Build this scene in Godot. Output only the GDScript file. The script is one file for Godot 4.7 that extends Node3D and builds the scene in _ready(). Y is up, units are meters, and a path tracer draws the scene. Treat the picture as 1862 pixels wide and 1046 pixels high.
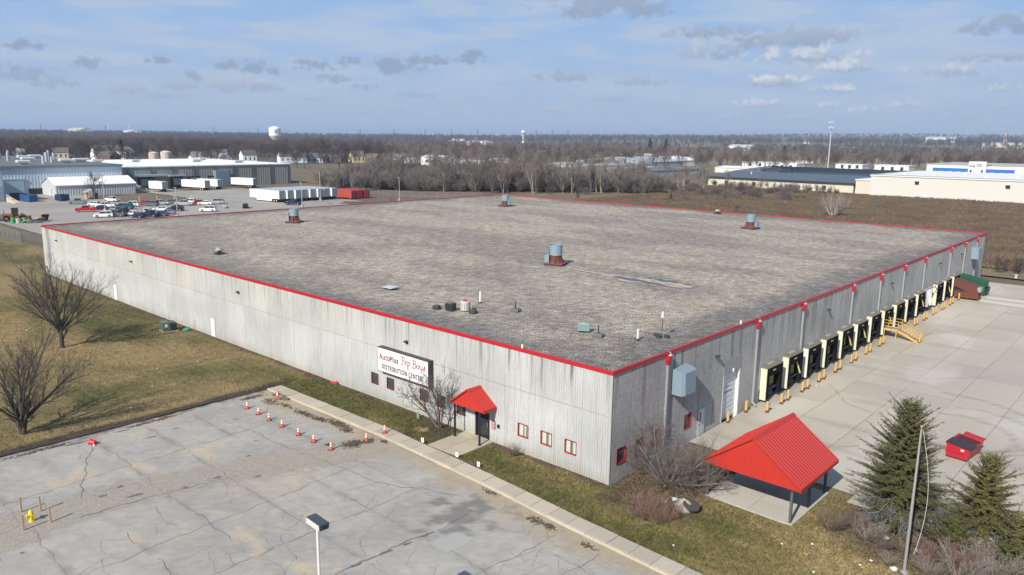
extends Node3D

func _ready() -> void:
	camera_and_light()
	materials()
	ground()
	warehouse()
	far_left()
	far_objects()
	sign_board()
	docks()
	shelters()
	rooftop()
	small_things()
	foreground_trees()
	woods()

# ---------------------------------------------------------------- camera, sky, sun
func camera_and_light() -> void:
	var cam := Camera3D.new()
	cam.name = "camera"
	cam.fov = 41.2
	cam.near = 0.5
	cam.far = 20000.0
	add_child(cam)
	cam.transform = Transform3D(Basis(Vector3(0.738375, 0.011663, -0.674289), Vector3(-0.138726, 0.981094, -0.134941), Vector3(0.659968, 0.193178, 0.726034)).orthonormalized(), Vector3(27.4683, 23.0272, 40.1833))
	var we := WorldEnvironment.new()
	we.name = "world_environment"
	var e := Environment.new()
	e.background_mode = Environment.BG_SKY
	e.tonemap_mode = Environment.TONE_MAPPER_LINEAR
	e.tonemap_exposure = 1.15
	e.sdfgi_enabled = true
	e.ssao_enabled = true
	e.ssil_enabled = true
	e.fog_enabled = true
	e.fog_density = 0.00011
	e.fog_light_color = Color(0.72, 0.82, 0.95)
	var sky := Sky.new()
	var pm := PanoramaSkyMaterial.new()
	pm.panorama = sky_picture()
	pm.energy_multiplier = 0.87
	sky.sky_material = pm
	e.sky = sky
	we.environment = e
	add_child(we)
	var sun := DirectionalLight3D.new()
	sun.name = "sun"
	sun.light_energy = 1.6
	sun.light_color = Color(1.0, 0.965, 0.91)
	sun.light_angular_distance = 0.5
	sun.shadow_enabled = true
	add_child(sun)
	sun.basis = Basis.looking_at(Vector3(-0.19, -0.77, -1.0).normalized())

func sky_picture() -> ImageTexture:
	var W := 4096
	var H := 2048
	var im := Image.create(W, H, false, Image.FORMAT_RGBF)
	# clear air: a gradient by height above the horizon
	var stops := [[-90.0, 0.30, 0.36, 0.42], [0.0, 0.405, 0.515, 0.665], [1.5, 0.405, 0.515, 0.675], [3.5, 0.395, 0.52, 0.715], [6.0, 0.365, 0.515, 0.76], [9.0, 0.325, 0.50, 0.78], [15.0, 0.285, 0.43, 0.68], [30.0, 0.235, 0.355, 0.575], [90.0, 0.185, 0.275, 0.44]]
	var row := PackedFloat32Array()
	row.resize(H * 3)
	for y in H:
		var el := 90.0 - (y + 0.5) / H * 180.0
		for k in stops.size() - 1:
			if el >= stops[k][0] and el <= stops[k + 1][0]:
				var t: float = (el - stops[k][0]) / (stops[k + 1][0] - stops[k][0])
				for ch in 3: row[y * 3 + ch] = lerpf(stops[k][ch + 1], stops[k + 1][ch + 1], t)
		im.fill_rect(Rect2i(0, y, W, 1), Color(row[y * 3], row[y * 3 + 1], row[y * 3 + 2]))
	# thin high veil: long soft streaks
	var vn := FastNoiseLite.new()
	vn.seed = 4
	vn.frequency = 0.02
	vn.fractal_octaves = 4
	var y0 := int((90.0 - 16.0) / 180.0 * H)
	var y1 := int((90.0 - 0.5) / 180.0 * H)
	for y in range(y0, y1):
		var el := 90.0 - (y + 0.5) / H * 180.0
		for x in W:
			var ph := x * TAU / W
			var s := vn.get_noise_3d(cos(ph) * 300.0, el * 34.0, sin(ph) * 300.0)
			var t := clampf(s * 1.3 + 0.34, 0, 0.8) * smoothstep(0.5, 4.0, el)
			var c := im.get_pixel(x, y)
			im.set_pixel(x, y, c.lerp(Color(0.475, 0.575, 0.725), t))
	# fair-weather cumulus: azimuth, height, width, tallness (degrees), how sunlit the top is
	var list := [-73.9, 5.16, 2.06, 0.66, 0, -70.7, 4.27, 1.56, 0.91, 0, -74.3, 3.49, 2.88, 0.91, 0, -72.7, 3.0, 2.3, 0.74, 0, -66.5, 4.65, 1.48, 0.49, 0, -64.3, 3.77, 1.23, 0.66, 0, -61.2, 4.46, 2.47, 1.07, 0, -59.8, 4.3, 1.65, 0.74, 0,
		-56.3, 4.71, 2.55, 0.74, 0, -53.9, 5.08, 1.48, 0.58, 0, -50.8, 4.86, 3.13, 1.4, 0, -48.4, 5.3, 2.06, 0.74, 0, -45.5, 5.54, 1.65, 0.99, 0, -55.2, 3.85, 2.14, 0.66, 0, -62.4, 3.23, 3.7, 1.15, 0.3, -65.5, 3.12, 2.06, 0.66, 0.2,
		-60.1, 3.12, 2.06, 0.66, 0.1, -68.5, 2.84, 2.06, 0.99, 0.25, -52.9, 3.38, 1.65, 0.41, 0, -49.6, 2.91, 2.47, 0.41, 0.1, -35.9, 9.12, 7.0, 1.89, 0.1, -28.6, 7.22, 4.32, 0.91, 0.15, -28.0, 6.05, 4.73, 1.48, 0.5, -26.0, 6.44, 2.47, 0.91, 0.1,
		-22.3, 6.7, 4.12, 1.48, 0.2, -22.0, 5.57, 4.94, 1.48, 0.75, -19.7, 4.81, 2.88, 0.99, 0.8, -24.0, 4.03, 2.88, 0.82, 0.95, -24.4, 3.81, 3.29, 0.58, 0.4, -38.5, 4.29, 3.13, 0.82, 0.15, -33.4, 4.0, 2.88, 0.66, 0.2, -13.4, 4.44, 3.7, 0.91, 0.7,
		-11.5, 5.23, 4.53, 0.82, 0.4, -10.8, 6.92, 4.53, 1.23, 0.1, -25.2, 2.49, 2.14, 0.58, 0.9, -21.0, 3.38, 1.23, 0.49, 0.8, -19.8, 3.4, 1.23, 0.66, 0.85, -20.4, 2.37, 1.73, 0.41, 0.85, -18.1, 2.03, 1.65, 0.49, 0.8, -15.9, 2.37, 1.81, 0.49, 0.7,
		-10.4, 3.31, 1.65, 0.41, 0.8, -10.3, 2.32, 1.23, 0.33, 0.6, -47.7, 2.06, 2.06, 0.33, 0.4, -50.8, 2.0, 1.65, 0.33, 0.5, -57.0, 2.53, 2.47, 0.41, 0.3, -73.0, 1.76, 1.65, 0.41, 0.4, -69.8, 1.75, 1.65, 0.41, 0.5, -66.2, 2.39, 2.47, 0.41, 0.2,
		-35.1, 2.85, 2.47, 0.58, 0.3, -22.4, 1.6, 2.47, 0.33, 0.6, -26.8, 1.59, 1.65, 0.33, 0.6, -53.9, 1.57, 3.29, 0.33, 0.4, -12.8, 1.67, 2.47, 0.25, 0.5, -39.7, 1.96, 2.47, 0.41, 0.4]
	# the same kind of sky goes on all round
	rng.seed = 91
	for k in 330:
		var az := rng.randf_range(-2.0, 274.0)
		var el := 1.2 + 26.0 * pow(rng.randf(), 2.2)
		var w := (0.9 + el * 0.22) * rng.randf_range(1.0, 2.4)
		list.append_array([az, el, w, w * rng.randf_range(0.2, 0.36) * (0.7 + el * 0.03), rng.randf_range(0.0, 0.8)])
	var cn := FastNoiseLite.new()
	cn.seed = 12
	cn.frequency = 1.0
	cn.fractal_octaves = 5
	cn.fractal_gain = 0.55
	var px := W / 360.0
	for k in list.size() / 5:
		var az: float = list[k * 5]
		var el: float = list[k * 5 + 1]
		var w: float = list[k * 5 + 2] * 1.5
		var h: float = list[k * 5 + 3] * 1.35
		var lit: float = list[k * 5 + 4]
		var solid := 0.62 + 0.3 * smoothstep(2.0, 4.5, el)
		var grey := Color(0.335, 0.415, 0.56).lerp(Color(0.30, 0.385, 0.535), smoothstep(3.0, 6.0, el))
		var white := Color(0.72, 0.765, 0.83)
		for yy in range(int((90.0 - el - h) * px), int((90.0 - el + h) * px) + 1):
			for xx in range(int((az + 360.0 - w) * px), int((az + 360.0 + w) * px) + 1):
				var a := (xx / px - 360.0 - az) / (w * 0.5)
				var b := (90.0 - yy / px - el) / (h * 0.5)
				var q := a * a + (b * b if b > 0.0 else b * b * 2.6)
				if q > 2.6: continue
				var f := cn.get_noise_3d(a * w * 0.8 / h * 0.7 + k * 7.3, b * 0.8, k * 3.1)
				var f2 := cn.get_noise_3d(a * w / h * 2.2 + k * 7.3, b * 2.0, k * 1.7 + 50.0)
				var dens := smoothstep(0.0, 0.75, 0.72 - q * 0.75 + f * 1.25 + f2 * 0.45)
				if dens <= 0.0: continue
				var top := clampf(lit * smoothstep(-0.5, 0.7, b + f * 1.1 + f2 * 0.6 - a * 0.15), 0, 1)
				var xw := posmod(xx, W)
				var c := im.get_pixel(xw, yy)
				im.set_pixel(xw, yy, c.lerp(grey.lerp(white, top), dens * solid))
	return ImageTexture.create_from_image(im)

# ---------------------------------------------------------------- mesh collector
class MB:
	var v := PackedVector3Array()
	var n := PackedVector3Array()
	var c := PackedColorArray()
	var col := Color(1, 1, 1)
	var xf := Transform3D.IDENTITY
	func vert(p: Vector3, nn: Vector3) -> void:
		v.append(xf * p); n.append((xf.basis * nn).normalized()); c.append(col)
	func tri(a: Vector3, b: Vector3, d: Vector3) -> void:      # counter-clockwise seen from outside
		var nn := (b - a).cross(d - a).normalized()
		vert(a, nn); vert(d, nn); vert(b, nn)
	func quad(a: Vector3, b: Vector3, d: Vector3, e: Vector3) -> void:
		var nn := (d - a).cross(e - b).normalized()
		vert(a, nn); vert(d, nn); vert(b, nn); vert(a, nn); vert(e, nn); vert(d, nn)
	func quadc(a: Vector3, b: Vector3, d: Vector3, e: Vector3, ca: Color, cb: Color, cd: Color, ce: Color) -> void:
		var nn := (d - a).cross(e - b).normalized()
		col = ca; vert(a, nn); col = cd; vert(d, nn); col = cb; vert(b, nn); col = ca; vert(a, nn); col = ce; vert(e, nn); col = cd; vert(d, nn)
		col = Color(1, 1, 1)
	func hexa(p: Array) -> void:      # 8 corners: bottom 0-3 counter-clockwise seen from above, top 4-7
		quad(p[4], p[5], p[6], p[7]); quad(p[3], p[2], p[1], p[0])
		for i in 4:
			var j := (i + 1) % 4
			quad(p[i], p[j], p[j + 4], p[i + 4])
	func box(a: Vector3, b: Vector3) -> void:      # two opposite corners
		var lo := Vector3(minf(a.x, b.x), minf(a.y, b.y), minf(a.z, b.z))
		var hi := Vector3(maxf(a.x, b.x), maxf(a.y, b.y), maxf(a.z, b.z))
		hexa([Vector3(lo.x, lo.y, hi.z), Vector3(hi.x, lo.y, hi.z), Vector3(hi.x, lo.y, lo.z), Vector3(lo.x, lo.y, lo.z),
			Vector3(lo.x, hi.y, hi.z), Vector3(hi.x, hi.y, hi.z), Vector3(hi.x, hi.y, lo.z), Vector3(lo.x, hi.y, lo.z)])
	func cbox(a: Vector3, b: Vector3, ch: float) -> void:      # box with its upper edges chamfered
		var lo := Vector3(minf(a.x, b.x), minf(a.y, b.y), minf(a.z, b.z))
		var hi := Vector3(maxf(a.x, b.x), maxf(a.y, b.y), maxf(a.z, b.z))
		var m := hi.y - ch
		var q := [Vector3(lo.x, lo.y, hi.z), Vector3(hi.x, lo.y, hi.z), Vector3(hi.x, lo.y, lo.z), Vector3(lo.x, lo.y, lo.z)]
		var w := [Vector3(lo.x, m, hi.z), Vector3(hi.x, m, hi.z), Vector3(hi.x, m, lo.z), Vector3(lo.x, m, lo.z)]
		var t := [Vector3(lo.x + ch, hi.y, hi.z - ch), Vector3(hi.x - ch, hi.y, hi.z - ch), Vector3(hi.x - ch, hi.y, lo.z + ch), Vector3(lo.x + ch, hi.y, lo.z + ch)]
		quad(t[0], t[1], t[2], t[3]); quad(q[3], q[2], q[1], q[0])
		for i in 4:
			var j := (i + 1) % 4
			quad(q[i], q[j], w[j], w[i]); quad(w[i], w[j], t[j], t[i])
	func beam(p: Vector3, q: Vector3, w: float, h: float) -> void:      # square bar between two points
		var d := (q - p).normalized()
		var s := d.cross(Vector3.UP)
		if s.length() < 0.05: s = d.cross(Vector3.RIGHT)
		s = s.normalized() * w * 0.5
		var u := s.cross(d).normalized() * h * 0.5
		var a := [p - s - u, p + s - u, p + s + u, p - s + u]
		var b := [q - s - u, q + s - u, q + s + u, q - s + u]
		for i in 4:
			var j := (i + 1) % 4
			quad(a[i], a[j], b[j], b[i])
		quad(a[3], a[2], a[1], a[0]); quad(b[0], b[1], b[2], b[3])
	func tube(p: Vector3, q: Vector3, r0: float, r1: float, sides: int, caps := false) -> void:
		var d := (q - p).normalized()
		var s := d.cross(Vector3.UP if absf(d.y) < 0.9 else Vector3.RIGHT).normalized()
		var u := s.cross(d)
		for i in sides:
			var a0 := TAU * i / sides
			var a1 := TAU * (i + 1) / sides
			var e0 := s * cos(a0) + u * sin(a0)
			var e1 := s * cos(a1) + u * sin(a1)
			var A := p + e0 * r0; var B := p + e1 * r0; var C := q + e1 * r1; var D := q + e0 * r1
			vert(A, e0); vert(B, e1); vert(C, e1); vert(A, e0); vert(C, e1); vert(D, e0)
			if caps:
				vert(q, d); vert(q + e0 * r1, d); vert(q + e1 * r1, d)
				vert(p, -d); vert(p + e1 * r0, -d); vert(p + e0 * r0, -d)
	func lathe(pr: PackedVector2Array, sides: int, at := Vector3.ZERO) -> void:      # profile (radius, height) from bottom to top
		for k in pr.size() - 1:
			var p := pr[k]; var q := pr[k + 1]
			var t := (q - p).normalized()
			for i in sides:
				var a0 := TAU * i / sides
				var a1 := TAU * (i + 1) / sides
				var e0 := Vector3(cos(a0), 0, -sin(a0)); var e1 := Vector3(cos(a1), 0, -sin(a1))
				var n0 := e0 * t.y - Vector3.UP * t.x; var n1 := e1 * t.y - Vector3.UP * t.x
				var A := at + e0 * p.x + Vector3(0, p.y, 0); var B := at + e1 * p.x + Vector3(0, p.y, 0)
				var C := at + e1 * q.x + Vector3(0, q.y, 0); var D := at + e0 * q.x + Vector3(0, q.y, 0)
				vert(A, n0); vert(C, n1); vert(B, n1); vert(A, n0); vert(D, n0); vert(C, n1)
	func prism(poly: Array, h: Vector3) -> void:      # planar polygon (counter-clockwise from the side h points to) swept along -h
		for i in range(1, poly.size() - 1):
			tri(poly[0], poly[i], poly[i + 1]); tri(poly[0] - h, poly[i + 1] - h, poly[i] - h)
		for i in poly.size():
			var j := (i + 1) % poly.size()
			quad(poly[i] - h, poly[j] - h, poly[j], poly[i])
	func mesh() -> ArrayMesh:
		var a := []
		a.resize(Mesh.ARRAY_MAX)
		a[Mesh.ARRAY_VERTEX] = v; a[Mesh.ARRAY_NORMAL] = n; a[Mesh.ARRAY_COLOR] = c
		var m := ArrayMesh.new()
		if v.size(): m.add_surface_from_arrays(Mesh.PRIMITIVE_TRIANGLES, a)
		return m

# ---------------------------------------------------------------- scene helpers
const ORD := ["first", "second", "third", "fourth", "fifth", "sixth", "seventh", "eighth", "ninth", "tenth", "eleventh", "twelfth", "thirteenth", "fourteenth", "fifteenth", "sixteenth"]
var used := {}
var M := {}
var rng := RandomNumberGenerator.new()
var big := FastNoiseLite.new()      # slow drifts of tone
var mid := FastNoiseLite.new()
var fine := FastNoiseLite.new()

func numbered(called: String) -> String:
	var k: int = used.get(called, 0)
	used[called] = k + 1
	return called if k == 0 else "%s_%03d" % [called, k]

func tag(o: Node3D, label: String, category: String, group := "", kind := "") -> Node3D:
	if label: o.set_meta("label", label)
	if category: o.set_meta("category", category)
	if group: o.set_meta("group", group)
	if kind: o.set_meta("kind", kind)
	return o

func thing(called: String, label: String, category: String, at := Vector3.ZERO, turn := 0.0, group := "") -> Node3D:
	var o := Node3D.new()
	o.name = numbered(called)
	add_child(o)
	o.position = at
	o.rotation.y = turn
	tag(o, label, category, group)
	return o

func part(called: String, b: MB, m: Material, parent: Node, at := Vector3.ZERO) -> MeshInstance3D:
	return partm(called, b.mesh(), m, parent, at)

func partm(called: String, me: Mesh, m: Material, parent: Node, at := Vector3.ZERO) -> MeshInstance3D:
	var o := MeshInstance3D.new()
	o.name = numbered(called) if parent == self else called
	o.mesh = me
	o.material_override = m
	o.position = at
	parent.add_child(o, true)
	return o

func struct(called: String, b: MB, m: Material, label: String) -> MeshInstance3D:
	var o := part(called, b, m, self)
	o.set_meta("kind", "structure")
	o.set_meta("label", label)
	return o

func stuff(called: String, b: MB, m: Material, parent: Node, label := "") -> MeshInstance3D:
	var o := part(called, b, m, parent)
	o.set_meta("kind", "stuff")
	if label: o.set_meta("label", label)
	return o

func copy(o: Node3D, called: String, at: Vector3, turn: float, sc: Vector3, label: String, group: String) -> Node3D:
	var r: Node3D = o.duplicate()
	r.name = numbered(called)
	add_child(r)
	r.position = at
	r.rotation.y = turn
	r.scale = sc
	r.set_meta("label", label)
	r.set_meta("group", group)
	return r

func many(called: String, me: Mesh, m: Material, xs: Array, cols: PackedColorArray, label: String) -> MultiMeshInstance3D:
	var mm := MultiMesh.new()
	mm.transform_format = MultiMesh.TRANSFORM_3D
	mm.use_colors = true
	mm.mesh = me
	mm.instance_count = xs.size()
	for i in xs.size():
		mm.set_instance_transform(i, xs[i])
		mm.set_instance_color(i, cols[i])
	var o := MultiMeshInstance3D.new()
	o.name = numbered(called)
	o.multimesh = mm
	o.material_override = m
	add_child(o)
	tag(o, label, "", "", "stuff")
	return o

func lin(r: float, g: float, b: float) -> Color:      # albedo given as linear values
	return Color(r, g, b).linear_to_srgb()

func flat(r: float, g: float, b: float, rough := 0.8, metal := 0.0) -> StandardMaterial3D:
	var m := StandardMaterial3D.new()
	m.albedo_color = lin(r, g, b)
	m.roughness = rough
	m.metallic = metal
	return m

func noise_tex(size: int, freq: float, oct: int, lo: float, hi: float, seed_: int, kind := FastNoiseLite.TYPE_SIMPLEX_SMOOTH) -> ImageTexture:
	var f := FastNoiseLite.new()
	f.noise_type = kind
	f.seed = seed_
	f.frequency = freq
	f.fractal_octaves = oct
	var im := f.get_seamless_image(size, size, false, false, 0.1, true)
	im.convert(Image.FORMAT_L8)
	var d := im.get_data()
	for i in d.size():
		d[i] = int(Color(clampf(lo + (hi - lo) * d[i] / 255.0, 0, 1), 0, 0).linear_to_srgb().r * 255.0)
	var o := Image.create_from_data(size, size, false, Image.FORMAT_L8, d)
	return ImageTexture.create_from_image(o)

func normal_tex(size: int, freq: float, oct: int, strength: float, seed_: int) -> ImageTexture:
	var f := FastNoiseLite.new()
	f.noise_type = FastNoiseLite.TYPE_SIMPLEX_SMOOTH
	f.seed = seed_
	f.frequency = freq
	f.fractal_octaves = oct
	var im := f.get_seamless_image(size, size, false, false, 0.1, true)
	im.convert(Image.FORMAT_L8)
	im.bump_map_to_normal_map(strength)
	return ImageTexture.create_from_image(im)

func surf(r: float, g: float, b: float, tex: Texture2D, metres: float, rough := 0.9, nor: Texture2D = null, nscale := 1.0) -> StandardMaterial3D:
	var m := flat(r, g, b, rough)
	m.vertex_color_use_as_albedo = true
	m.albedo_texture = tex
	m.uv1_triplanar = true
	m.uv1_world_triplanar = true
	m.uv1_scale = Vector3.ONE / metres
	if nor:
		m.normal_enabled = true
		m.normal_texture = nor
		m.normal_scale = nscale
	return m

func grid_sheet(xs: PackedFloat32Array, zs: PackedFloat32Array, hf: Callable, cf: Callable, inside = null) -> MB:
	var b := MB.new()
	var nx := xs.size(); var nz := zs.size()
	var hs := PackedFloat32Array(); var cs := PackedColorArray()
	for j in nz:
		for i in nx:
			hs.append(hf.call(xs[i], zs[j])); cs.append(cf.call(xs[i], zs[j]))
	for j in nz - 1:
		for i in nx - 1:
			if inside != null and not inside.call((xs[i] + xs[i + 1]) * 0.5, (zs[j] + zs[j + 1]) * 0.5): continue
			var k := j * nx + i
			b.quadc(Vector3(xs[i], hs[k + nx], zs[j + 1]), Vector3(xs[i + 1], hs[k + nx + 1], zs[j + 1]), Vector3(xs[i + 1], hs[k + 1], zs[j]), Vector3(xs[i], hs[k], zs[j]),
				cs[k + nx], cs[k + nx + 1], cs[k + 1], cs[k])
	return b

func steps(a: float, b: float, d: float) -> PackedFloat32Array:
	var r := PackedFloat32Array()
	var k := maxi(1, roundi((b - a) / d))
	for i in k + 1: r.append(a + (b - a) * i / k)
	return r

func mixc(a: Color, b: Color, t: float) -> Color:
	return a.lerp(b, clampf(t, 0, 1))

func sm(a: float, b: float, x: float) -> float:
	return smoothstep(a, b, x)

# ---------------------------------------------------------------- materials
func materials() -> void:
	big.seed = 3; big.frequency = 0.02; big.fractal_octaves = 3
	mid.seed = 8; mid.frequency = 0.12; mid.fractal_octaves = 4
	fine.seed = 15; fine.frequency = 0.7; fine.fractal_octaves = 3
	var grain := noise_tex(512, 0.05, 6, 0.42, 1.25, 21)
	var speck := noise_tex(512, 0.13, 3, -0.25, 1.4, 22, FastNoiseLite.TYPE_VALUE)
	var turf := noise_tex(512, 0.06, 5, -0.25, 1.35, 23)
	var gn := normal_tex(512, 0.1, 4, 6.0, 31)
	var an := normal_tex(512, 0.05, 4, 12.0, 32)
	var pebble := noise_tex(512, 0.12, 4, 0.3, 1.1, 25, FastNoiseLite.TYPE_VALUE)
	M.lawn = surf(1.6, 1.6, 1.6, turf, 4.3, 1.0, gn, 1.0)
	M.ground = surf(1.6, 1.6, 1.6, turf, 9.0, 1.0)
	M.asphalt = surf(1.18, 1.18, 1.18, grain, 1.7, 0.92, gn, 0.35)
	M.concrete = surf(1.18, 1.18, 1.18, grain, 2.3, 0.88, gn, 0.3)
	M.gravel = surf(1.5, 1.5, 1.5, pebble, 2.6, 1.0, gn, 0.6)
	M.roof = surf(1.42, 1.42, 1.42, speck, 3.7, 1.0, an, 0.6)
	M.precast = surf(1.18, 1.18, 1.18, grain, 1.9, 0.9, gn, 0.25)
	M.aggregate = surf(1.5, 1.5, 1.5, pebble, 2.6, 0.95, an, 1.0)
	M.crack = flat(0.13, 0.127, 0.122, 0.95)
	M.rubber = flat(0.012, 0.013, 0.015, 1.0)
	M.rubber.metallic_specular = 0.2
	M.redtrim = flat(0.43, 0.014, 0.022, 0.4)
	M.redroof = flat(0.46, 0.030, 0.020, 0.5)
	M.white = flat(0.78, 0.78, 0.77, 0.55)
	M.offwhite = flat(0.66, 0.66, 0.62, 0.6)
	M.yellow = flat(0.58, 0.37, 0.10, 0.65)
	M.brightyellow = flat(0.72, 0.55, 0.02, 0.5)
	M.black = flat(0.015, 0.016, 0.018, 0.5)
	M.darkmetal = flat(0.045, 0.05, 0.055, 0.5)
	M.steel = flat(0.42, 0.44, 0.46, 0.45, 0.5)
	M.galv = flat(0.36, 0.38, 0.40, 0.5, 0.3)
	M.bluegrey = surf(0.26, 0.36, 0.43, grain, 1.1, 0.45)
	M.rust = surf(0.17, 0.058, 0.042, noise_tex(256, 0.05, 4, 0.55, 1.0, 24), 1.2, 0.8)
	M.green = flat(0.09, 0.13, 0.10, 0.55)
	M.orange = flat(0.85, 0.085, 0.045, 0.5)
	M.windowred = flat(0.30, 0.012, 0.02, 0.5)
	M.glassdark = flat(0.03, 0.036, 0.04, 0.08)
	M.glasstint = flat(0.045, 0.075, 0.075, 0.12)
	var pane := flat(0.9, 0.95, 0.95, 0.03)
	pane.transparency = BaseMaterial3D.TRANSPARENCY_ALPHA
	pane.albedo_color.a = 0.14
	M.pane = pane
	M.cream = flat(0.62, 0.62, 0.48, 0.65)
	M.bark = surf(0.085, 0.072, 0.062, grain, 0.6, 1.0)
	M.twig = flat(0.105, 0.088, 0.082, 1.0)
	M.palebark = surf(0.30, 0.27, 0.235, grain, 0.8, 1.0)
	M.paletwig = flat(0.215, 0.185, 0.165, 1.0)
	M.wood = flat(0.48, 0.32, 0.21, 0.85)
	M.stone = surf(0.42, 0.38, 0.33, grain, 0.7, 0.95, gn, 1.0)
	var nd := flat(1, 1, 1, 0.85)
	nd.vertex_color_use_as_albedo = true
	M.tint = nd      # colours of each blade, leaf or stone
	var sheet := flat(1, 1, 1, 0.55)
	sheet.vertex_color_use_as_albedo = true
	M.sheet = sheet

# ---------------------------------------------------------------- ground
const LOT_Y := -0.1
const GRAVEL := [[-22.8, 33.0], [-22.0, 29.0], [-22.4, 25.5], [-22.2, 22.5], [-21.0, 18.5], [-19.6, 14.5], [-18.3, 10.8], [-17.2, 7.8]]

func kerb_z(x: float) -> float:      # the kerb between car park and lawn runs slightly askew
	if x < -18.0: return lerpf(5.45, 5.2, (x + 34.5) / 16.5)
	if x < -6.0: return lerpf(5.2, 5.75, (x + 18.0) / 12.0)
	if x < 1.0: return lerpf(5.75, 6.3, (x + 6.0) / 7.0)
	return lerpf(6.3, 7.0, (x - 1.0) / 13.0)

func hill(x: float, z: float) -> float:
	var d := Vector2(x - 27.0, z - 40.0).length()
	if d < 700.0: return -0.25
	var az := rad_to_deg(atan2(x - 27.0, -(z - 40.0)))
	var top := 20.0 + 38.0 * smoothstep(-52.0, -14.0, az)
	return -0.25 + smoothstep(1000.0, 6500.0, d) * top + smoothstep(1200, 3500, d) * 9.0 * big.get_noise_2d(x * 0.035, z * 0.035)

func ground_tone(x: float, z: float) -> Color:
	var d := Vector2(x - 27.0, z - 40.0).length()
	var straw := Color(0.205, 0.165, 0.095)
	var c := mixc(straw, Color(0.15, 0.125, 0.085), 0.5 + big.get_noise_2d(x, z))
	if z < -198.0 and z > -262.0 and x > -180.0 and x < -118.0: return mixc(Color(0.25, 0.195, 0.12), Color(0.17, 0.12, 0.08), 0.5 + 1.2 * mid.get_noise_2d(x * 0.4, z * 0.4))
	if z < -110.0 and x > -260.0: c = mixc(Color(0.15, 0.105, 0.07), Color(0.20, 0.15, 0.10), 0.5 + 1.2 * mid.get_noise_2d(x * 0.5, z * 0.5))
	if d > 520.0 and x < -450.0 and z > -420.0: c = mixc(c, Color(0.10, 0.085, 0.055), smoothstep(520.0, 640.0, d) * 0.8)
	elif d > 450.0:
		var f := Vector2(floor(x / 420.0 + 0.3 * big.get_noise_2d(z * 0.1, 3.0)), floor(z / 360.0))
		var h := fposmod(sin(f.x * 12.99 + f.y * 78.23) * 43758.5, 1.0)
		c = mixc(c, [Color(0.22, 0.18, 0.115), Color(0.13, 0.11, 0.085), Color(0.17, 0.15, 0.10), Color(0.26, 0.22, 0.15)][int(h * 4.0)], smoothstep(450, 900, d))
	return c

func lawn_tone(x: float, z: float) -> Color:
	var green := Color(0.125, 0.122, 0.036)
	var straw := Color(0.365, 0.272, 0.125)
	var t := 0.62 + 0.9 * big.get_noise_2d(x * 1.6, z * 2.2) + 0.55 * mid.get_noise_2d(x * 0.8, z * 1.6)
	if x < -34.0:
		t = lerpf(t - 0.35, t + 0.28, smoothstep(1.0, 13.0, z))
		t += 0.35 * smoothstep(-70.0, -112.0, x)
	elif x < 0.0:
		t -= lerpf(0.62, 0.3, smoothstep(-14.0, -4.0, x))
	else:
		t -= 0.3
	t += 0.10 * sin(z * 6.3 + 1.5 * mid.get_noise_2d(x * 0.6, z * 0.6)) if x < -34.0 else 0.0
	for q in [-47.5, -45.9]: t += 0.35 * smoothstep(0.35, 0.1, absf(x - q + 0.06 * z)) if z < 16.0 else 0.0
	var c := mixc(green, straw, t)
	if x > -113.0 and x < 0.4 and z < 0.9:      # bare earth along the foot of the wall
		c = mixc(Color(0.15, 0.11, 0.08), c, smoothstep(0.25, 0.9, z + 0.5 * mid.get_noise_2d(x * 2.0, 9.0)))
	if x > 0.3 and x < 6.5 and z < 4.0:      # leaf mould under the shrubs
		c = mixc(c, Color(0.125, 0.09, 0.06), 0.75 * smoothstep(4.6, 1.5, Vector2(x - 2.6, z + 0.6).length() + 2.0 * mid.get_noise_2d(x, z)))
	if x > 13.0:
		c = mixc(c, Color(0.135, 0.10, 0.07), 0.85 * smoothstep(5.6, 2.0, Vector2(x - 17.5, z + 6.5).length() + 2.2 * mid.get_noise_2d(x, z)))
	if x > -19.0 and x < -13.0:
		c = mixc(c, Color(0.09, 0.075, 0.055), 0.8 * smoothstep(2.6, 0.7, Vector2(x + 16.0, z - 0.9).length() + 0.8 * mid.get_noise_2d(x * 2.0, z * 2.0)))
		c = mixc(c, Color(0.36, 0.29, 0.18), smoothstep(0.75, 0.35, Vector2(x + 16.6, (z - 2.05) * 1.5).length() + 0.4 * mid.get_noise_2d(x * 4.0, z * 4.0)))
	if x < -34.0 and z > 3.0: c = mixc(Color(0.085, 0.065, 0.05), c, smoothstep(0.2, 1.3, absf(x + 34.75) + 0.8 * mid.get_noise_2d(x * 2.0, z)))
	return mixc(c, c * 0.72, 0.5 + 0.9 * fine.get_noise_2d(x * 1.3, z * 1.3))

func grit(x: float, z: float) -> float:      # chance tone of single stones
	return fposmod(sin(x * 127.1 + z * 311.7) * 43758.55, 1.0)

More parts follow.
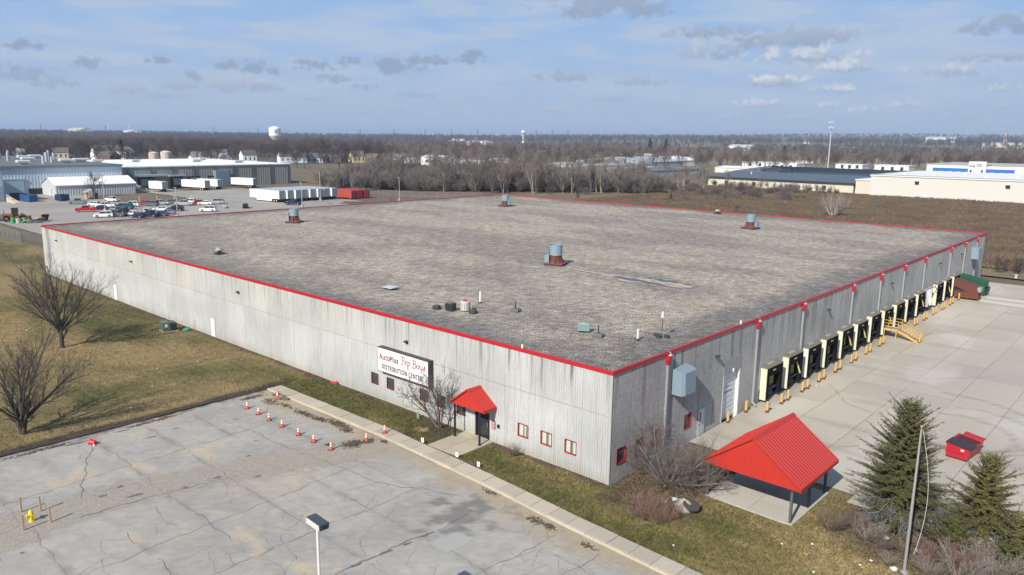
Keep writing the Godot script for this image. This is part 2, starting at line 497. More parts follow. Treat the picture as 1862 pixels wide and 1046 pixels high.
func asphalt_tone(x: float, z: float) -> Color:
	var c := mixc(Color(0.39, 0.372, 0.335), Color(0.305, 0.295, 0.275), 0.5 + 0.8 * mid.get_noise_2d(x * 0.9, z * 0.9) + 0.5 * mid.get_noise_2d(x * 3.5, z * 3.5))
	c = mixc(c, Color(0.43, 0.375, 0.29), 0.5 * smoothstep(0.12, 0.5, big.get_noise_2d(x * 2.4 + 40.0, z * 2.4)))
	var k := z - kerb_z(x)      # silt washed against the kerb
	c = mixc(Color(0.35, 0.295, 0.215), c, smoothstep(0.6, 2.6, k + 1.3 * mid.get_noise_2d(x * 1.2, z)))
	c = mixc(c, Color(0.14, 0.138, 0.132), 0.75 * smoothstep(0.05, 0.45, 0.75 - Vector2((x + 4.4) * 0.8, (z - 9.3) * 0.55).length() * 0.42 + 1.1 * mid.get_noise_2d(x * 5.0, z * 5.0)))
	for q in [[-26.2, 20.4, 1.3], [-12.1, 19.8, 1.5], [-27.2, 24.4, 1.2], [-15.9, 24.4, 1.3], [-6.8, 19.8, 1.1], [-25.0, 15.5, 1.2], [-10.0, 16.0, 0.9]]:      # thin sandy wash
		c = mixc(c, Color(0.46, 0.39, 0.29), 0.8 * smoothstep(0.1, 0.6, 0.55 - 0.45 * Vector2((x - q[0]) * 0.6, z - q[1]).length() / q[2] + 0.9 * mid.get_noise_2d(x * 2.2, z * 4.0)))
	var lane := absf(fposmod(z - 9.25 + 1.93, 3.86) - 1.93)      # joints between paver passes
	c = mixc(c, Color(0.20, 0.195, 0.185), 0.62 * smoothstep(0.42, 0.05, lane) * smoothstep(-0.15, 0.4, mid.get_noise_2d(x * 1.6, floor((z - 7.3) / 3.86) * 40.0)))
	for i in GRAVEL.size() - 1:      # the loose gravel thins out at its edges
		var a := Vector2(GRAVEL[i][0], GRAVEL[i][1])
		var d := Geometry2D.get_closest_point_to_segment(Vector2(x, z), a, Vector2(GRAVEL[i + 1][0], GRAVEL[i + 1][1])).distance_to(Vector2(x, z))
		if d < 4.0: c = mixc(Color(0.315, 0.285, 0.242), c, smoothstep(1.5, 2.6, d + 1.3 * fine.get_noise_2d(x * 1.5, z * 1.5)))
	if x < -33.5: c = mixc(c, Color(0.12, 0.10, 0.085), smoothstep(0.4, -0.4, x + 34.3 + 0.7 * fine.get_noise_2d(x, z)))
	return c * (1.0 + 0.12 * fine.get_noise_2d(x * 2.0, z * 2.0) + 0.1 * (grit(x, z) - 0.5))

func yard_tone(x: float, z: float) -> Color:
	var c := mixc(Color(0.475, 0.43, 0.35), Color(0.40, 0.37, 0.315), 0.5 + 1.3 * big.get_noise_2d(x * 1.7, z * 1.2))
	c = mixc(c, Color(0.52, 0.495, 0.44), 0.6 * smoothstep(0.0, 0.4, mid.get_noise_2d(x * 0.9, z * 0.35)))
	c = mixc(c, Color(0.31, 0.285, 0.25), 0.5 * smoothstep(0.2, 0.5, mid.get_noise_2d(x * 0.4 + 70.0, z * 1.6)))
	for t in [[14.5, -27.5, 4.3], [15.2, -29.0, 5.5], [13.0, -30.5, 7.4]]:      # arcs left by turning tyres
		var r := absf(Vector2(x - t[0], z - t[1]).length() - t[2])
		if x > t[0] - 2.0: c = mixc(c, c * 0.74, smoothstep(0.3, 0.08, r))
	c = mixc(c, Color(0.20, 0.17, 0.14), 0.5 * smoothstep(2.2, 0.4, x) * (0.6 + mid.get_noise_2d(z, x)))
	return c

func crack_net(b: MB, x0: float, x1: float, z0: float, z1: float, pitch: float, keep: float, width: float, y: float, ok: Callable) -> void:
	var nx := int((x1 - x0) / pitch); var nz := int((z1 - z0) / pitch)
	var pts := []
	for j in nz + 1:
		for i in nx + 1:
			pts.append(Vector2(x0 + (i + 0.5 * (j % 2) + rng.randf_range(-0.42, 0.42)) * pitch, z0 + (j + rng.randf_range(-0.42, 0.42)) * pitch))
	for j in nz:
		for i in nx:
			var a: Vector2 = pts[j * (nx + 1) + i]
			for q in [pts[j * (nx + 1) + i + 1], pts[(j + 1) * (nx + 1) + i]]:
				if rng.randf() > keep: continue
				crack_line(b, a, q, width * rng.randf_range(0.5, 1.5), y, ok)

func crack_line(b: MB, a: Vector2, q: Vector2, w: float, y: float, ok: Callable) -> void:
	var n := maxi(3, int(a.distance_to(q) / 0.35))
	var s := (q - a).orthogonal().normalized()
	var last := a
	var lw := w
	var wob := 0.0
	for k in range(1, n + 1):
		var t := float(k) / n
		wob = wob * 0.72 + rng.randf_range(-0.13, 0.13)
		var p := a.lerp(q, t) + (s * wob * minf(1.0, 3.0 * sin(PI * t)) if k < n else Vector2.ZERO)
		var nw := w * rng.randf_range(0.5, 1.3)
		if ok.call(p.x, p.y) and ok.call(last.x, last.y):
			var o := (p - last).orthogonal().normalized()
			var A := last + o * lw; var B := last - o * lw; var C := p - o * nw; var D := p + o * nw
			var up := Vector3(A.x, y, A.y); var e := Vector3(C.x, y, C.y)
			if (Vector3(B.x, y, B.y) - up).cross(e - up).y > 0: b.quad(up, Vector3(B.x, y, B.y), e, Vector3(D.x, y, D.y))
			else: b.quad(up, Vector3(D.x, y, D.y), e, Vector3(B.x, y, B.y))
		last = p; lw = nw

func flat_poly(b: MB, pts: Array, y: float) -> void:
	var idx := Geometry2D.triangulate_polygon(PackedVector2Array(pts))
	for k in idx.size() / 3:
		var A: Vector2 = pts[idx[k * 3]]; var B: Vector2 = pts[idx[k * 3 + 1]]; var C: Vector2 = pts[idx[k * 3 + 2]]
		if (B - A).cross(C - A) > 0:
			var t := B; B = C; C = t
		b.tri(Vector3(A.x, y, A.y), Vector3(B.x, y, B.y), Vector3(C.x, y, C.y))

func blot(cx: float, cz: float, rx: float, rz: float, turn: float, sd: float, rough := 0.55) -> Array:
	var r := []
	for i in 30:
		var a := TAU * i / 30
		var k := 1.0 + rough * mid.get_noise_2d(cos(a) * 9.0 + sd * 31.0, sin(a) * 9.0 + sd * 17.0)
		r.append(Vector2(cx, cz) + Vector2(cos(a) * rx * k, sin(a) * rz * k).rotated(turn))
	return r

func ground() -> void:
	var r := PackedFloat32Array()
	var v := -14000.0
	while v < 14001.0:
		r.append(v)
		v += clampf(absf(v + 1.0) * 0.09, 12.0, 700.0)
	var zs := PackedFloat32Array()
	for q in r: zs.append(q - 100.0)
	var xs := PackedFloat32Array()
	for q in r: xs.append(q - 150.0)
	struct("ground", grid_sheet(xs, zs, hill, ground_tone), M.ground, "wide flat land with winter-brown fields reaching to the low hills on the horizon")
	# lawn round the front of the warehouse
	var lawn_in := func(x: float, z: float) -> bool:
		if x < -34.6: return z > -9.0 and z < 40.0 and (x < -113.0 or z > -0.2)
		if x > 0.0: return z < kerb_z(x) - 1.3 and z > -13.5 and not (x < 4.0 and z < -8.5 - x * 0.9) and not (x > 11.5 and x < 14.0 and z < -10.5)
		return z < kerb_z(x) - 1.3 and z > -0.2
	var lh := func(x: float, z: float) -> float: return 0.05 * mid.get_noise_2d(x * 1.5, z * 1.5) - 0.02
	var lx := steps(-190.0, -114.0, 1.6)
	lx.append_array(steps(-112.8, -36.0, 0.6))
	lx.append_array(steps(-35.5, 34.0, 0.33))
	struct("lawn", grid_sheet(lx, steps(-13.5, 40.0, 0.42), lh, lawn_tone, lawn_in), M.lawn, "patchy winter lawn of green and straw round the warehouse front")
	# prairie behind
	var ph := func(x: float, z: float) -> float: return 0.35 * mid.get_noise_2d(x * 0.5, z * 0.5) + 0.1
	var pt := func(x: float, z: float) -> Color: return mixc(Color(0.20, 0.142, 0.092), Color(0.125, 0.09, 0.062), 0.5 + 1.1 * mid.get_noise_2d(x * 0.7, z * 0.7) + 0.5 * big.get_noise_2d(x * 2.0, z * 2.0))
	var pin := func(x: float, z: float) -> bool: return z < -123.5 - 1.5 * mid.get_noise_2d(x * 0.4, 2.0) and z > -313.0 and x > -152.0 + 14.0 * big.get_noise_2d(z, 7.0) and not (x < -80.0 and z < -321.0)
	struct("prairie_field", grid_sheet(steps(-150.0, 96.0, 2.0), steps(-330.0, -118.0, 2.0), ph, pt, pin), M.lawn, "brown field of tall dry grass behind the warehouse")
	var vt := func(x: float, z: float) -> Color: return mixc(Color(0.30, 0.24, 0.14), Color(0.22, 0.175, 0.105), 0.5 + mid.get_noise_2d(x, z))
	struct("grass_verge", grid_sheet(steps(-10.0, 96.0, 2.0), steps(-126.0, -113.5, 1.0), func(_x: float, _z: float) -> float: return 0.02, vt, func(x: float, z: float) -> bool: return z < -114.2 - x * 0.05), M.lawn, "strip of mown straw-coloured grass between yard and brown field")
	# car park
	var lin_ := func(x: float, z: float) -> bool: return x > -34.9 + 0.5 * fine.get_noise_2d(2.0, z) and z > kerb_z(x) - 0.05
	var lot := struct("parking_lot", grid_sheet(steps(-36.0, 24.0, 0.3), steps(5.0, 46.0, 0.3), func(_x: float, _z: float) -> float: return LOT_Y, asphalt_tone, lin_), M.asphalt, "old grey cracked asphalt car park in front of the warehouse")
	rng.seed = 5
	var cb := MB.new()
	var inlot := func(x: float, z: float) -> bool: return x > -34.2 and z > kerb_z(x) + 0.4
	crack_net(cb, -34.0, 16.0, 6.0, 36.0, 2.7, 0.36, 0.008, LOT_Y + 0.008, inlot)
	crack_net(cb, -34.0, 16.0, 6.0, 36.0, 1.35, 0.20, 0.006, LOT_Y + 0.008, inlot)
	for i in 6:
		var x := -33.0
		while x < 14.0:
			var w := rng.randf_range(1.5, 5.0)
			if rng.randf() < 0.62: crack_line(cb, Vector2(x, 9.25 + 3.86 * i), Vector2(x + w, 9.25 + 3.86 * i + rng.randf_range(-0.1, 0.1)), rng.randf_range(0.008, 0.022), LOT_Y + 0.008, inlot)
			x += w
	crack_net(cb, -12.0, 8.0, 7.0, 24.0, 1.25, 0.26, 0.007, LOT_Y + 0.008, inlot)
	for s in [[-4.5, 20.0, -4.36, 16.4, 0.05], [-4.36, 16.4, -3.96, 12.2, 0.06], [-3.9, 12.0, -4.26, 8.7, 0.025], [-20.9, 26.0, -20.7, 22.0, 0.06], [-20.7, 22.0, -19.6, 17.0, 0.03], [-33.0, 21.0, -23.5, 25.0, 0.03], [-30.0, 12.0, -12.0, 10.5, 0.025], [-12.0, 10.5, -6.2, 7.9, 0.03], [-27.0, 8.0, -26.0, 30.0, 0.022], [-15.0, 9.0, -14.0, 30.0, 0.022], [-9.0, 8.0, -9.3, 26.0, 0.02], [1.5, 7.5, 1.0, 14.0, 0.02], [4.6, 7.4, 4.4, 13.0, 0.02]]:
		crack_line(cb, Vector2(s[0], s[1]), Vector2(s[2], s[3]), s[4], LOT_Y + 0.008, inlot)
	stuff("pavement_crack", cb, M.crack, lot)
	var hb := MB.new()
	for s in [[-4.1, 14.2, 0.1, 0.3], [-4.25, 15.6, 0.1, 0.42], [-4.4, 17.6, 0.11, 0.4], [-4.0, 12.9, 0.07, 0.2], [-20.3, 19.7, 0.13, 0.22], [-20.2, 17.5, 0.14, 0.3], [-18.4, 15.5, 0.13, 0.22], [-21.5, 22.4, 0.16, 0.5], [-22.9, 23.9, 0.12, 0.26], [-23.5, 22.6, 0.16, 0.22], [-21.0, 30.6, 0.25, 0.3], [-18.9, 29.6, 0.08, 0.12], [-29.5, 11.2, 0.08, 0.2], [-31.0, 15.5, 0.1, 0.3], [-24.2, 12.4, 0.08, 0.14], [-22.0, 14.2, 0.09, 0.18], [-30.6, 17.6, 0.1, 0.4], [-33.4, 22.0, 0.2, 0.7], [-33.5, 18.6, 0.12, 0.5]]:
		flat_poly(hb, blot(s[0], s[1], s[2], s[3], 0.15, s[0]), LOT_Y + 0.012)
	stuff("pothole", hb, M.crack, lot)
	var gb := MB.new()
	gb.col = Color(0.305, 0.278, 0.235)
	var edge := []
	for q in [[-25.6, 33.0], [-24.4, 27.5], [-24.0, 24.0], [-22.8, 20.5], [-21.6, 15.5], [-20.2, 10.8], [-18.6, 8.0], [-17.2, 7.4]]: edge.append(Vector2(q[0] + 0.3 * mid.get_noise_2d(q[1] * 9.0, 1.0), q[1]))
	for q in [[-15.9, 8.2], [-16.4, 10.4], [-17.9, 13.4], [-19.3, 17.5], [-20.4, 22.5], [-20.7, 26.3], [-19.6, 29.8], [-20.0, 33.0]]: edge.append(Vector2(q[0] + 0.3 * mid.get_noise_2d(q[1] * 9.0, 4.0), q[1]))
	var fineedge := []
	for i in edge.size():
		for k in 6:
			var p: Vector2 = edge[i].lerp(edge[(i + 1) % edge.size()], k / 6.0)
			fineedge.append(p + Vector2(mid.get_noise_2d(p.x * 9.0, p.y * 9.0), mid.get_noise_2d(p.y * 9.0, p.x * 9.0 + 50.0)) * 0.5)
	flat_poly(gb, fineedge, LOT_Y + 0.004)
	part("gravel_strip", gb, M.gravel, lot).set_meta("label", "loose gravel band across the car park")
	var pb := MB.new()
	pb.col = Color(0.36, 0.355, 0.34)
	flat_poly(pb, [Vector2(-3.25, 13.3), Vector2(-1.75, 13.4), Vector2(-1.45, 11.9), Vector2(-1.85, 11.1), Vector2(-3.0, 11.35)], LOT_Y + 0.016)
	part("repair_patch", pb, M.concrete, lot).set_meta("label", "smooth grey repair patch")
	leaf_litter(lot)
	sidewalk()
	yard()

func leaf_litter(lot: Node) -> void:
	var lb := MB.new()
	for q in [[-31.4, 7.0, 1.5, 0.7, 130], [-29.6, 6.6, 1.4, 0.35, 90], [-26.6, 6.6, 1.7, 0.55, 260], [-24.6, 6.4, 1.1, 0.4, 150], [-22.6, 6.0, 1.7, 0.55, 420], [-21.0, 6.3, 0.7, 0.5, 120], [-18.4, 7.6, 0.8, 1.0, 420], [-17.9, 6.5, 0.5, 0.6, 150], [-19.5, 9.0, 0.4, 0.4, 60], [-17.0, 5.7, 0.5, 0.3, 80], [-5.0, 6.2, 1.0, 0.3, 60], [-0.5, 7.0, 0.9, 0.4, 120], [0.6, 7.0, 0.6, 0.3, 80], [3.6, 7.2, 0.8, 0.25, 60], [-33.9, 16.0, 0.35, 3.0, 200], [-33.9, 24.0, 0.35, 4.0, 220], [-33.5, 7.6, 0.5, 1.3, 160]]:
		for k in int(q[4]):
			var a := rng.randf() * TAU
			var d := sqrt(-log(maxf(rng.randf(), 0.01))) * 0.55
			var x: float = q[0] + cos(a) * d * q[2]
			var z: float = maxf(q[1] + sin(a) * d * q[3], kerb_z(x) + 0.08) if x > -34.0 else q[1] + sin(a) * d * q[3]
			leaf(lb, Vector3(x, LOT_Y + 0.02, z), rng.randf_range(0.05, 0.12), Color(0.075, 0.058, 0.045).lerp(Color(0.15, 0.105, 0.07), rng.randf()))
	stuff("leaf_litter", lb, M.tint, lot, "drifts of dead brown leaves along the kerb")

func leaf(b: MB, p: Vector3, s: float, col: Color) -> void:
	var a := rng.randf() * TAU
	var e := Vector3(cos(a), rng.randf_range(0.0, 0.5), sin(a)) * s
	var f := Vector3(-sin(a), rng.randf_range(0.0, 0.5), cos(a)) * s * 0.6
	b.col = col
	b.tri(p - e, p + f, p + e)
	b.tri(p - e, p + e, p - f)
	b.col = Color(1, 1, 1)

func sidewalk() -> void:
	var base := MB.new()
	base.col = Color(0.2, 0.18, 0.15)
	var x := -34.4
	while x < 22.0:
		var b := minf(x + 1.0, 22.0)
		base.hexa([Vector3(x, -0.3, kerb_z(x)), Vector3(b, -0.3, kerb_z(b)), Vector3(b, -0.3, kerb_z(b) - 1.4), Vector3(x, -0.3, kerb_z(x) - 1.4), Vector3(x, -0.02, kerb_z(x)), Vector3(b, -0.02, kerb_z(b)), Vector3(b, -0.02, kerb_z(b) - 1.4), Vector3(x, -0.02, kerb_z(x) - 1.4)])
		x = b
	var sw := struct("sidewalk", base, M.concrete, "narrow concrete footpath with a kerb along the car park")
	rng.seed = 44
	x = -34.4
	var k := 0
	while x < 22.0:
		var w := 1.55
		if not (x > -33.0 and x < -31.5):
			var kb := MB.new()      # kerb stones stand proud of the car park
			kb.col = Color(0.50, 0.45, 0.35) * rng.randf_range(0.9, 1.06)
			var e := x + w - 0.02
			var t := 0.03 + rng.randf_range(-0.008, 0.008)
			kb.hexa([Vector3(x, -0.28, kerb_z(x) + 0.05), Vector3(e, -0.28, kerb_z(e) + 0.05), Vector3(e, -0.28, kerb_z(e) - 0.16), Vector3(x, -0.28, kerb_z(x) - 0.16), Vector3(x, t, kerb_z(x) + 0.02), Vector3(e, t, kerb_z(e) + 0.02), Vector3(e, t, kerb_z(e) - 0.16), Vector3(x, t, kerb_z(x) - 0.16)])
			part("kerb_stone", kb, M.concrete, sw)
		var sb := MB.new()
		sb.col = Color(0.45, 0.405, 0.325) * rng.randf_range(0.86, 1.06)
		var f := x + w - 0.03
		var h := 0.012 + rng.randf_range(-0.012, 0.012)
		sb.hexa([Vector3(x, -0.25, kerb_z(x) - 0.185), Vector3(f, -0.25, kerb_z(f) - 0.185), Vector3(f, -0.25, kerb_z(f) - 1.38), Vector3(x, -0.25, kerb_z(x) - 1.38), Vector3(x, h, kerb_z(x) - 0.185), Vector3(f, h + 0.006, kerb_z(f) - 0.185), Vector3(f, h, kerb_z(f) - 1.38), Vector3(x, h - 0.004, kerb_z(x) - 1.38)])
		part("paving_slab", sb, M.concrete, sw)
		x += w
		k += 1
	# walk to the entrance: two rows of slabs
	for j in 4:
		for i in 2:
			var sb := MB.new()
			sb.col = Color(0.44, 0.39, 0.30) * rng.randf_range(0.92, 1.05)
			var xa := -13.95 + i * 1.63
			var z1 := 3.9 - j * 0.98
			sb.box(Vector3(xa, -0.2, z1), Vector3(xa + 1.6, 0.03 + j * 0.004, z1 - 0.955))
			part("paving_slab", sb, M.concrete, sw)

func yard() -> void:
	var base := MB.new()
	base.col = Color(0.17, 0.15, 0.13)
	flat_poly(base, [Vector2(0.05, -13.0), Vector2(4.3, -9.2), Vector2(5.0, -10.0), Vector2(37.8, -13.3), Vector2(37.8, -105.5), Vector2(12.0, -106.5), Vector2(0.05, -107.9)], -0.05)
	var yd := struct("yard", base, M.concrete, "pale concrete truck yard along the loading docks")
	rng.seed = 45
	var z := -8.7
	var j := 0
	while z > -107.0:
		var dz := 4.55
		var x := 0.06
		for i in 9:
			var w := 4.2
			var x1 := x + w - 0.025
			var z1 := maxf(z - dz + 0.025, -107.6)
			var za := z
			if j == 0 and i == 0: za = -10.6
			if not (j == 0 and i > 0 and i < 3):
				var h := 0.0 + rng.randf_range(-0.012, 0.008)
				var tone := rng.randf_range(0.93, 1.06)
				var sb := grid_sheet(steps(x, x1, 0.42 if i < 8 and z > -60.0 else 1.05), steps(z1, za, 0.46 if i < 8 and z > -60.0 else 1.1), func(_x: float, _z: float) -> float: return h, func(px: float, pz: float) -> Color: return yard_tone(px, pz) * tone)
				sb.col = Color(0.25, 0.22, 0.18)
				sb.quad(Vector3(x, -0.06, za), Vector3(x1, -0.06, za), Vector3(x1, h, za), Vector3(x, h, za))
				sb.quad(Vector3(x1, -0.06, za), Vector3(x1, -0.06, z1), Vector3(x1, h, z1), Vector3(x1, h, za))
				part("concrete_slab", sb, M.concrete, yd)
			x += w
		z -= dz
		j += 1
	# apron beside the pavilion
	for q in [[4.9, -9.6, 8.4, -13.25], [8.44, -10.2, 12.6, -13.25]]:
		var sb := MB.new()
		sb.col = Color(0.45, 0.415, 0.345)
		sb.box(Vector3(q[0], -0.05, q[1]), Vector3(q[2], -0.004, q[3]))
		part("concrete_slab", sb, M.concrete, yd)
	var cb := MB.new()
	var iny := func(x: float, zz: float) -> bool: return x > 0.3
	for s in [[2.5, -33.0, 6.2, -28.0], [6.2, -28.0, 9.5, -27.2], [3.0, -58.0, 6.5, -66.0], [9.0, -41.0, 14.0, -47.0], [5.0, -84.0, 12.0, -80.0], [11.0, -18.0, 16.0, -15.0], [6.0, -14.0, 10.0, -19.0]]:
		crack_line(cb, Vector2(s[0], s[1]), Vector2(s[2], s[3]), 0.02, 0.016, iny)
	stuff("pavement_crack", cb, M.crack, yd)
	# two pale tracks for roll-off containers
	for q in [[-92.6, 4.2], [-89.0, 4.2]]:
		var tb := MB.new()
		tb.col = Color(0.56, 0.53, 0.47)
		tb.box(Vector3(q[1], -0.02, q[0] + 0.9), Vector3(q[1] + 40.0, 0.022, q[0] - 0.9))
		part("container_track", tb, M.concrete, yd)

# ---------------------------------------------------------------- the warehouse
const WX := -113.09
const WZ := -109.6
const ROOF := 7.9
const SPOUTS := [-6.75, -21.5, -31.4, -44.9, -54.3, -63.5, -72.7, -86.2, -94.9, -103.0]

func front_tone(x: float, y: float) -> Color:
	var c := mixc(Color(0.50, 0.515, 0.51), Color(0.41, 0.425, 0.425), 0.5 + 1.1 * mid.get_noise_2d(x * 1.2, y * 1.2))
	if y > 4.8: c = mixc(c, Color(0.45, 0.435, 0.375), 0.55 * smoothstep(-12.0, -40.0, x) * (0.6 + mid.get_noise_2d(x, y * 2.0)))
	var streak := fine.get_noise_2d(x * 3.2, 7.0) + 0.5 * fine.get_noise_2d(x * 9.0, y * 0.25)
	var reach := 4.6 + 4.0 * mid.get_noise_2d(x * 4.0, 3.0)
	c = mixc(c, Color(0.23, 0.225, 0.21), 0.62 * smoothstep(0.14, 0.62, streak) * smoothstep(reach, 8.0, y))
	c = mixc(c, Color(0.30, 0.295, 0.28), 0.38 * smoothstep(0.22, 0.6, fine.get_noise_2d(x * 6.0 + 90.0, y * 0.12)))
	# soot under the roof edge where water runs over
	var drip := fposmod(x + 1.9, 2.9) - 1.45 + 0.5 * fine.get_noise_2d(floor((x + 1.9) / 2.9) * 5.0, 1.0)
	var strong := 0.5 + 0.9 * fine.get_noise_2d(floor((x + 1.9) / 2.9) * 8.0, 4.0)
	c = mixc(c, Color(0.10, 0.10, 0.10), clampf(strong, 0, 0.85) * smoothstep(0.17, 0.03, absf(drip + 0.06 * fine.get_noise_2d(y, x))) * smoothstep(3.6 + 2.0 * strong, 7.4, y) * smoothstep(-75.0, -20.0, x))
	c = mixc(c, Color(0.33, 0.29, 0.22), 0.5 * smoothstep(0.9, 0.0, y + 0.5 * fine.get_noise_2d(x, 3.0)))
	if x < -107.0:
		c = mixc(c, Color(0.20, 0.225, 0.255), 0.75 * smoothstep(1.1, 0.35, absf(x + 110.2 + 0.9 * fine.get_noise_2d(y * 0.8, 2.0)) + 0.7 * fine.get_noise_2d(x * 1.5, y)))
	return c * (1.0 + 0.10 * fine.get_noise_2d(x * 4.0, y * 4.0) + 0.09 * mid.get_noise_2d(floor((x + 113.09) / 2.406) * 60.0, 5.0 if y < 4.79 else 90.0))

func dock_tone(z: float, y: float) -> Color:
	var c := mixc(Color(0.47, 0.465, 0.455), Color(0.37, 0.368, 0.362), 0.5 + 1.2 * mid.get_noise_2d(z * 1.3, y * 1.3))
	var st := fine.get_noise_2d(z * 1.4, 21.0) + 0.35 * fine.get_noise_2d(z * 6.0, y * 0.2)
	c = mixc(c, Color(0.13, 0.13, 0.13), 0.7 * smoothstep(0.05, 0.5, st) * smoothstep(1.5 + 3.0 * mid.get_noise_2d(z * 3.0, 8.0), 7.5, y) * smoothstep(-75.0, -15.0, z))
	c = mixc(c, Color(0.40, 0.40, 0.40), 0.35 * smoothstep(0.2, 0.5, fine.get_noise_2d(z * 2.0 + 60.0, y * 0.3)))
	return c * (0.94 + 0.16 * fine.get_noise_2d(z * 5.0, y * 5.0))

func cuts(a: float, b: float, d: float, extra: Array) -> Array:
	var r := []
	for q in steps(a, b, d):
		var near := false
		for e in extra:
			if absf(e - q) < 0.02: near = true
		if not near: r.append(q)
	for e in extra:
		if e > a and e < b: r.append(e)
	r.sort()
	return r

func front_panel(x0: float, x1: float, y0: float, y1: float, holes: Array) -> MB:
	var b := MB.new()
	var ex := []; var ey := []
	for h in holes:
		if h[1] > x0 and h[0] < x1 and h[3] > y0 and h[2] < y1:
			ex.append_array([h[0], h[1]]); ey.append_array([h[2], h[3]])
	var xs := []
	var depth := []
	var pitch := (x1 - x0) / 12.0
	var flute := lerpf(0.035, 0.006, smoothstep(-15.0, -30.0, x0))      # the ribs fade out towards the far panels
	for i in 12:
		for q in [[0.0, 0.0], [0.16, 0.0], [0.28, 0.035], [0.78, 0.035], [0.9, 0.0]]:
			xs.append(x0 + (i + q[0]) * pitch); depth.append(0.0 if q[1] == 0.0 else flute)
	xs.append(x1); depth.append(0.0)
	for e in ex:
		for i in xs.size() - 1:
			if e > xs[i] and e < xs[i + 1]:
				xs.insert(i + 1, e); depth.insert(i + 1, lerpf(depth[i], depth[i + 1], (e - xs[i]) / (xs[i + 2] - xs[i])))
				break
	var ys := cuts(y0, y1, 0.6, ey)
	for j in ys.size() - 1:
		for i in xs.size() - 1:
			var cx: float = (xs[i] + xs[i + 1]) * 0.5; var cy: float = (ys[j] + ys[j + 1]) * 0.5
			var open := false
			for h in holes:
				if cx > h[0] and cx < h[1] and cy > h[2] and cy < h[3]: open = true
			if open: continue
			b.quadc(Vector3(xs[i], ys[j], depth[i]), Vector3(xs[i + 1], ys[j], depth[i + 1]), Vector3(xs[i + 1], ys[j + 1], depth[i + 1]), Vector3(xs[i], ys[j + 1], depth[i]),
				front_tone(xs[i], ys[j]), front_tone(xs[i + 1], ys[j]), front_tone(xs[i + 1], ys[j + 1]), front_tone(xs[i], ys[j + 1]))
	b.col = Color(0.3, 0.3, 0.29)
	var ya := y0; var yb := y0
	for h in holes:
		if x0 > h[0] and x0 < h[1] and h[2] < 0.0: ya = h[3]
		if x1 > h[0] and x1 < h[1] and h[2] < 0.0: yb = h[3]
	if ya < y1: b.quad(Vector3(x0, ya, -0.1), Vector3(x0, ya, 0), Vector3(x0, y1, 0), Vector3(x0, y1, -0.1))
	if yb < y1: b.quad(Vector3(x1, yb, 0), Vector3(x1, yb, -0.1), Vector3(x1, y1, -0.1), Vector3(x1, y1, 0))
	b.quad(Vector3(x0, y1, 0), Vector3(x1, y1, 0), Vector3(x1, y1, -0.1), Vector3(x0, y1, -0.1))
	return b

func dock_panel(z0: float, z1: float, y0: float, y1: float, holes: Array) -> MB:      # z0 is the end towards the front
	var b := MB.new()
	var ez := []; var ey := []
	for h in holes:
		if h[1] < z0 and h[0] > z1:
			ez.append_array([-h[0], -h[1]]); ey.append_array([h[2], h[3]])
	var zs := cuts(-z0, -z1, 0.13 if z0 > -60.0 else 0.25, ez)
	var ys := cuts(y0, y1, 0.5, ey)
	for j in ys.size() - 1:
		for i in zs.size() - 1:
			var cz: float = -(zs[i] + zs[i + 1]) * 0.5; var cy: float = (ys[j] + ys[j + 1]) * 0.5
			var open := false
			for h in holes:
				if cz < h[0] and cz > h[1] and cy > h[2] and cy < h[3]: open = true
			if open: continue
			b.quadc(Vector3(0, ys[j], -zs[i]), Vector3(0, ys[j], -zs[i + 1]), Vector3(0, ys[j + 1], -zs[i + 1]), Vector3(0, ys[j + 1], -zs[i]),
				dock_tone(-zs[i], ys[j]), dock_tone(-zs[i + 1], ys[j]), dock_tone(-zs[i + 1], ys[j + 1]), dock_tone(-zs[i], ys[j + 1]))
	b.col = Color(0.42, 0.42, 0.42)
	var ya := y0; var yb := y0
	for h in holes:
		if z0 < h[0] and z0 > h[1]: ya = h[3]
		if z1 < h[0] and z1 > h[1]: yb = h[3]
	b.quad(Vector3(-0.1, ya, z0), Vector3(0, ya, z0), Vector3(0, y1, z0), Vector3(-0.1, y1, z0))
	b.quad(Vector3(0, yb, z1), Vector3(-0.1, yb, z1), Vector3(-0.1, y1, z1), Vector3(0, y1, z1))
	return b

# a window in local axes: x across, y up, z out of the wall; origin at its lower left corner
func window(parent: Node, xf: Transform3D, w: float, h: float, blinds: bool, gap: float) -> void:
	var f := MB.new()
	f.xf = xf
	var t := 0.05
	f.box(Vector3(0, 0, -0.14), Vector3(t, h, 0.03)); f.box(Vector3(w - t, 0, -0.14), Vector3(w, h, 0.03))
	f.box(Vector3(t, h - t, -0.14), Vector3(w - t, h, 0.028)); f.box(Vector3(t, 0, -0.14), Vector3(w - t, t, 0.045))
	var o := part("window", f, M.windowred, parent)
	var g := MB.new()
	g.xf = xf
	g.box(Vector3(t, t, -0.10), Vector3(w - t, h - t, -0.088))
	part("pane", g, M.pane if blinds else M.glasstint, o)
	if blinds:
		var s := MB.new()
		s.xf = xf
		var x := t
		while x < w - t - 0.04:
			if absf(x - gap) > 0.11: s.box(Vector3(x, t, -0.165), Vector3(x + 0.062, h - t, -0.15))
			x += 0.068
		part("vertical_blind", s, M.cream, o)
		var m := MB.new()
		m.xf = xf
		m.box(Vector3(w * 0.5 - 0.02, t, -0.087), Vector3(w * 0.5 + 0.02, h - t, -0.05))
		part("mullion", m, M.darkmetal, o)

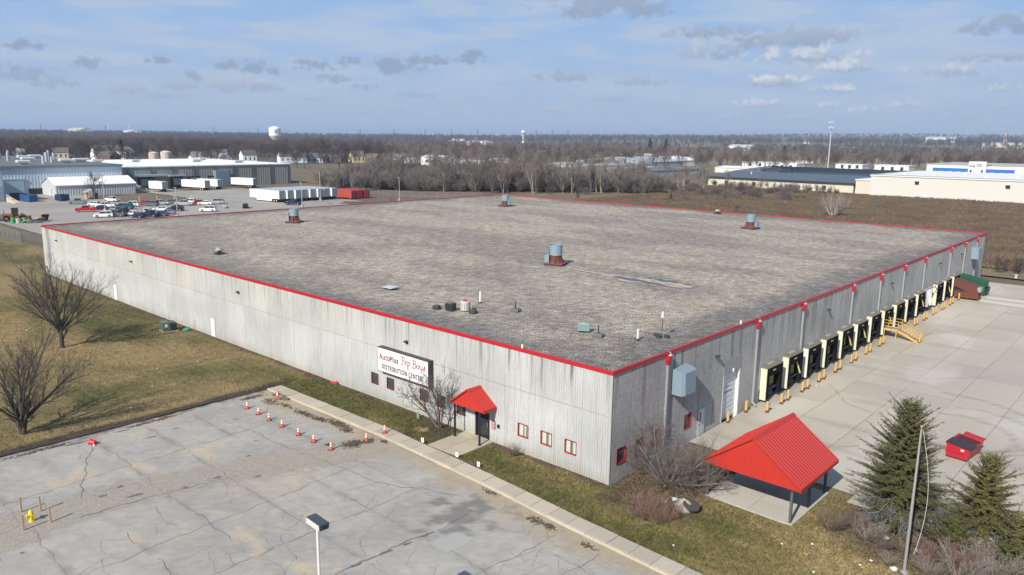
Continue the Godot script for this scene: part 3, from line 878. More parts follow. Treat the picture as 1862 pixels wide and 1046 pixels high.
func roof_tone(x: float, z: float) -> Color:
	var c := mixc(Color(0.475, 0.412, 0.335), Color(0.335, 0.298, 0.255), 0.5 + 1.2 * big.get_noise_2d(x * 1.4, z * 2.6) + 1.1 * mid.get_noise_2d(x * 0.35, z * 0.9))
	c = mixc(c, Color(0.50, 0.435, 0.355), 0.55 * smoothstep(0.12, 0.4, big.get_noise_2d(x * 1.1 + 30.0, z * 3.0)))
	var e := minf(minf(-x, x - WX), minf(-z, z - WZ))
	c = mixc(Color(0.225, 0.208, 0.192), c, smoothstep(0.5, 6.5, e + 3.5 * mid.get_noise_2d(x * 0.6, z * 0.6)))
	# the washed line from the fan to the puddle
	var p := Geometry2D.get_closest_point_to_segment(Vector2(x, z), Vector2(-28.5, -29.8), Vector2(-14.0, -29.2))
	var d := p.distance_to(Vector2(x, z)) + 0.8 * mid.get_noise_2d(x, z)
	c = mixc(Color(0.50, 0.445, 0.36), c, smoothstep(0.2, 1.1, d))
	return c * (0.98 + 0.3 * fine.get_noise_2d(x * 1.6, z * 1.6) + 0.62 * (grit(x, z) - 0.5))

func warehouse() -> void:
	var o := thing("warehouse", "huge flat-roofed concrete warehouse with ribbed pale walls and red roof edge", "warehouse")
	var wf := [[-25.95, -24.9, 1.25, 2.3], [-23.75, -22.7, 1.25, 2.3], [-19.35, -18.3, 1.25, 2.3], [-17.2, -16.15, 1.25, 2.3], [-14.9, -13.85, 1.25, 2.3], [-8.3, -7.25, 1.22, 2.26], [-6.08, -5.03, 1.22, 2.26], [-3.86, -2.81, 1.22, 2.26], [-12.75, -11.25, -0.3, 2.2]]
	var n := 47
	for i in n:
		var x0 := WX * (n - i) / n + 0.006
		var x1 := WX * (n - i - 1) / n - 0.006
		part("wall_panel", front_panel(x0, x1, -0.4, 4.78, wf), M.precast, o)
		part("wall_panel", front_panel(x0, x1, 4.80, 7.72, []), M.precast, o)
	var wd := [[-0.78, -1.85, 1.18, 2.32], [-2.98, -4.05, 1.18, 2.32], [-5.1, -6.17, 1.18, 2.32], [-9.75, -10.8, 1.18, 2.32], [-15.85, -18.85, -0.3, 4.06]]
	n = 46
	for i in n:
		part("wall_panel", dock_panel(WZ * i / n - 0.03, WZ * (i + 1) / n + 0.03, -0.5, 7.72, wd), M.aggregate, o)
	# smooth corner post and the two far walls
	var cb := MB.new()
	cb.col = Color(0.36, 0.36, 0.36)
	cb.box(Vector3(-0.3, -0.4, -0.025), Vector3(0.02, 7.72, 0.012))
	part("corner_post", cb, M.precast, o)
	var back := MB.new()
	back.col = Color(0.4, 0.4, 0.39)
	back.box(Vector3(WX, -0.4, WZ - 0.02), Vector3(0, 7.72, WZ + 0.3))
	part("rear_wall", back, M.precast, o)
	back = MB.new()
	back.col = Color(0.42, 0.42, 0.4)
	back.box(Vector3(WX - 0.02, -0.4, WZ + 0.3), Vector3(WX + 0.3, 7.72, -0.02))
	part("side_wall", back, M.precast, o)
	var core := MB.new()
	core.box(Vector3(WX + 0.3, -0.4, -0.5), Vector3(-0.5, 7.6, -0.32))
	core.box(Vector3(-0.5, -0.4, -0.32), Vector3(-0.32, 7.6, WZ + 0.3))
	part("wall_core", core, M.black, o)
	# roof
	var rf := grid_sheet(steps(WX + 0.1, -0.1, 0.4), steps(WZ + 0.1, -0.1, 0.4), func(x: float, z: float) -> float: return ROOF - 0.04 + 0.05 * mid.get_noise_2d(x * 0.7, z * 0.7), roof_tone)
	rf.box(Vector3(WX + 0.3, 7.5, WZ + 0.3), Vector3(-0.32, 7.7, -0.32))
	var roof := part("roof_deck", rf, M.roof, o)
	var pud := MB.new()
	flat_poly(pud, blot(-17.4, -29.3, 3.1, 0.62, 0.12, 3.0, 1.3), ROOF + 0.03)
	flat_poly(pud, blot(-14.9, -31.3, 2.3, 0.6, 0.1, 5.0, 1.3), ROOF + 0.03)
	part("puddle", pud, flat(0.10, 0.098, 0.094, 0.4), roof)
	var dry := MB.new()
	dry.col = Color(0.43, 0.385, 0.315)
	flat_poly(dry, blot(-17.6, -29.3, 4.3, 1.3, 0.12, 3.5, 0.9), ROOF + 0.018)
	flat_poly(dry, blot(-14.6, -31.1, 3.2, 1.2, 0.1, 5.5, 0.9), ROOF + 0.016)
	flat_poly(dry, blot(-24.5, -29.9, 4.0, 0.32, 0.03, 8.0), ROOF + 0.014)
	part("silt_patch", dry, M.precast, roof)
	var seam := MB.new()
	for q in [[-70.0, -20.0, -45.0, -20.6], [-40.0, -37.0, -18.0, -38.0], [-60.0, -52.0, -20.0, -50.0], [-95.0, -40.0, -70.0, -41.0], [-18.0, -12.0, -12.0, -11.7], [-50.0, -70.0, -12.0, -66.0]]:
		crack_line(seam, Vector2(q[0], q[1]), Vector2(q[2], q[3]), 0.035, ROOF + 0.03, func(_x: float, _z: float) -> bool: return true)
	stuff("roof_seam", seam, M.crack, roof)
	# red metal edge with a seam every three metres
	for s in 4:
		var fb := MB.new()
		var len := -WX if s % 2 == 0 else -WZ
		var a := 0.0
		while a < len - 0.01:
			var q := minf(a + 3.05, len)
			match s:
				0: fb.box(Vector3(-a - 0.006 if a > 0 else 0.06, 7.72, -0.10), Vector3(-q, 7.985, 0.06))
				1: fb.box(Vector3(-0.10, 7.721, -a - 0.006 if a > 0 else -0.10), Vector3(0.06, 7.987, -q))
				2: fb.box(Vector3(-a - 0.006, 7.7, WZ - 0.07), Vector3(-q, 8.0, WZ + 0.13))
				3: fb.box(Vector3(WX - 0.07, 7.701, -a - 0.006 if a > 0 else -0.13), Vector3(WX + 0.13, 8.002, maxf(-q, WZ + 0.13)))
			a = q
		part("roof_edge_trim", fb, M.redtrim, o)
	for i in wf.size() - 1:
		var h: Array = wf[i]
		window(o, Transform3D(Basis(), Vector3(h[0], h[2], 0)), h[1] - h[0], h[3] - h[2], i >= 5, [0, 0, 0, 0, 0, 0.72, 0.55, 0.5][i])
	for i in 4:
		var h: Array = wd[i]
		window(o, Transform3D(Basis(Vector3(0, 0, -1), Vector3(0, 1, 0), Vector3(1, 0, 0)), Vector3(0, h[2], h[0])), absf(h[1] - h[0]), h[3] - h[2], false, 0.0)
	# entrance set back in the wall
	var en := MB.new()
	en.box(Vector3(-12.75, -0.1, -0.30), Vector3(-12.69, 2.2, 0.04)); en.box(Vector3(-11.31, -0.1, -0.30), Vector3(-11.25, 2.2, 0.04)); en.box(Vector3(-12.69, 2.12, -0.30), Vector3(-11.31, 2.2, 0.04))
	var door := part("entrance_door", en, M.darkmetal, o)
	var eg := MB.new()
	eg.box(Vector3(-12.69, 0.0, -0.24), Vector3(-11.31, 2.12, -0.22))
	part("pane", eg, M.glassdark, door)
	var eh := MB.new()
	eh.beam(Vector3(-11.62, 0.85, -0.19), Vector3(-11.62, 1.25, -0.19), 0.03, 0.03)
	part("handle", eh, M.steel, door)
	var ns := MB.new()
	ns.box(Vector3(-10.95, 1.05, 0.045), Vector3(-10.55, 1.75, 0.06))
	var nt := part("notice_plate", ns, flat(0.28, 0.03, 0.06, 0.5), o)
	ns = MB.new()
	for k in 5: ns.box(Vector3(-10.89, 1.13 + k * 0.115, 0.063), Vector3(-10.61 - 0.05 * (k % 2), 1.17 + k * 0.115, 0.066))
	part("print", ns, M.white, nt)
	ns = MB.new()
	ns.box(Vector3(-10.3, 1.3, 0.045), Vector3(-10.1, 1.55, 0.15))
	part("intercom", ns, M.black, o)
	# plain steel doors in the long wall
	for x in [-55.95, -84.25]:
		var db := MB.new()
		db.box(Vector3(x - 0.08, -0.05, 0.0), Vector3(x + 1.0, 2.28, 0.045))
		var fr := part("door", db, M.galv, o)
		var dl := MB.new()
		dl.box(Vector3(x, 0.05, 0.02), Vector3(x + 0.92, 2.2, 0.065))
		part("door_leaf", dl, M.white, fr)
		var kn := MB.new()
		kn.box(Vector3(x + 0.82, 1.0, 0.066), Vector3(x + 0.87, 1.1, 0.11))
		part("handle", kn, M.steel, fr)
	# personnel door in the dock wall
	var pd := MB.new()
	pd.box(Vector3(0.0, -0.05, -11.85), Vector3(0.05, 2.25, -12.95))
	var pf := part("door", pd, M.galv, o)
	pd = MB.new()
	pd.box(Vector3(0.02, 0.05, -11.93), Vector3(0.07, 2.17, -12.87))
	part("door_leaf", pd, flat(0.5, 0.52, 0.55, 0.5), pf)
	pd = MB.new()
	pd.box(Vector3(0.072, 1.2, -12.1), Vector3(0.08, 1.95, -12.28))
	part("pane", pd, M.glassdark, pf)
	pd = MB.new()
	pd.box(Vector3(0.072, 0.85, -12.02), Vector3(0.076, 1.0, -12.16))
	part("sticker", pd, M.redtrim, pf)
	# roll-up door
	var od := MB.new()
	for k in 9:
		od.box(Vector3(-0.30, 0.0 + k * 0.45, -15.95), Vector3(-0.22, 0.435 + k * 0.45, -18.62))
		od.box(Vector3(-0.22, 0.1 + k * 0.45, -15.95), Vector3(-0.205, 0.33 + k * 0.45, -18.62))
	var rd := part("roll_up_door", od, flat(0.60, 0.63, 0.66, 0.5), o)
	od = MB.new()
	od.box(Vector3(-0.3, -0.3, -18.62), Vector3(0.035, 4.06, -18.85))
	od.box(Vector3(-0.3, -0.3, -15.85), Vector3(0.012, 4.06, -15.95))
	part("door_jamb", od, M.white, rd)
	od = MB.new()
	od.col = Color(0.33, 0.33, 0.335)
	od.box(Vector3(0.0, 4.06, -15.8), Vector3(0.03, 5.35, -18.9))
	part("lintel_panel", od, M.precast, rd)
	od = MB.new()
	od.box(Vector3(-0.204, 2.85, -16.1), Vector3(-0.198, 2.9, -17.4)); od.box(Vector3(-0.204, 2.37, -16.6), Vector3(-0.198, 2.44, -17.9))
	od.box(Vector3(-0.204, 2.32, -16.0), Vector3(-0.198, 2.35, -17.0))
	part("scuff_mark", od, M.darkmetal, rd)
	od = MB.new()
	od.box(Vector3(0.03, 4.12, -17.4), Vector3(0.12, 4.4, -17.5))
	part("door_lamp", od, M.white, rd)
	# downspouts with red collector heads
	for z in SPOUTS:
		var hb := MB.new()
		hb.cbox(Vector3(0.0, 7.32, z + 0.17), Vector3(0.3, 7.69, z - 0.17), 0.02)
		hb.hexa([Vector3(0.02, 7.0, z + 0.1), Vector3(0.2, 7.0, z + 0.1), Vector3(0.2, 7.0, z - 0.1), Vector3(0.02, 7.0, z - 0.1), Vector3(0.02, 7.32, z + 0.15), Vector3(0.28, 7.32, z + 0.15), Vector3(0.28, 7.32, z - 0.15), Vector3(0.02, 7.32, z - 0.15)])
		var head := part("collector_head", hb, M.redtrim, o)
		var sb := MB.new()
		sb.box(Vector3(0.04, 0.35, z + 0.085), Vector3(0.20, 7.0, z - 0.085))
		for y in [1.6, 3.6, 5.6]: sb.box(Vector3(0.0, y, z + 0.12), Vector3(0.215, y + 0.06, z - 0.12))
		sb.beam(Vector3(0.13, 0.42, z), Vector3(0.42, 0.12, z - 0.05), 0.17, 0.16)
		part("downspout", sb, M.galv, head)
		var lip := MB.new()
		lip.tri(Vector3(0.08, 8.01, z - 0.03), Vector3(0.34, 7.72, z - 0.12), Vector3(0.1, 7.9, z - 0.34))
		lip.tri(Vector3(0.08, 8.01, z - 0.03), Vector3(0.1, 7.9, z - 0.34), Vector3(0.34, 7.72, z - 0.12))
		lip.box(Vector3(0.1, 7.7, z - 0.05), Vector3(0.3, 7.74, z - 0.3))
		part("overflow_lip", lip, M.white, head)
	# sheet-metal weather hoods
	for z in [-7.6, -100.2]:
		var hb := MB.new()
		var zb: float = z - 2.0
		hb.hexa([Vector3(0.0, 4.55, z), Vector3(0.85, 4.55, z), Vector3(0.85, 4.55, zb), Vector3(0.0, 4.55, zb), Vector3(0.0, 6.5, z), Vector3(0.75, 6.35, z), Vector3(0.75, 6.35, zb), Vector3(0.0, 6.5, zb)])
		hb.hexa([Vector3(0.85, 4.55, z), Vector3(1.05, 4.6, z - 0.25), Vector3(1.05, 4.6, zb + 0.25), Vector3(0.85, 4.55, zb), Vector3(0.75, 6.35, z), Vector3(0.98, 6.28, z - 0.25), Vector3(0.98, 6.28, zb + 0.25), Vector3(0.75, 6.35, zb)])
		part("weather_hood", hb, M.bluegrey, o)
	# wall lights
	for p in [Vector3(-106.2, 6.1, 0.03), Vector3(-77.4, 6.15, 0.03), Vector3(-49.1, 6.1, 0.03), Vector3(-20.9, 5.95, 0.03)]:
		var lb := MB.new()
		lb.hexa([p + Vector3(-0.17, -0.15, 0), p + Vector3(0.17, -0.15, 0), p + Vector3(0.17, -0.15, -0.04), p + Vector3(-0.17, -0.15, -0.04), p + Vector3(-0.17, 0.17, 0.04), p + Vector3(0.17, 0.17, 0.04), p + Vector3(0.17, 0.17, -0.04), p + Vector3(-0.17, 0.17, -0.04)])
		lb.box(p + Vector3(-0.15, 0.02, 0), p + Vector3(0.15, 0.16, 0.26))
		part("wall_lamp", lb, M.darkmetal, o)
	for z in [-14.2, -38.0, -58.6, -80.5, -93.0]:
		var lb := MB.new()
		lb.box(Vector3(0, 6.0, z), Vector3(0.3, 6.16, z - 0.28))
		part("wall_lamp", lb, M.darkmetal, o)
	for p in [Vector3(-8.0, 8.0, -0.03), Vector3(-0.03, 8.0, -18.4)]:
		var lb := MB.new()
		lb.tube(p, p + Vector3(0, 0.28, 0), 0.07, 0.07, 8, true)
		part("vent_stub", lb, M.white, o)

func sign_board() -> void:
	var o := thing("wall_sign", "large white sign in a black box frame on the long front wall", "sign", Vector3(-20.9, 2.92, 0.05))
	var b := MB.new()
	b.box(Vector3(-3.32, 0.0, 0.0), Vector3(3.32, 2.16, 0.55))
	part("sign_box", b, flat(0.035, 0.037, 0.04, 0.45), o)
	b = MB.new()
	b.box(Vector3(-3.27, 0.06, 0.52), Vector3(3.27, 2.10, 0.556))
	part("sign_face", b, flat(0.80, 0.80, 0.80, 0.4), o)
	b = MB.new()
	for x in [-2.4, 0.0, 2.4]: b.box(Vector3(x - 0.06, 0.2, -0.05), Vector3(x + 0.06, 1.9, 0.0))
	part("bracket", b, M.darkmetal, o)
	b = MB.new()
	b.box(Vector3(-3.05, 1.14, 0.556), Vector3(3.05, 1.152, 0.561))
	part("rule_line", b, M.darkmetal, o)
	var red := flat(0.26, 0.008, 0.02, 0.6)
	var ink := flat(0.012, 0.013, 0.015, 0.7)
	letters(o, "Auto", -3.05, 1.30, 0.80, 1.42, red, true)
	letters(o, "Plus", -1.58, 1.30, 0.80, 1.10, ink, true)
	letters(o, "DISTRIBUTION CENTER", -2.7, 0.42, 0.56, 5.3, ink, true)
	# slab-sided script in red, drawn as pen strokes
	var P := MB.new()
	var pen := [
		[[0.0, 0.66], [0.1, 0.72], [0.45, 0.66], [0.52, 0.52], [0.42, 0.36], [0.22, 0.32]], [[0.26, 0.64], [0.2, 0.0]], [[0.08, 0.0], [0.32, 0.0]],
		[[0.58, 0.2], [0.78, 0.26], [0.76, 0.4], [0.62, 0.38], [0.56, 0.2], [0.62, 0.03], [0.84, 0.06]],
		[[0.92, 0.4], [0.98, 0.36], [0.94, -0.25]], [[0.97, 0.34], [1.12, 0.4], [1.2, 0.24], [1.12, 0.05], [0.97, 0.06]], [[0.84, -0.25], [1.06, -0.25]],
		[[1.42, 0.64], [1.55, 0.72], [1.9, 0.66], [1.95, 0.52], [1.82, 0.38], [1.65, 0.36]], [[1.82, 0.37], [1.98, 0.26], [1.96, 0.08], [1.78, 0.0], [1.5, 0.02]], [[1.68, 0.64], [1.62, 0.02]],
		[[2.16, 0.38], [2.06, 0.22], [2.14, 0.05], [2.3, 0.06], [2.38, 0.24], [2.3, 0.38], [2.16, 0.38]],
		[[2.44, 0.4], [2.5, 0.36], [2.5, 0.12], [2.62, 0.05], [2.74, 0.16]], [[2.8, 0.4], [2.76, 0.1], [2.68, -0.2], [2.52, -0.24]],
		[[2.9, 0.1], [3.12, 0.5], [3.06, 0.2], [3.16, 0.06], [2.98, 0.0], [2.86, 0.1]]]
	for s in pen:
		for k in s.size() - 1:
			P.beam(Vector3(s[k][0], s[k][1], 0), Vector3(s[k + 1][0], s[k + 1][1], 0), 0.12, 0.01)
	part("script_lettering", P, red, o, Vector3(-0.16, 1.24, 0.565))

func letters(o: Node, text: String, x: float, y: float, height: float, width: float, m: Material, bold: bool) -> void:
	var t := TextMesh.new()
	var f := SystemFont.new()
	f.font_names = PackedStringArray(["Droid Sans"])
	f.font_weight = 700 if bold else 400
	t.font = f
	t.text = text
	t.font_size = 64
	t.pixel_size = 0.01
	t.depth = 0.012
	t.horizontal_alignment = HORIZONTAL_ALIGNMENT_LEFT
	t.vertical_alignment = VERTICAL_ALIGNMENT_BOTTOM
	var bb := t.get_aabb()
	var n := partm("lettering", t, m, o)
	var sy := height / 0.6 if text.to_upper() != text else height / 0.47
	n.scale = Vector3(width / maxf(bb.size.x, 0.01), sy * 0.78, 1.0)
	n.position = Vector3(x - bb.position.x * n.scale.x, y - bb.position.y * n.scale.y - (0.13 * height / 0.6), 0.562)

# ---------------------------------------------------------------- things along the docks
func docks() -> void:
	rng.seed = 71
	for k in 15:
		var z := -23.0 - 4.63 * k
		var side: Material = M.cream if k != 2 else M.offwhite
		var name_k: String = ORD[k]
		if k == 11:
			var t := thing("dock_shelter", "wrecked dock shelter with torn pale curtain, twelfth from the front corner", "dock shelter", Vector3(0, 0, z), 0, "dock shelters along the truck yard")
			var c := MB.new()
			c.quad(Vector3(0.02, 1.0, 0.0), Vector3(0.62, 1.2, -0.2), Vector3(0.5, 3.2, -0.1), Vector3(0.02, 3.2, 0.0))
			c.box(Vector3(0.02, 3.1, 0.0), Vector3(0.55, 3.22, -3.2))
			part("frame", c, M.galv, t)
			for s in 7:
				c = MB.new()
				var a := Vector3(0.5 + 0.05 * (s % 2), 3.15, -0.1 - s * 0.28)
				var b := Vector3(0.55 + rng.randf_range(-0.15, 0.25), rng.randf_range(0.7, 1.3), a.z - rng.randf_range(-0.1, 0.3))
				c.beam(a, b, 0.03, 0.24)
				part("torn_curtain", c, flat(0.62, 0.66, 0.70, 0.5), t)
			dock_inner(t, 0.2)
			c = MB.new()
			c.beam(Vector3(0.55, 3.3, -3.4), Vector3(0.75, 2.6, -4.0), 0.08, 0.08)
			part("broken_strut", c, M.black, t)
			continue
		var t := thing("dock_shelter", ("%s black dock shelter with a %s side, %s from the front corner" % ["padded", "white" if k == 2 else "cream", name_k]), "dock shelter", Vector3(0, 0, z), 0, "dock shelters along the truck yard")
		var h := 3.26 + rng.randf_range(-0.05, 0.06)
		var w := 3.35
		var b := MB.new()
		b.box(Vector3(0.02, 0.28, 0.02), Vector3(0.60, h - 0.02, -0.03))
		part("side_panel", b, side, t)
		b = MB.new()
		b.box(Vector3(0.02, 0.28, -w + 0.03), Vector3(0.60, h - 0.02, -w - 0.02))
		part("side_panel", b, side, t)
		b = MB.new()
		var sag := rng.randf_range(0.0, 0.07)
		b.hexa([Vector3(0.0, h - 0.04, 0.03), Vector3(0.64, h - 0.04, 0.03), Vector3(0.64, h - 0.04 - sag, -w - 0.03), Vector3(0.0, h - 0.04 - sag, -w - 0.03), Vector3(0.0, h + 0.16, 0.03), Vector3(0.64, h, 0.03), Vector3(0.64, h - sag, -w - 0.03), Vector3(0.0, h + 0.16 - sag, -w - 0.03)])
		part("top_cover", b, flat(0.17, 0.155, 0.125, 0.9), t)
		b = MB.new()
		b.cbox(Vector3(0.05, h - 0.85, -0.03), Vector3(0.63, h - 0.05, -w + 0.03), 0.05)
		part("head_pad", b, M.rubber, t)
		for s in [[-0.03, -0.55], [-w + 0.55, -w + 0.03]]:
			b = MB.new()
			var lean := rng.randf_range(-0.06, 0.06)
			b.hexa([Vector3(0.05, 0.34, s[0]), Vector3(0.62, 0.34, s[0] + lean), Vector3(0.62, 0.34, s[1] + lean), Vector3(0.05, 0.34, s[1]), Vector3(0.05, h - 0.8, s[0]), Vector3(0.62, h - 0.8, s[0]), Vector3(0.62, h - 0.8, s[1]), Vector3(0.05, h - 0.8, s[1])])
			part("side_pad", b, M.rubber, t)
		b = MB.new()
		b.box(Vector3(0.63, h - 0.42, -1.2), Vector3(0.645, h - 0.34, -1.75))
		part("label_plate", b, M.offwhite, t)
		if k % 3 == 1 or k == 5:
			b = MB.new()
			b.beam(Vector3(0.4, 2.3, -2.45), Vector3(0.66, 1.2, -2.75), 0.1, 0.12)
			part("torn_pad_edge", b, flat(0.55, 0.52, 0.2, 0.8), t)
		dock_inner(t, 0.02)
		b = MB.new()
		b.hexa([Vector3(0.02, h + 0.10, -1.1), Vector3(0.3, h + 0.05, -1.1), Vector3(0.3, h + 0.05, -2.3), Vector3(0.02, h + 0.10, -2.3), Vector3(0.02, h + 0.19, -1.15), Vector3(0.25, h + 0.15, -1.15), Vector3(0.25, h + 0.13, -2.2), Vector3(0.02, h + 0.19, -2.2)])
		part("top_patch", b, flat(0.30, 0.27, 0.22, 0.95), t)
	# guard posts in pairs
	var zs := [-16.45, -19.75, -21.04, -23.99, -25.37, -28.53, -29.85, -32.65, -33.95, -37.0, -38.4, -41.6, -42.9, -46.2, -47.55, -50.8, -52.1, -64.3, -65.6, -68.6, -69.9, -73.1, -74.45, -77.7, -78.9, -82.0, -83.4, -87.1]
	for i in zs.size():
		var x := 1.68 if i > 1 else 0.35
		var lab := "yellow guard post at the front jamb of the roll-up door"
		if i == 1: lab = "yellow guard post at the far jamb of the roll-up door"
		elif i == 2: lab = "lone yellow guard post before the first dock shelter"
		elif i == zs.size() - 1: lab = "last yellow guard post, beside the rust-red compactor"
		elif i > 2:
			lab = "yellow guard post, %s one of the %s pair along the docks" % ["near" if (i - 3) % 2 == 0 else "far", ORD[(i - 3) / 2]]
		var t := thing("guard_post", lab, "bollard", Vector3(x, 0, zs[i] as float), 0, "yellow guard posts along the docks")
		var b := MB.new()
		var lean := Vector3(rng.randf_range(-0.04, 0.04), 0, rng.randf_range(-0.04, 0.04))
		var tall := 1.0 + rng.randf_range(-0.05, 0.08)
		b.tube(Vector3(0, -0.1, 0), Vector3(0, tall - 0.06, 0) + lean, 0.115, 0.115, 12)
		b.lathe(PackedVector2Array([Vector2(0.115, tall - 0.06), Vector2(0.09, tall - 0.01), Vector2(0.0, tall + 0.015)]), 12, lean)
		part("post", b, M.yellow, t)
		b = MB.new()
		b.lathe(PackedVector2Array([Vector2(0.2, -0.05), Vector2(0.19, 0.02), Vector2(0.125, 0.03 + rng.randf_range(0.0, 0.12)), Vector2(0.117, 0.2)]), 12)
		part("rusty_foot", b, M.rust, t)
		if i in [2, 3, 9]:
			b = MB.new()
			b.box(Vector3(0.1, tall - 0.4, -0.1), Vector3(0.16, tall - 0.05, 0.12))
			part("tag_plate", b, M.galv, t)
	stairs()
	compactors()

func dock_inner(t: Node, x: float) -> void:
	var b := MB.new()
	b.box(Vector3(x, 1.15, -0.6), Vector3(x + 0.04, 2.5, -2.75))
	var d := part("dock_door", b, flat(0.36, 0.33, 0.09, 0.7), t)
	b = MB.new()
	for y in [1.6, 2.05]: b.box(Vector3(x + 0.04, y, -0.6), Vector3(x + 0.055, y + 0.03, -2.75))
	for z in [-1.3, -2.05]: b.box(Vector3(x + 0.04, 1.15, z), Vector3(x + 0.052, 2.5, z - 0.03))
	part("panel_rib", b, M.black, d)
	b = MB.new()
	b.box(Vector3(0.0, -0.1, 0.15), Vector3(0.05, 1.15, -3.5))
	part("dock_face", b, M.darkmetal, t)
	b = MB.new()
	b.hexa([Vector3(0.05, 1.05, -0.7), Vector3(0.42, 1.0, -0.7), Vector3(0.42, 1.0, -2.65), Vector3(0.05, 1.05, -2.65), Vector3(0.05, 1.15, -0.7), Vector3(0.42, 1.08, -0.7), Vector3(0.42, 1.08, -2.65), Vector3(0.05, 1.15, -2.65)])
	part("dock_leveller", b, M.darkmetal, t)
	for z in [-0.35, -2.75]:
		b = MB.new()
		b.box(Vector3(0.05, 0.55, z), Vector3(0.3, 1.1, z - 0.28))
		part("bumper", b, M.rubber, t)

func stairs() -> void:
	var t := thing("dock_stairs", "yellow steel stairs with landing and railings down from the docks", "stairs", Vector3(0.05, 0, -55.6))
	var b := MB.new()
	b.box(Vector3(0.0, 1.08, 0.0), Vector3(2.1, 1.14, -1.5))
	part("landing", b, M.galv, t)
	for z in [0.0, -1.5]:
		b = MB.new()
		b.beam(Vector3(0.0, 1.03, z), Vector3(2.1, 1.03, z), 0.06, 0.24)
		b.beam(Vector3(2.05, 1.03, z), Vector3(4.25, 0.08, z), 0.06, 0.26)
		part("stringer", b, M.yellow, t)
		b = MB.new()
		for y in [0.35, 0.7, 1.05]:
			b.beam(Vector3(0.0, 1.1 + y, z), Vector3(2.1, 1.1 + y, z), 0.045, 0.045)
			b.beam(Vector3(2.1, 1.1 + y, z), Vector3(4.25, 0.15 + y, z), 0.045, 0.045)
		for q in [0.05, 1.05, 2.1]: b.beam(Vector3(q, 1.0, z), Vector3(q, 2.17, z), 0.05, 0.05)
		b.beam(Vector3(3.2, 0.6, z), Vector3(3.2, 1.68, z), 0.05, 0.05)
		b.beam(Vector3(4.25, 0.0, z), Vector3(4.25, 1.22, z), 0.05, 0.05)
		part("railing", b, M.yellow, t)
	for k in 6:
		b = MB.new()
		var x := 2.15 + k * 0.35
		b.box(Vector3(x, 0.93 - k * 0.155, -0.03), Vector3(x + 0.28, 0.97 - k * 0.155, -1.47))
		part("tread", b, M.galv, t)
	for p in [[0.6, -0.06], [0.6, -1.44], [1.95, -0.06], [1.95, -1.44]]:
		b = MB.new()
		b.beam(Vector3(p[0], -0.05, p[1]), Vector3(p[0], 1.0, p[1]), 0.1, 0.1)
		part("leg", b, M.yellow, t)
	for q in [[4.55, 0.0], [4.5, -0.9]]:
		var p := thing("stair_guard_post", "short yellow guard post at the foot of the dock stairs, %s one" % ("near" if q[1] == 0.0 else "far"), "bollard", Vector3(q[0], 0, -55.7 + q[1]), 0, "guard posts at the stairs")
		b = MB.new()
		b.tube(Vector3(0, -0.1, 0), Vector3(0, 1.05, 0), 0.11, 0.11, 10, true)
		part("post", b, M.yellow, p)
		b = MB.new()
		b.tube(Vector3(0, -0.1, 0), Vector3(0, 0.1, 0), 0.13, 0.12, 10, true)
		part("rusty_foot", b, M.rust, p)

func compactors() -> void:
	var t := thing("trash_compactor", "rust-red waste compactor with a sloping hopper against the dock wall", "compactor", Vector3(0.2, 0, -88.1))
	var b := MB.new()
	b.box(Vector3(0.5, 0.25, 0.0), Vector3(3.7, 1.15, -1.7))
	part("ram_housing", b, M.rust, t)
	b = MB.new()
	for x in [0.6, 2.2, 3.6]: b.box(Vector3(x, -0.05, 0.06), Vector3(x + 0.12, 0.9, -1.76))
	for y in [0.7, 1.15]: b.box(Vector3(0.5, y, 0.05), Vector3(3.72, y + 0.08, -1.75))
	part("frame_rail", b, flat(0.16, 0.05, 0.04, 0.8), t)
	b = MB.new()
	b.hexa([Vector3(0.3, 1.2, 0.0), Vector3(3.6, 1.2, 0.0), Vector3(3.6, 1.2, -1.7), Vector3(0.3, 1.2, -1.7), Vector3(0.0, 3.0, 0.1), Vector3(3.4, 2.1, 0.1), Vector3(3.4, 2.1, -1.8), Vector3(0.0, 3.0, -1.8)])
	part("hopper", b, M.rust, t)
	b = MB.new()
	b.hexa([Vector3(0.4, 1.22, 0.02), Vector3(2.2, 1.22, 0.02), Vector3(2.2, 1.22, 0.06), Vector3(0.4, 1.22, 0.06), Vector3(0.3, 1.9, 0.06), Vector3(1.3, 1.6, 0.06), Vector3(1.3, 1.6, 0.02), Vector3(0.3, 1.9, 0.02)])
	part("side_opening", b, M.black, t)
	b = MB.new()
	b.box(Vector3(3.4, 1.3, -0.2), Vector3(3.95, 1.95, -1.5))
	part("power_unit", b, M.galv, t)
	t = thing("roll_off_container", "dark green closed roll-off container behind the rust-red compactor", "container", Vector3(0.1, 0, -92.9))
	b = MB.new()
	b.hexa([Vector3(0.4, 0.2, 0.0), Vector3(3.7, 0.2, 0.0), Vector3(3.7, 0.2, -2.3), Vector3(0.4, 0.2, -2.3), Vector3(-0.05, 2.9, 0.0), Vector3(3.7, 2.2, 0.0), Vector3(3.7, 2.2, -2.3), Vector3(-0.05, 2.9, -2.3)])
	var gm := flat(0.008, 0.085, 0.035, 0.5)
	part("body", b, gm, t)
	b = MB.new()
	for x in [0.9, 1.8, 2.7, 3.55]: b.box(Vector3(x, 0.2, 0.05), Vector3(x + 0.1, 2.15 + (3.6 - x) * 0.18, 0.0))
	b.box(Vector3(0.2, 1.2, 0.04), Vector3(3.72, 1.28, 0.0))
	part("side_rib", b, gm, t)
	b = MB.new()
	b.box(Vector3(3.7, 0.5, -0.15), Vector3(4.0, 1.3, -2.1))
	part("end_hitch", b, M.black, t)
	b = MB.new()
	for x in [0.6, 3.2]: b.tube(Vector3(x, 0.1, 0.0), Vector3(x, 0.1, -2.3), 0.12, 0.12, 10, true)
	part("roller", b, M.darkmetal, t)

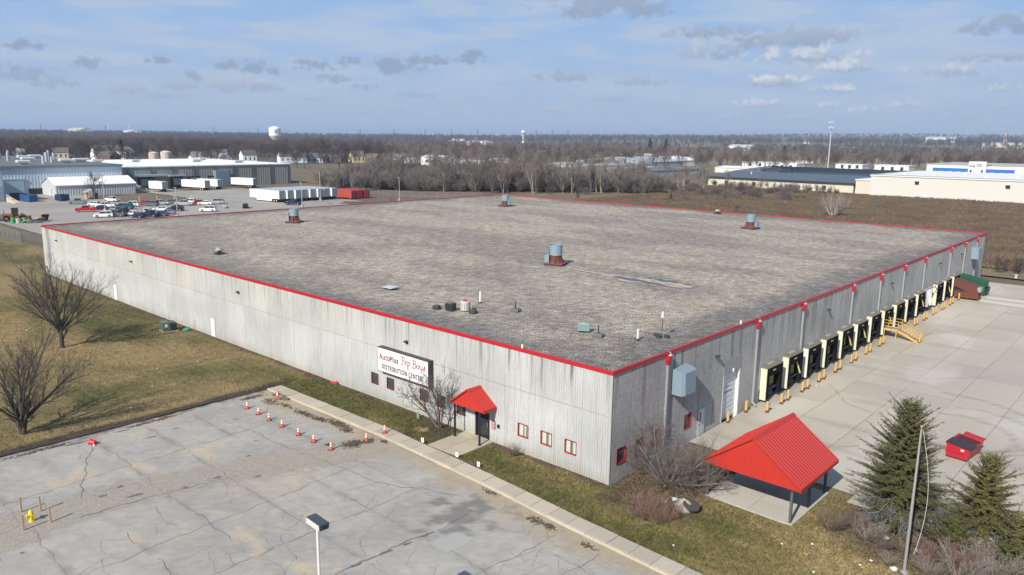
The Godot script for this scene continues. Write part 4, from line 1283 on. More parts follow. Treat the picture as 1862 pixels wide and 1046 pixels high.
# ---------------------------------------------------------------- roofs on posts
# gable roof with its ridge along z; origin at the middle of the front edge on the ground
func gable_shelter(t: Node, w: float, depth: float, eave: float, ridge: float, fascia: float, rib: float) -> void:
	var hw := w * 0.5
	for s in [-1.0, 1.0]:
		var b := MB.new()
		var e := Vector3(s * hw, eave, 0)
		var up := (Vector3(0, ridge, 0) - e)
		var nrm := Vector3(s * (ridge - eave), hw, 0).normalized()
		var back := Vector3(0, 0, -depth)
		var r0 := Vector3(0, ridge, 0)
		if s > 0: b.quad(e, e + back, r0 + back, r0)
		else: b.quad(e + back, e, r0, r0 + back)
		var under := -nrm * 0.05
		if s > 0: b.quad(e + back + under, e + under, r0 + under, r0 + back + under)
		else: b.quad(e + under, e + back + under, r0 + back + under, r0 + under)
		var k := 0
		var z := -rib * 0.5
		while z > -depth:
			var o := Vector3(0, 0, z)
			var g := nrm * 0.018
			var hwid := Vector3(0, 0, 0.022)
			var a := [e + o + hwid, e + o - hwid, r0 + o - hwid, r0 + o + hwid]
			var c := [e + o + hwid * 0.6 + g, e + o - hwid * 0.6 + g, r0 + o - hwid * 0.6 + g, r0 + o + hwid * 0.6 + g]
			if s > 0:
				b.quad(c[0], c[1], c[2], c[3]); b.quad(a[0], c[0], c[3], a[3]); b.quad(c[1], a[1], a[2], c[2]); b.quad(a[1], c[1], c[0], a[0])
			else:
				b.quad(c[1], c[0], c[3], c[2]); b.quad(c[0], a[0], a[3], c[3]); b.quad(a[1], c[1], c[2], a[2]); b.quad(c[1], a[1], a[0], c[0])
			z -= rib
			k += 1
		part("roof_panel", b, M.redroof, t)
	# gable ends of ribbed red sheet
	for q in [[-0.12, 1.0], [-depth + 0.12, -1.0]]:
		var b := MB.new()
		var z: float = q[0]
		var n := int(w / (rib * 0.9))
		for i in n:
			var x0 := -hw + 0.08 + (w - 0.16) * i / n
			var x1 := -hw + 0.08 + (w - 0.16) * (i + 1) / n
			var y0 := eave + (ridge - eave) * (1.0 - absf(x0) / hw) - 0.04
			var y1 := eave + (ridge - eave) * (1.0 - absf(x1) / hw) - 0.04
			var d := 0.008 if i % 2 == 0 else 0.0
			var lo := eave - fascia
			if q[1] > 0: b.quad(Vector3(x0, lo, z + d), Vector3(x1, lo, z + d), Vector3(x1, y1, z + d), Vector3(x0, y0, z + d))
			else: b.quad(Vector3(x1, lo, z - d), Vector3(x0, lo, z - d), Vector3(x0, y0, z - d), Vector3(x1, y1, z - d))
			if d > 0 and q[1] > 0:
				b.quad(Vector3(x0, lo, z), Vector3(x0, lo, z + d), Vector3(x0, y0, z + d), Vector3(x0, y0, z))
				b.quad(Vector3(x1, lo, z + d), Vector3(x1, lo, z), Vector3(x1, y1, z), Vector3(x1, y1, z + d))
		part("gable_panel", b, M.redroof, t)
	var f := MB.new()
	for s in [-1.0, 1.0]: f.box(Vector3(s * hw, eave - fascia, -0.02), Vector3(s * (hw - 0.05), eave - 0.012, -depth + 0.02))
	part("eave_fascia", f, M.redroof, t)
	var c := MB.new()
	for s in [-1.0, 1.0]:
		var a := Vector3(0, ridge + 0.035, 0.02); var e := Vector3(s * 0.2, ridge + 0.035 - 0.2 * (ridge - eave) / hw, 0.02)
		var bk := Vector3(0, 0, -depth - 0.04)
		if s > 0: c.quad(e, e + bk, a + bk, a)
		else: c.quad(e + bk, e, a, a + bk)
		c.beam(Vector3(s * hw, eave - 0.03, 0.0), Vector3(0, ridge - 0.01, 0.0), 0.06, 0.1)
	part("ridge_cap", c, M.redroof, t)
	var u := MB.new()
	u.box(Vector3(-hw + 0.1, eave - fascia + 0.02, -0.2), Vector3(hw - 0.1, eave - fascia + 0.06, -depth + 0.2))
	part("soffit", u, flat(0.05, 0.045, 0.04, 0.9), t)

func shelters() -> void:
	var t := thing("entrance_canopy", "small red gabled canopy on two black posts over the entrance", "canopy", Vector3(-12.2, 0, 1.5))
	gable_shelter(t, 3.55, 1.42, 2.92, 4.22, 0.22, 0.3)
	for x in [-1.52, 1.18]:
		var b := MB.new()
		b.beam(Vector3(x, -0.05, -0.2), Vector3(x, 2.75, -0.2), 0.12, 0.12)
		b.box(Vector3(x - 0.12, -0.02, -0.08), Vector3(x + 0.12, 0.06, -0.32))
		part("post", b, M.black, t)
	t = thing("pavilion", "open picnic pavilion with a big red metal gable roof on dark posts", "pavilion", Vector3(8.49, 0, -3.05))
	gable_shelter(t, 6.5, 6.2, 2.5, 4.87, 0.24, 0.33)
	for z in [-0.3, -3.1, -5.9]:
		for x in [-2.95, 2.62]:
			var b := MB.new()
			b.beam(Vector3(x, -0.05, z), Vector3(x, 2.3, z), 0.15, 0.15)
			part("post", b, flat(0.10, 0.10, 0.105, 0.8), t)
	for s in [-2.95, 2.62]:
		var b := MB.new()
		b.beam(Vector3(s, 2.16, -0.2), Vector3(s, 2.16, -6.0), 0.1, 0.22)
		part("eave_beam", b, M.darkmetal, t)
	for i in 2:
		for j in 3:
			var b := MB.new()
			b.col = Color(0.48, 0.46, 0.41) * (1.0 - 0.05 * ((i + j) % 2))
			b.box(Vector3(-3.0 + i * 2.93, -0.15, -0.1 - j * 2.0), Vector3(-0.09 + i * 2.93, 0.05, -2.08 - j * 2.0))
			part("floor_slab", b, M.concrete, t)

# ---------------------------------------------------------------- small things in front
func small_things() -> void:
	rng.seed = 15
	var cones := [[-31.15, 9.25], [-29.2, 9.3], [-27.35, 9.4], [-25.3, 9.45], [-22.85, 9.5], [-20.8, 9.45], [-18.6, 9.4]]
	for i in cones.size(): cone(Vector3(cones[i][0], LOT_Y + 0.005, cones[i][1]), "orange traffic cone with two white bands, %s from the left in the row of seven" % ORD[i])
	cone(Vector3(-18.12, LOT_Y + 0.005, 6.5), "orange traffic cone with white bands standing alone by dead leaves near the kerb")
	cone(Vector3(-18.15, 0.015, 4.7), "orange traffic cone with white bands standing on the footpath")
	cone(Vector3(-31.6, LOT_Y + 0.005, 6.1), "orange traffic cone in front of the broken kerb rubble")
	var t := thing("toppled_bucket", "red plastic bucket lying on its side at the edge of the car park", "bucket", Vector3(-32.3, LOT_Y + 0.16, 21.2), 0.5)
	var b := MB.new()
	b.xf = Transform3D(Basis(Vector3(0, 0, 1), PI / 2 - 0.1), Vector3.ZERO)
	b.lathe(PackedVector2Array([Vector2(0.0, -0.22), Vector2(0.17, -0.22), Vector2(0.22, 0.2), Vector2(0.235, 0.2), Vector2(0.235, 0.23), Vector2(0.2, 0.23), Vector2(0.15, -0.18), Vector2(0.0, -0.18)]), 14)
	part("bucket", b, flat(0.6, 0.02, 0.02, 0.4), t)
	b = MB.new()
	b.box(Vector3(0.25, -0.16, 0.18), Vector3(0.36, -0.03, 0.3))
	part("loose_lid", b, M.white, t)
	t = thing("red_gas_can", "small red can lying in the grass by the long wall", "can", Vector3(-31.2, 0.02, 0.35), 0.4)
	b = MB.new()
	b.cbox(Vector3(-0.3, 0, -0.12), Vector3(0.3, 0.2, 0.12), 0.05)
	part("can", b, flat(0.6, 0.03, 0.03, 0.45), t)
	b = MB.new()
	b.tube(Vector3(0.2, 0.2, 0), Vector3(0.32, 0.3, 0), 0.035, 0.025, 8, true)
	part("spout", b, M.black, t)
	# broken kerb pieces
	for k in 16:
		var s := MB.new()
		var r := rng.randf_range(0.07, 0.2)
		s.col = Color(0.5, 0.47, 0.4) * rng.randf_range(0.8, 1.1)
		rock(s, Vector3.ZERO, Vector3(r * 1.3, r * 0.8, r), k)
		var o := part("rubble_chunk", s, M.stone, self, Vector3(-31.9 + rng.randf_range(-1.0, 1.2), LOT_Y + r * 0.4, 5.55 + rng.randf_range(-0.25, 0.6)))
		tag(o, "broken lump of pale concrete kerb in the heap beside the end cone", "rubble", "kerb rubble heap")
	# hydrant with four posts
	t = thing("fire_hydrant", "bright yellow fire hydrant between four wooden posts in the car park", "hydrant", Vector3(-22.5, LOT_Y, 28.1))
	b = MB.new()
	b.lathe(PackedVector2Array([Vector2(0.17, 0.0), Vector2(0.17, 0.06), Vector2(0.12, 0.07), Vector2(0.11, 0.42), Vector2(0.15, 0.44), Vector2(0.15, 0.5), Vector2(0.14, 0.6), Vector2(0.08, 0.7), Vector2(0.04, 0.72), Vector2(0.035, 0.79), Vector2(0.0, 0.79)]), 16)
	part("barrel", b, M.brightyellow, t)
	for d in [Vector3(1, 0, 0), Vector3(-1, 0, 0)]:
		b = MB.new()
		b.tube(Vector3(0, 0.47, 0), Vector3(0, 0.47, 0) + d * 0.22, 0.06, 0.06, 10, true)
		b.tube(Vector3(0, 0.47, 0) + d * 0.2, Vector3(0, 0.47, 0) + d * 0.25, 0.075, 0.07, 8, true)
		part("hose_outlet", b, M.brightyellow, t)
	b = MB.new()
	b.tube(Vector3(0, 0.42, 0), Vector3(0, 0.42, 0.22), 0.09, 0.09, 12, true)
	b.tube(Vector3(0, 0.42, 0.2), Vector3(0, 0.42, 0.26), 0.105, 0.1, 8, true)
	part("pumper_outlet", b, M.brightyellow, t)
	for i in 4:
		var q: Array = [[-23.5, 27.3, "far right", 0.0], [-24.25, 28.15, "far left", 0.03], [-21.55, 27.35, "near right", -0.02], [-21.65, 28.75, "near left", 0.04]][i]
		t = thing("wooden_post", "plain wooden post at the %s corner round the yellow hydrant" % q[2], "post", Vector3(q[0], LOT_Y, q[1]), 0, "posts guarding the hydrant")
		b = MB.new()
		b.beam(Vector3(0, -0.1, 0), Vector3(q[3], 1.0, 0.02), 0.1, 0.1)
		part("shaft", b, M.wood, t)
		b = MB.new()
		b.box(Vector3(q[3] - 0.055, 0.97, -0.035), Vector3(q[3] + 0.055, 1.012, 0.075))
		part("post_top", b, flat(0.45, 0.33, 0.22, 0.9), t)
	# car park lamp
	t = thing("parking_lamp", "car park lamp with a dark box head on a pale pole", "lamp post", Vector3(2.75, LOT_Y, 24.45))
	b = MB.new()
	b.tube(Vector3(0, 0, 0), Vector3(0, 7.75, 0), 0.07, 0.055, 12)
	part("pole", b, M.offwhite, t)
	b = MB.new()
	b.lathe(PackedVector2Array([Vector2(0.3, -0.05), Vector2(0.3, 0.6), Vector2(0.0, 0.62)]), 14)
	part("concrete_footing", b, M.concrete, t)
	b = MB.new()
	b.xf = Transform3D(Basis(Vector3.UP, -0.06), Vector3(0, 7.72, 0))
	b.hexa([Vector3(-0.5, 0.0, 0.19), Vector3(0.5, 0.0, 0.19), Vector3(0.5, 0.0, -0.23), Vector3(-0.5, 0.0, -0.23), Vector3(-0.52, 0.26, 0.2), Vector3(0.52, 0.26, 0.2), Vector3(0.52, 0.26, -0.25), Vector3(-0.52, 0.26, -0.25)])
	var head := part("lamp_head", b, flat(0.05, 0.065, 0.08, 0.35), t)
	b = MB.new()
	b.xf = Transform3D(Basis(Vector3.UP, -0.06), Vector3(0, 7.72, 0))
	b.box(Vector3(-0.5, 0.01, 0.195), Vector3(0.5, 0.245, 0.212))
	part("front_plate", b, flat(0.62, 0.58, 0.52, 0.6), head)
	b = MB.new()
	b.xf = Transform3D(Basis(Vector3.UP, -0.06), Vector3(0, 7.72, 0))
	for q in [[-0.4, 0.08], [-0.2, 0.06], [-0.16, 0.12], [-0.12, 0.05], [0.12, 0.05], [0.3, 0.05]]: b.box(Vector3(q[0], q[1], 0.2125), Vector3(q[0] + 0.025, q[1] + 0.025, 0.214))
	part("rust_spot", b, M.rust, head)
	b = MB.new()
	b.xf = Transform3D(Basis(Vector3.UP, -0.06), Vector3(0, 7.72, 0))
	b.box(Vector3(0.512, 0.1, 0.08), Vector3(0.522, 0.17, -0.14))
	part("end_label", b, M.black, head)
	# little notice signs by the walk
	for q in [[-14.4, 4.05, "left of the entrance walk"], [-10.55, 4.1, "at the right edge of the entrance walk"], [-8.25, 4.2, "in the lawn right of the entrance walk"]]:
		t = thing("parking_sign", "small white notice on a short stake, " + (q[2] as String), "sign", Vector3(q[0], 0, q[1]), 0.35, "small signs along the footpath")
		b = MB.new()
		b.box(Vector3(-0.11, 0.12, 0.0), Vector3(0.11, 0.48, 0.012))
		part("plate", b, M.white, t)
		b = MB.new()
		b.box(Vector3(-0.02, -0.1, -0.02), Vector3(0.02, 0.4, -0.002))
		part("stake", b, M.galv, t)
		b = MB.new()
		b.box(Vector3(-0.05, 0.24, 0.0125), Vector3(0.03, 0.27, 0.0145)); b.box(Vector3(-0.02, 0.22, 0.0125), Vector3(0.02, 0.4, 0.0145))
		part("symbol", b, flat(0.03, 0.05, 0.2, 0.5), t)
	# transformer and its neighbours
	t = thing("utility_transformer", "green pad-mounted transformer cabinet with a white label in the lawn", "transformer", Vector3(-61.8, 0, 2.5), -0.15)
	b = MB.new()
	b.col = Color(0.36, 0.335, 0.28)
	b.box(Vector3(-1.05, -0.1, -1.15), Vector3(1.0, 0.1, 0.95))
	part("concrete_pad", b, M.concrete, t)
	b = MB.new()
	b.cbox(Vector3(-0.95, 0.12, -0.1), Vector3(0.8, 1.4, 0.85), 0.08)
	part("cabinet", b, flat(0.10, 0.135, 0.11, 0.5), t)
	b = MB.new()
	b.cbox(Vector3(-0.8, 0.12, -1.0), Vector3(0.75, 1.25, -0.1), 0.06)
	for k in 7: b.box(Vector3(0.75, 0.25, -0.95 + k * 0.12), Vector3(0.85, 1.1, -0.91 + k * 0.12))
	part("tank_with_fins", b, flat(0.045, 0.075, 0.065, 0.5), t)
	b = MB.new()
	b.box(Vector3(0.80, 0.7, 0.25), Vector3(0.808, 1.15, 0.6))
	part("warning_label", b, M.offwhite, t)
	b = MB.new()
	b.box(Vector3(-0.1, 0.15, 0.852), Vector3(-0.08, 1.3, 0.86))
	part("door_seam", b, M.black, t)
	t.scale = Vector3.ONE * 0.84
	t = thing("plastic_tub", "small teal plastic tub in the grass behind the transformer", "tub", Vector3(-60.3, 0.05, 1.0))
	b = MB.new()
	b.lathe(PackedVector2Array([Vector2(0.4, 0), Vector2(0.38, 0.18), Vector2(0.2, 0.28), Vector2(0, 0.3)]), 12)
	part("tub_shell", b, flat(0.02, 0.28, 0.22, 0.4), t)
	t = thing("garden_marker", "pale green utility marker stub near the bare tree by the sign", "marker", Vector3(-18.7, 0, 0.75))
	b = MB.new()
	b.tube(Vector3(-0.05, 0, 0), Vector3(-0.05, 0.55, 0), 0.1, 0.09, 10, true)
	part("post", b, flat(0.22, 0.40, 0.30, 0.5), t)
	b = MB.new()
	b.tube(Vector3(0.25, 0, 0.1), Vector3(0.25, 0.45, 0.1), 0.07, 0.07, 10, true)
	part("cap_pipe", b, flat(0.10, 0.13, 0.10, 0.6), t)
	# boulder
	t = thing("slate_slab", "grey boulder with one flat sawn face leaning in the lawn", "boulder", Vector3(5.75, 0.0, -0.35), 0.5)
	b = MB.new()
	b.col = Color(1.35, 1.25, 1.08)
	rock(b, Vector3(-0.2, 0.36, 0.14), Vector3(0.58, 0.52, 0.36), 5)
	part("rough_side", b, M.stone, t)
	b = MB.new()
	b.xf = Transform3D(Basis(Vector3.UP, 0.75) * Basis(Vector3(1, 0, 0), -0.45) * Basis(Vector3(0, 0, 1), -0.35), Vector3(0.28, 0.48, 0.16))
	b.col = Color(0.20, 0.20, 0.21)
	var pl := []
	for i in 12:
		var a := TAU * i / 12
		pl.append(Vector3(cos(a) * (0.6 + 0.1 * sin(a * 3.0)), sin(a) * 0.42, 0.09))
	b.xf = b.xf * Transform3D(Basis(Vector3(1, 0, 0), -0.5), Vector3.ZERO)
	b.prism(pl, Vector3(0, 0, 0.18))
	part("sawn_face", b, M.stone, t)
	# flagpole
	t = thing("flagpole", "tall bare silver flagpole with a gold ball among the shrubs", "flagpole", Vector3(17.9, 0, -2.33))
	b = MB.new()
	b.tube(Vector3(0, 0, 0), Vector3(0.0, 4.3, 0), 0.085, 0.075, 14)
	b.tube(Vector3(0, 4.3, 0), Vector3(0.0, 8.3, 0), 0.07, 0.045, 14)
	part("pole", b, flat(0.60, 0.60, 0.61, 0.3, 0.6), t)
	b = MB.new()
	b.lathe(PackedVector2Array([Vector2(0.02, 8.28), Vector2(0.05, 8.32), Vector2(0.085, 8.4), Vector2(0.06, 8.47), Vector2(0, 8.49)]), 12)
	part("ball_finial", b, flat(0.6, 0.42, 0.12, 0.3, 0.7), t)
	b = MB.new()
	b.lathe(PackedVector2Array([Vector2(0.22, -0.02), Vector2(0.2, 0.1), Vector2(0.1, 0.13)]), 14)
	part("base_collar", b, M.galv, t)
	b = MB.new()
	var last := Vector3(0.08, 8.25, 0)
	for k in range(1, 15):
		var p := Vector3(0.08 + 0.55 * sin(k / 14.0 * 2.6), 8.25 - k * 0.5, -0.3 * sin(k / 14.0 * PI))
		b.tube(last, p, 0.012, 0.012, 5)
		last = p
	part("halyard", b, M.offwhite, t)
	# dumpsters
	dumpster("red steel dumpster with a black lid over its left half in the truck yard", Vector3(16.35, 0, -22.5), -0.12, flat(0.42, 0.015, 0.03, 0.45), true)
	dumpster("green dumpster mostly hidden behind the tall spruce", Vector3(13.2, 0, -20.6), 0.1, flat(0.02, 0.10, 0.06, 0.5), false)
	# scraps
	var scraps := [[-42.5, 12.5], [-47.0, 6.0], [-66.5, 5.2], [-73.5, 14.0], [-118.0, 9.5], [-59.0, 16.5], [-45.4, 23.2], [7.3, 3.9], [11.8, -0.6], [14.3, 1.1], [13.1, -1.8], [16.2, -2.3], [4.1, -0.5], [15.9, -1.4], [20.5, -3.5], [3.2, -88.7], [8.6, -39.6], [9.2, -41.4], [1.9, -73.9], [2.0, -31.2], [-47.5, 9.9], [-38.0, 16.2]]
	for i in scraps.size():
		var s := MB.new()
		rock(s, Vector3.ZERO, Vector3(rng.randf_range(0.05, 0.1), 0.04, rng.randf_range(0.04, 0.09)), i + 60)
		var o := part("litter_scrap", s, M.white if i % 4 else M.cream, self, Vector3(scraps[i][0], 0.05, scraps[i][1]))
		tag(o, "crumpled scrap of pale litter lying on %s" % ("the yard concrete" if i >= 15 and i < 20 else "the winter lawn"), "litter", "scraps of litter on the ground")
	for i in 4:
		var q: Array = [[4.5, -1.0, "under the bare shrub near the boulder"], [16.05, -5.3, "left of the flagpole under the spruce"], [17.9, -5.1, "behind the flagpole"], [17.45, -2.1, "at the foot of the flagpole"]][i]
		var s := MB.new()
		rock(s, Vector3.ZERO, Vector3(0.2, 0.13, 0.16), i + 90)
		var o := part("plastic_bag", s, flat(0.5, 0.56, 0.62, 0.35), self, Vector3(q[0], 0.15, q[1]))
		tag(o, "pale plastic bag caught " + (q[2] as String), "bag")
	t = thing("yellow_capped_riser", "cream-coloured utility cap in the verge beyond the yard", "utility cap", Vector3(4.2, 0.02, -115.3))
	b = MB.new()
	b.tube(Vector3(0, 0, 0), Vector3(0, 0.5, 0), 0.2, 0.18, 10, true)
	b.tube(Vector3(0, 0.5, 0), Vector3(0, 0.62, 0), 0.34, 0.25, 10, true)
	part("cap", b, M.cream, t)
	t = thing("lantern_box", "small pale box on a stake in the big bare shrub", "lantern", Vector3(1.2, 0, -3.4))
	b = MB.new()
	b.box(Vector3(-0.14, 1.0, -0.14), Vector3(0.14, 1.4, 0.14))
	part("box", b, flat(0.45, 0.56, 0.58, 0.4), t)
	b = MB.new()
	b.beam(Vector3(0, -0.1, 0), Vector3(0, 1.0, 0), 0.06, 0.06)
	part("stake", b, M.darkmetal, t)

func cone(at: Vector3, label: String) -> void:
	var t := thing("traffic_cone", label, "traffic cone", at, rng.randf() * 1.5, "orange traffic cones")
	var b := MB.new()
	b.cbox(Vector3(-0.19, 0, -0.19), Vector3(0.19, 0.04, 0.19), 0.015)
	part("base", b, M.black, t)
	b = MB.new()
	b.lathe(PackedVector2Array([Vector2(0.15, 0.035), Vector2(0.135, 0.06), Vector2(0.035, 0.70), Vector2(0.02, 0.71), Vector2(0.0, 0.70)]), 14)
	part("body", b, M.orange, t)
	for q in [[0.30, 0.40], [0.46, 0.61]]:
		b = MB.new()
		var r0: float = 0.135 - 0.1 * (q[0] - 0.06) / 0.64 + 0.004
		var r1: float = 0.135 - 0.1 * (q[1] - 0.06) / 0.64 + 0.004
		b.lathe(PackedVector2Array([Vector2(r0, q[0]), Vector2(r1, q[1])]), 14)
		part("white_band", b, M.white, t)

func rock(b: MB, at: Vector3, r: Vector3, sd: int) -> void:
	var rows := []
	for j in 6:
		var row := []
		for i in 9:
			var a := TAU * i / 9
			var e := -PI / 2 + PI * j / 5
			var d := Vector3(cos(a) * cos(e), sin(e), sin(a) * cos(e))
			row.append(at + d * r * (1.0 + 0.55 * mid.get_noise_3d(d.x * 7.0 + sd * 13.0, d.y * 7.0, d.z * 7.0)))
		rows.append(row)
	for j in 5:
		for i in 9:
			var k := (i + 1) % 9
			if j > 0: b.tri(rows[j][k], rows[j][i], rows[j + 1][i])
			if j < 4: b.tri(rows[j][k], rows[j + 1][i], rows[j + 1][k])

func dumpster(label: String, at: Vector3, turn: float, m: Material, open: bool) -> void:
	var t := thing("dumpster", label, "dumpster", at, turn)
	var b := MB.new()
	# tapering steel tub, lower at the front
	b.hexa([Vector3(-0.8, 0.14, 1.25), Vector3(0.62, 0.14, 1.25), Vector3(0.62, 0.14, -1.25), Vector3(-0.8, 0.14, -1.25), Vector3(-0.8, 1.18, 1.3), Vector3(0.85, 0.98, 1.3), Vector3(0.85, 0.98, -1.3), Vector3(-0.8, 1.18, -1.3)])
	part("tub", b, m, t)
	b = MB.new()
	for z in [1.3, -1.3]: b.box(Vector3(-0.5, 0.6, z - 0.06), Vector3(0.4, 0.78, z + 0.08))
	b.box(Vector3(-0.86, 1.1, 1.34), Vector3(-0.78, 1.2, -1.34))
	part("fork_pocket", b, m, t)
	if open:
		b = MB.new()
		b.hexa([Vector3(-0.7, 1.1, -0.06), Vector3(0.75, 0.93, -0.06), Vector3(0.75, 0.93, -1.2), Vector3(-0.7, 1.1, -1.2), Vector3(-0.7, 1.172, -0.06), Vector3(0.75, 0.998, -0.06), Vector3(0.75, 0.998, -1.2), Vector3(-0.7, 1.172, -1.2)])
		part("open_inside", b, flat(0.09, 0.008, 0.014, 0.8), t)
	for i in 2:
		b = MB.new()
		var z0 := 1.33 - i * 1.35
		if i == 1 and open:
			b.hexa([Vector3(-0.6, 1.16, -1.3), Vector3(0.8, 1.0, -1.3), Vector3(0.8, 1.06, -1.95), Vector3(-0.6, 1.22, -1.95), Vector3(-0.6, 1.2, -1.3), Vector3(0.8, 1.04, -1.3), Vector3(0.8, 1.1, -1.95), Vector3(-0.6, 1.26, -1.95)])
		else:
			b.hexa([Vector3(-0.84, 1.19, z0), Vector3(0.9, 0.99, z0), Vector3(0.9, 0.99, z0 - 1.31), Vector3(-0.84, 1.19, z0 - 1.31), Vector3(-0.84, 1.25, z0), Vector3(0.9, 1.05, z0), Vector3(0.9, 1.05, z0 - 1.31), Vector3(-0.84, 1.25, z0 - 1.31)])
			for k in 4: b.hexa([Vector3(-0.8, 1.246, z0 - 0.12 - k * 0.3), Vector3(0.86, 1.056, z0 - 0.12 - k * 0.3), Vector3(0.86, 1.056, z0 - 0.26 - k * 0.3), Vector3(-0.8, 1.246, z0 - 0.26 - k * 0.3), Vector3(-0.78, 1.272, z0 - 0.14 - k * 0.3), Vector3(0.84, 1.082, z0 - 0.14 - k * 0.3), Vector3(0.84, 1.082, z0 - 0.24 - k * 0.3), Vector3(-0.78, 1.272, z0 - 0.24 - k * 0.3)])
		part("lid", b, m if i == 1 and open else M.black, t)
	for p in [Vector3(-0.65, 0.08, 1.1), Vector3(0.5, 0.08, 1.1), Vector3(-0.65, 0.08, -1.1), Vector3(0.5, 0.08, -1.1)]:
		b = MB.new()
		b.tube(p - Vector3(0, 0, 0.03), p + Vector3(0, 0, 0.03), 0.08, 0.08, 10, true)
		part("caster", b, M.black, t)
	b = MB.new()
	b.box(Vector3(0.2, 0.75, 1.293), Vector3(0.42, 0.9, 1.305))
	part("sticker", b, M.white, t)

# ---------------------------------------------------------------- things on the roof
func roof_fan(label: String, at: Vector3, turn: float) -> void:
	var t := thing("roof_fan", label, "exhaust fan", at, turn, "large exhaust fans on the roof")
	var b := MB.new()
	b.cbox(Vector3(-1.15, 0, -1.15), Vector3(1.15, 0.2, 1.15), 0.03)
	part("curb", b, M.darkmetal, t)
	b = MB.new()
	b.cbox(Vector3(-1.2, 0.2, -1.2), Vector3(1.2, 0.27, 1.2), 0.02)
	part("curb_flange", b, flat(0.26, 0.06, 0.055, 0.7), t)
	b = MB.new()
	b.lathe(PackedVector2Array([Vector2(0.9, 0.27), Vector2(0.72, 0.55), Vector2(0.70, 1.15), Vector2(0.76, 1.2)]), 24)
	for k in 6:
		var a := TAU * k / 6 + 0.3
		b.beam(Vector3(cos(a) * 1.0, 0.27, sin(a) * 1.0), Vector3(cos(a) * 0.72, 0.95, sin(a) * 0.72), 0.05, 0.12)
	part("rusty_base", b, M.rust, t)
	b = MB.new()
	b.lathe(PackedVector2Array([Vector2(0.74, 1.18), Vector2(0.80, 1.2), Vector2(0.78, 1.26), Vector2(0.78, 2.36), Vector2(0.81, 2.4), Vector2(0.79, 2.44), Vector2(0.75, 2.42), Vector2(0.74, 1.75), Vector2(0.0, 1.75)]), 28)
	var drum := part("drum", b, M.bluegrey, t)
	b = MB.new()
	for k in 4:
		b.xf = Transform3D(Basis(Vector3.UP, k * PI / 2 + 0.4), Vector3(0, 1.8, 0))
		b.hexa([Vector3(0.05, 0, 0.1), Vector3(0.7, 0, 0.16), Vector3(0.7, 0.08, -0.16), Vector3(0.05, 0.08, -0.1), Vector3(0.05, 0.02, 0.1), Vector3(0.7, 0.02, 0.16), Vector3(0.7, 0.1, -0.16), Vector3(0.05, 0.1, -0.1)])
	part("fan_blade", b, M.darkmetal, drum)
	b = MB.new()
	b.box(Vector3(-1.15, 0.3, 0.1), Vector3(-0.6, 1.2, 0.85))
	b.box(Vector3(-0.85, 1.2, 0.3), Vector3(-0.75, 1.8, 0.6))
	part("motor_box", b, M.bluegrey, t)

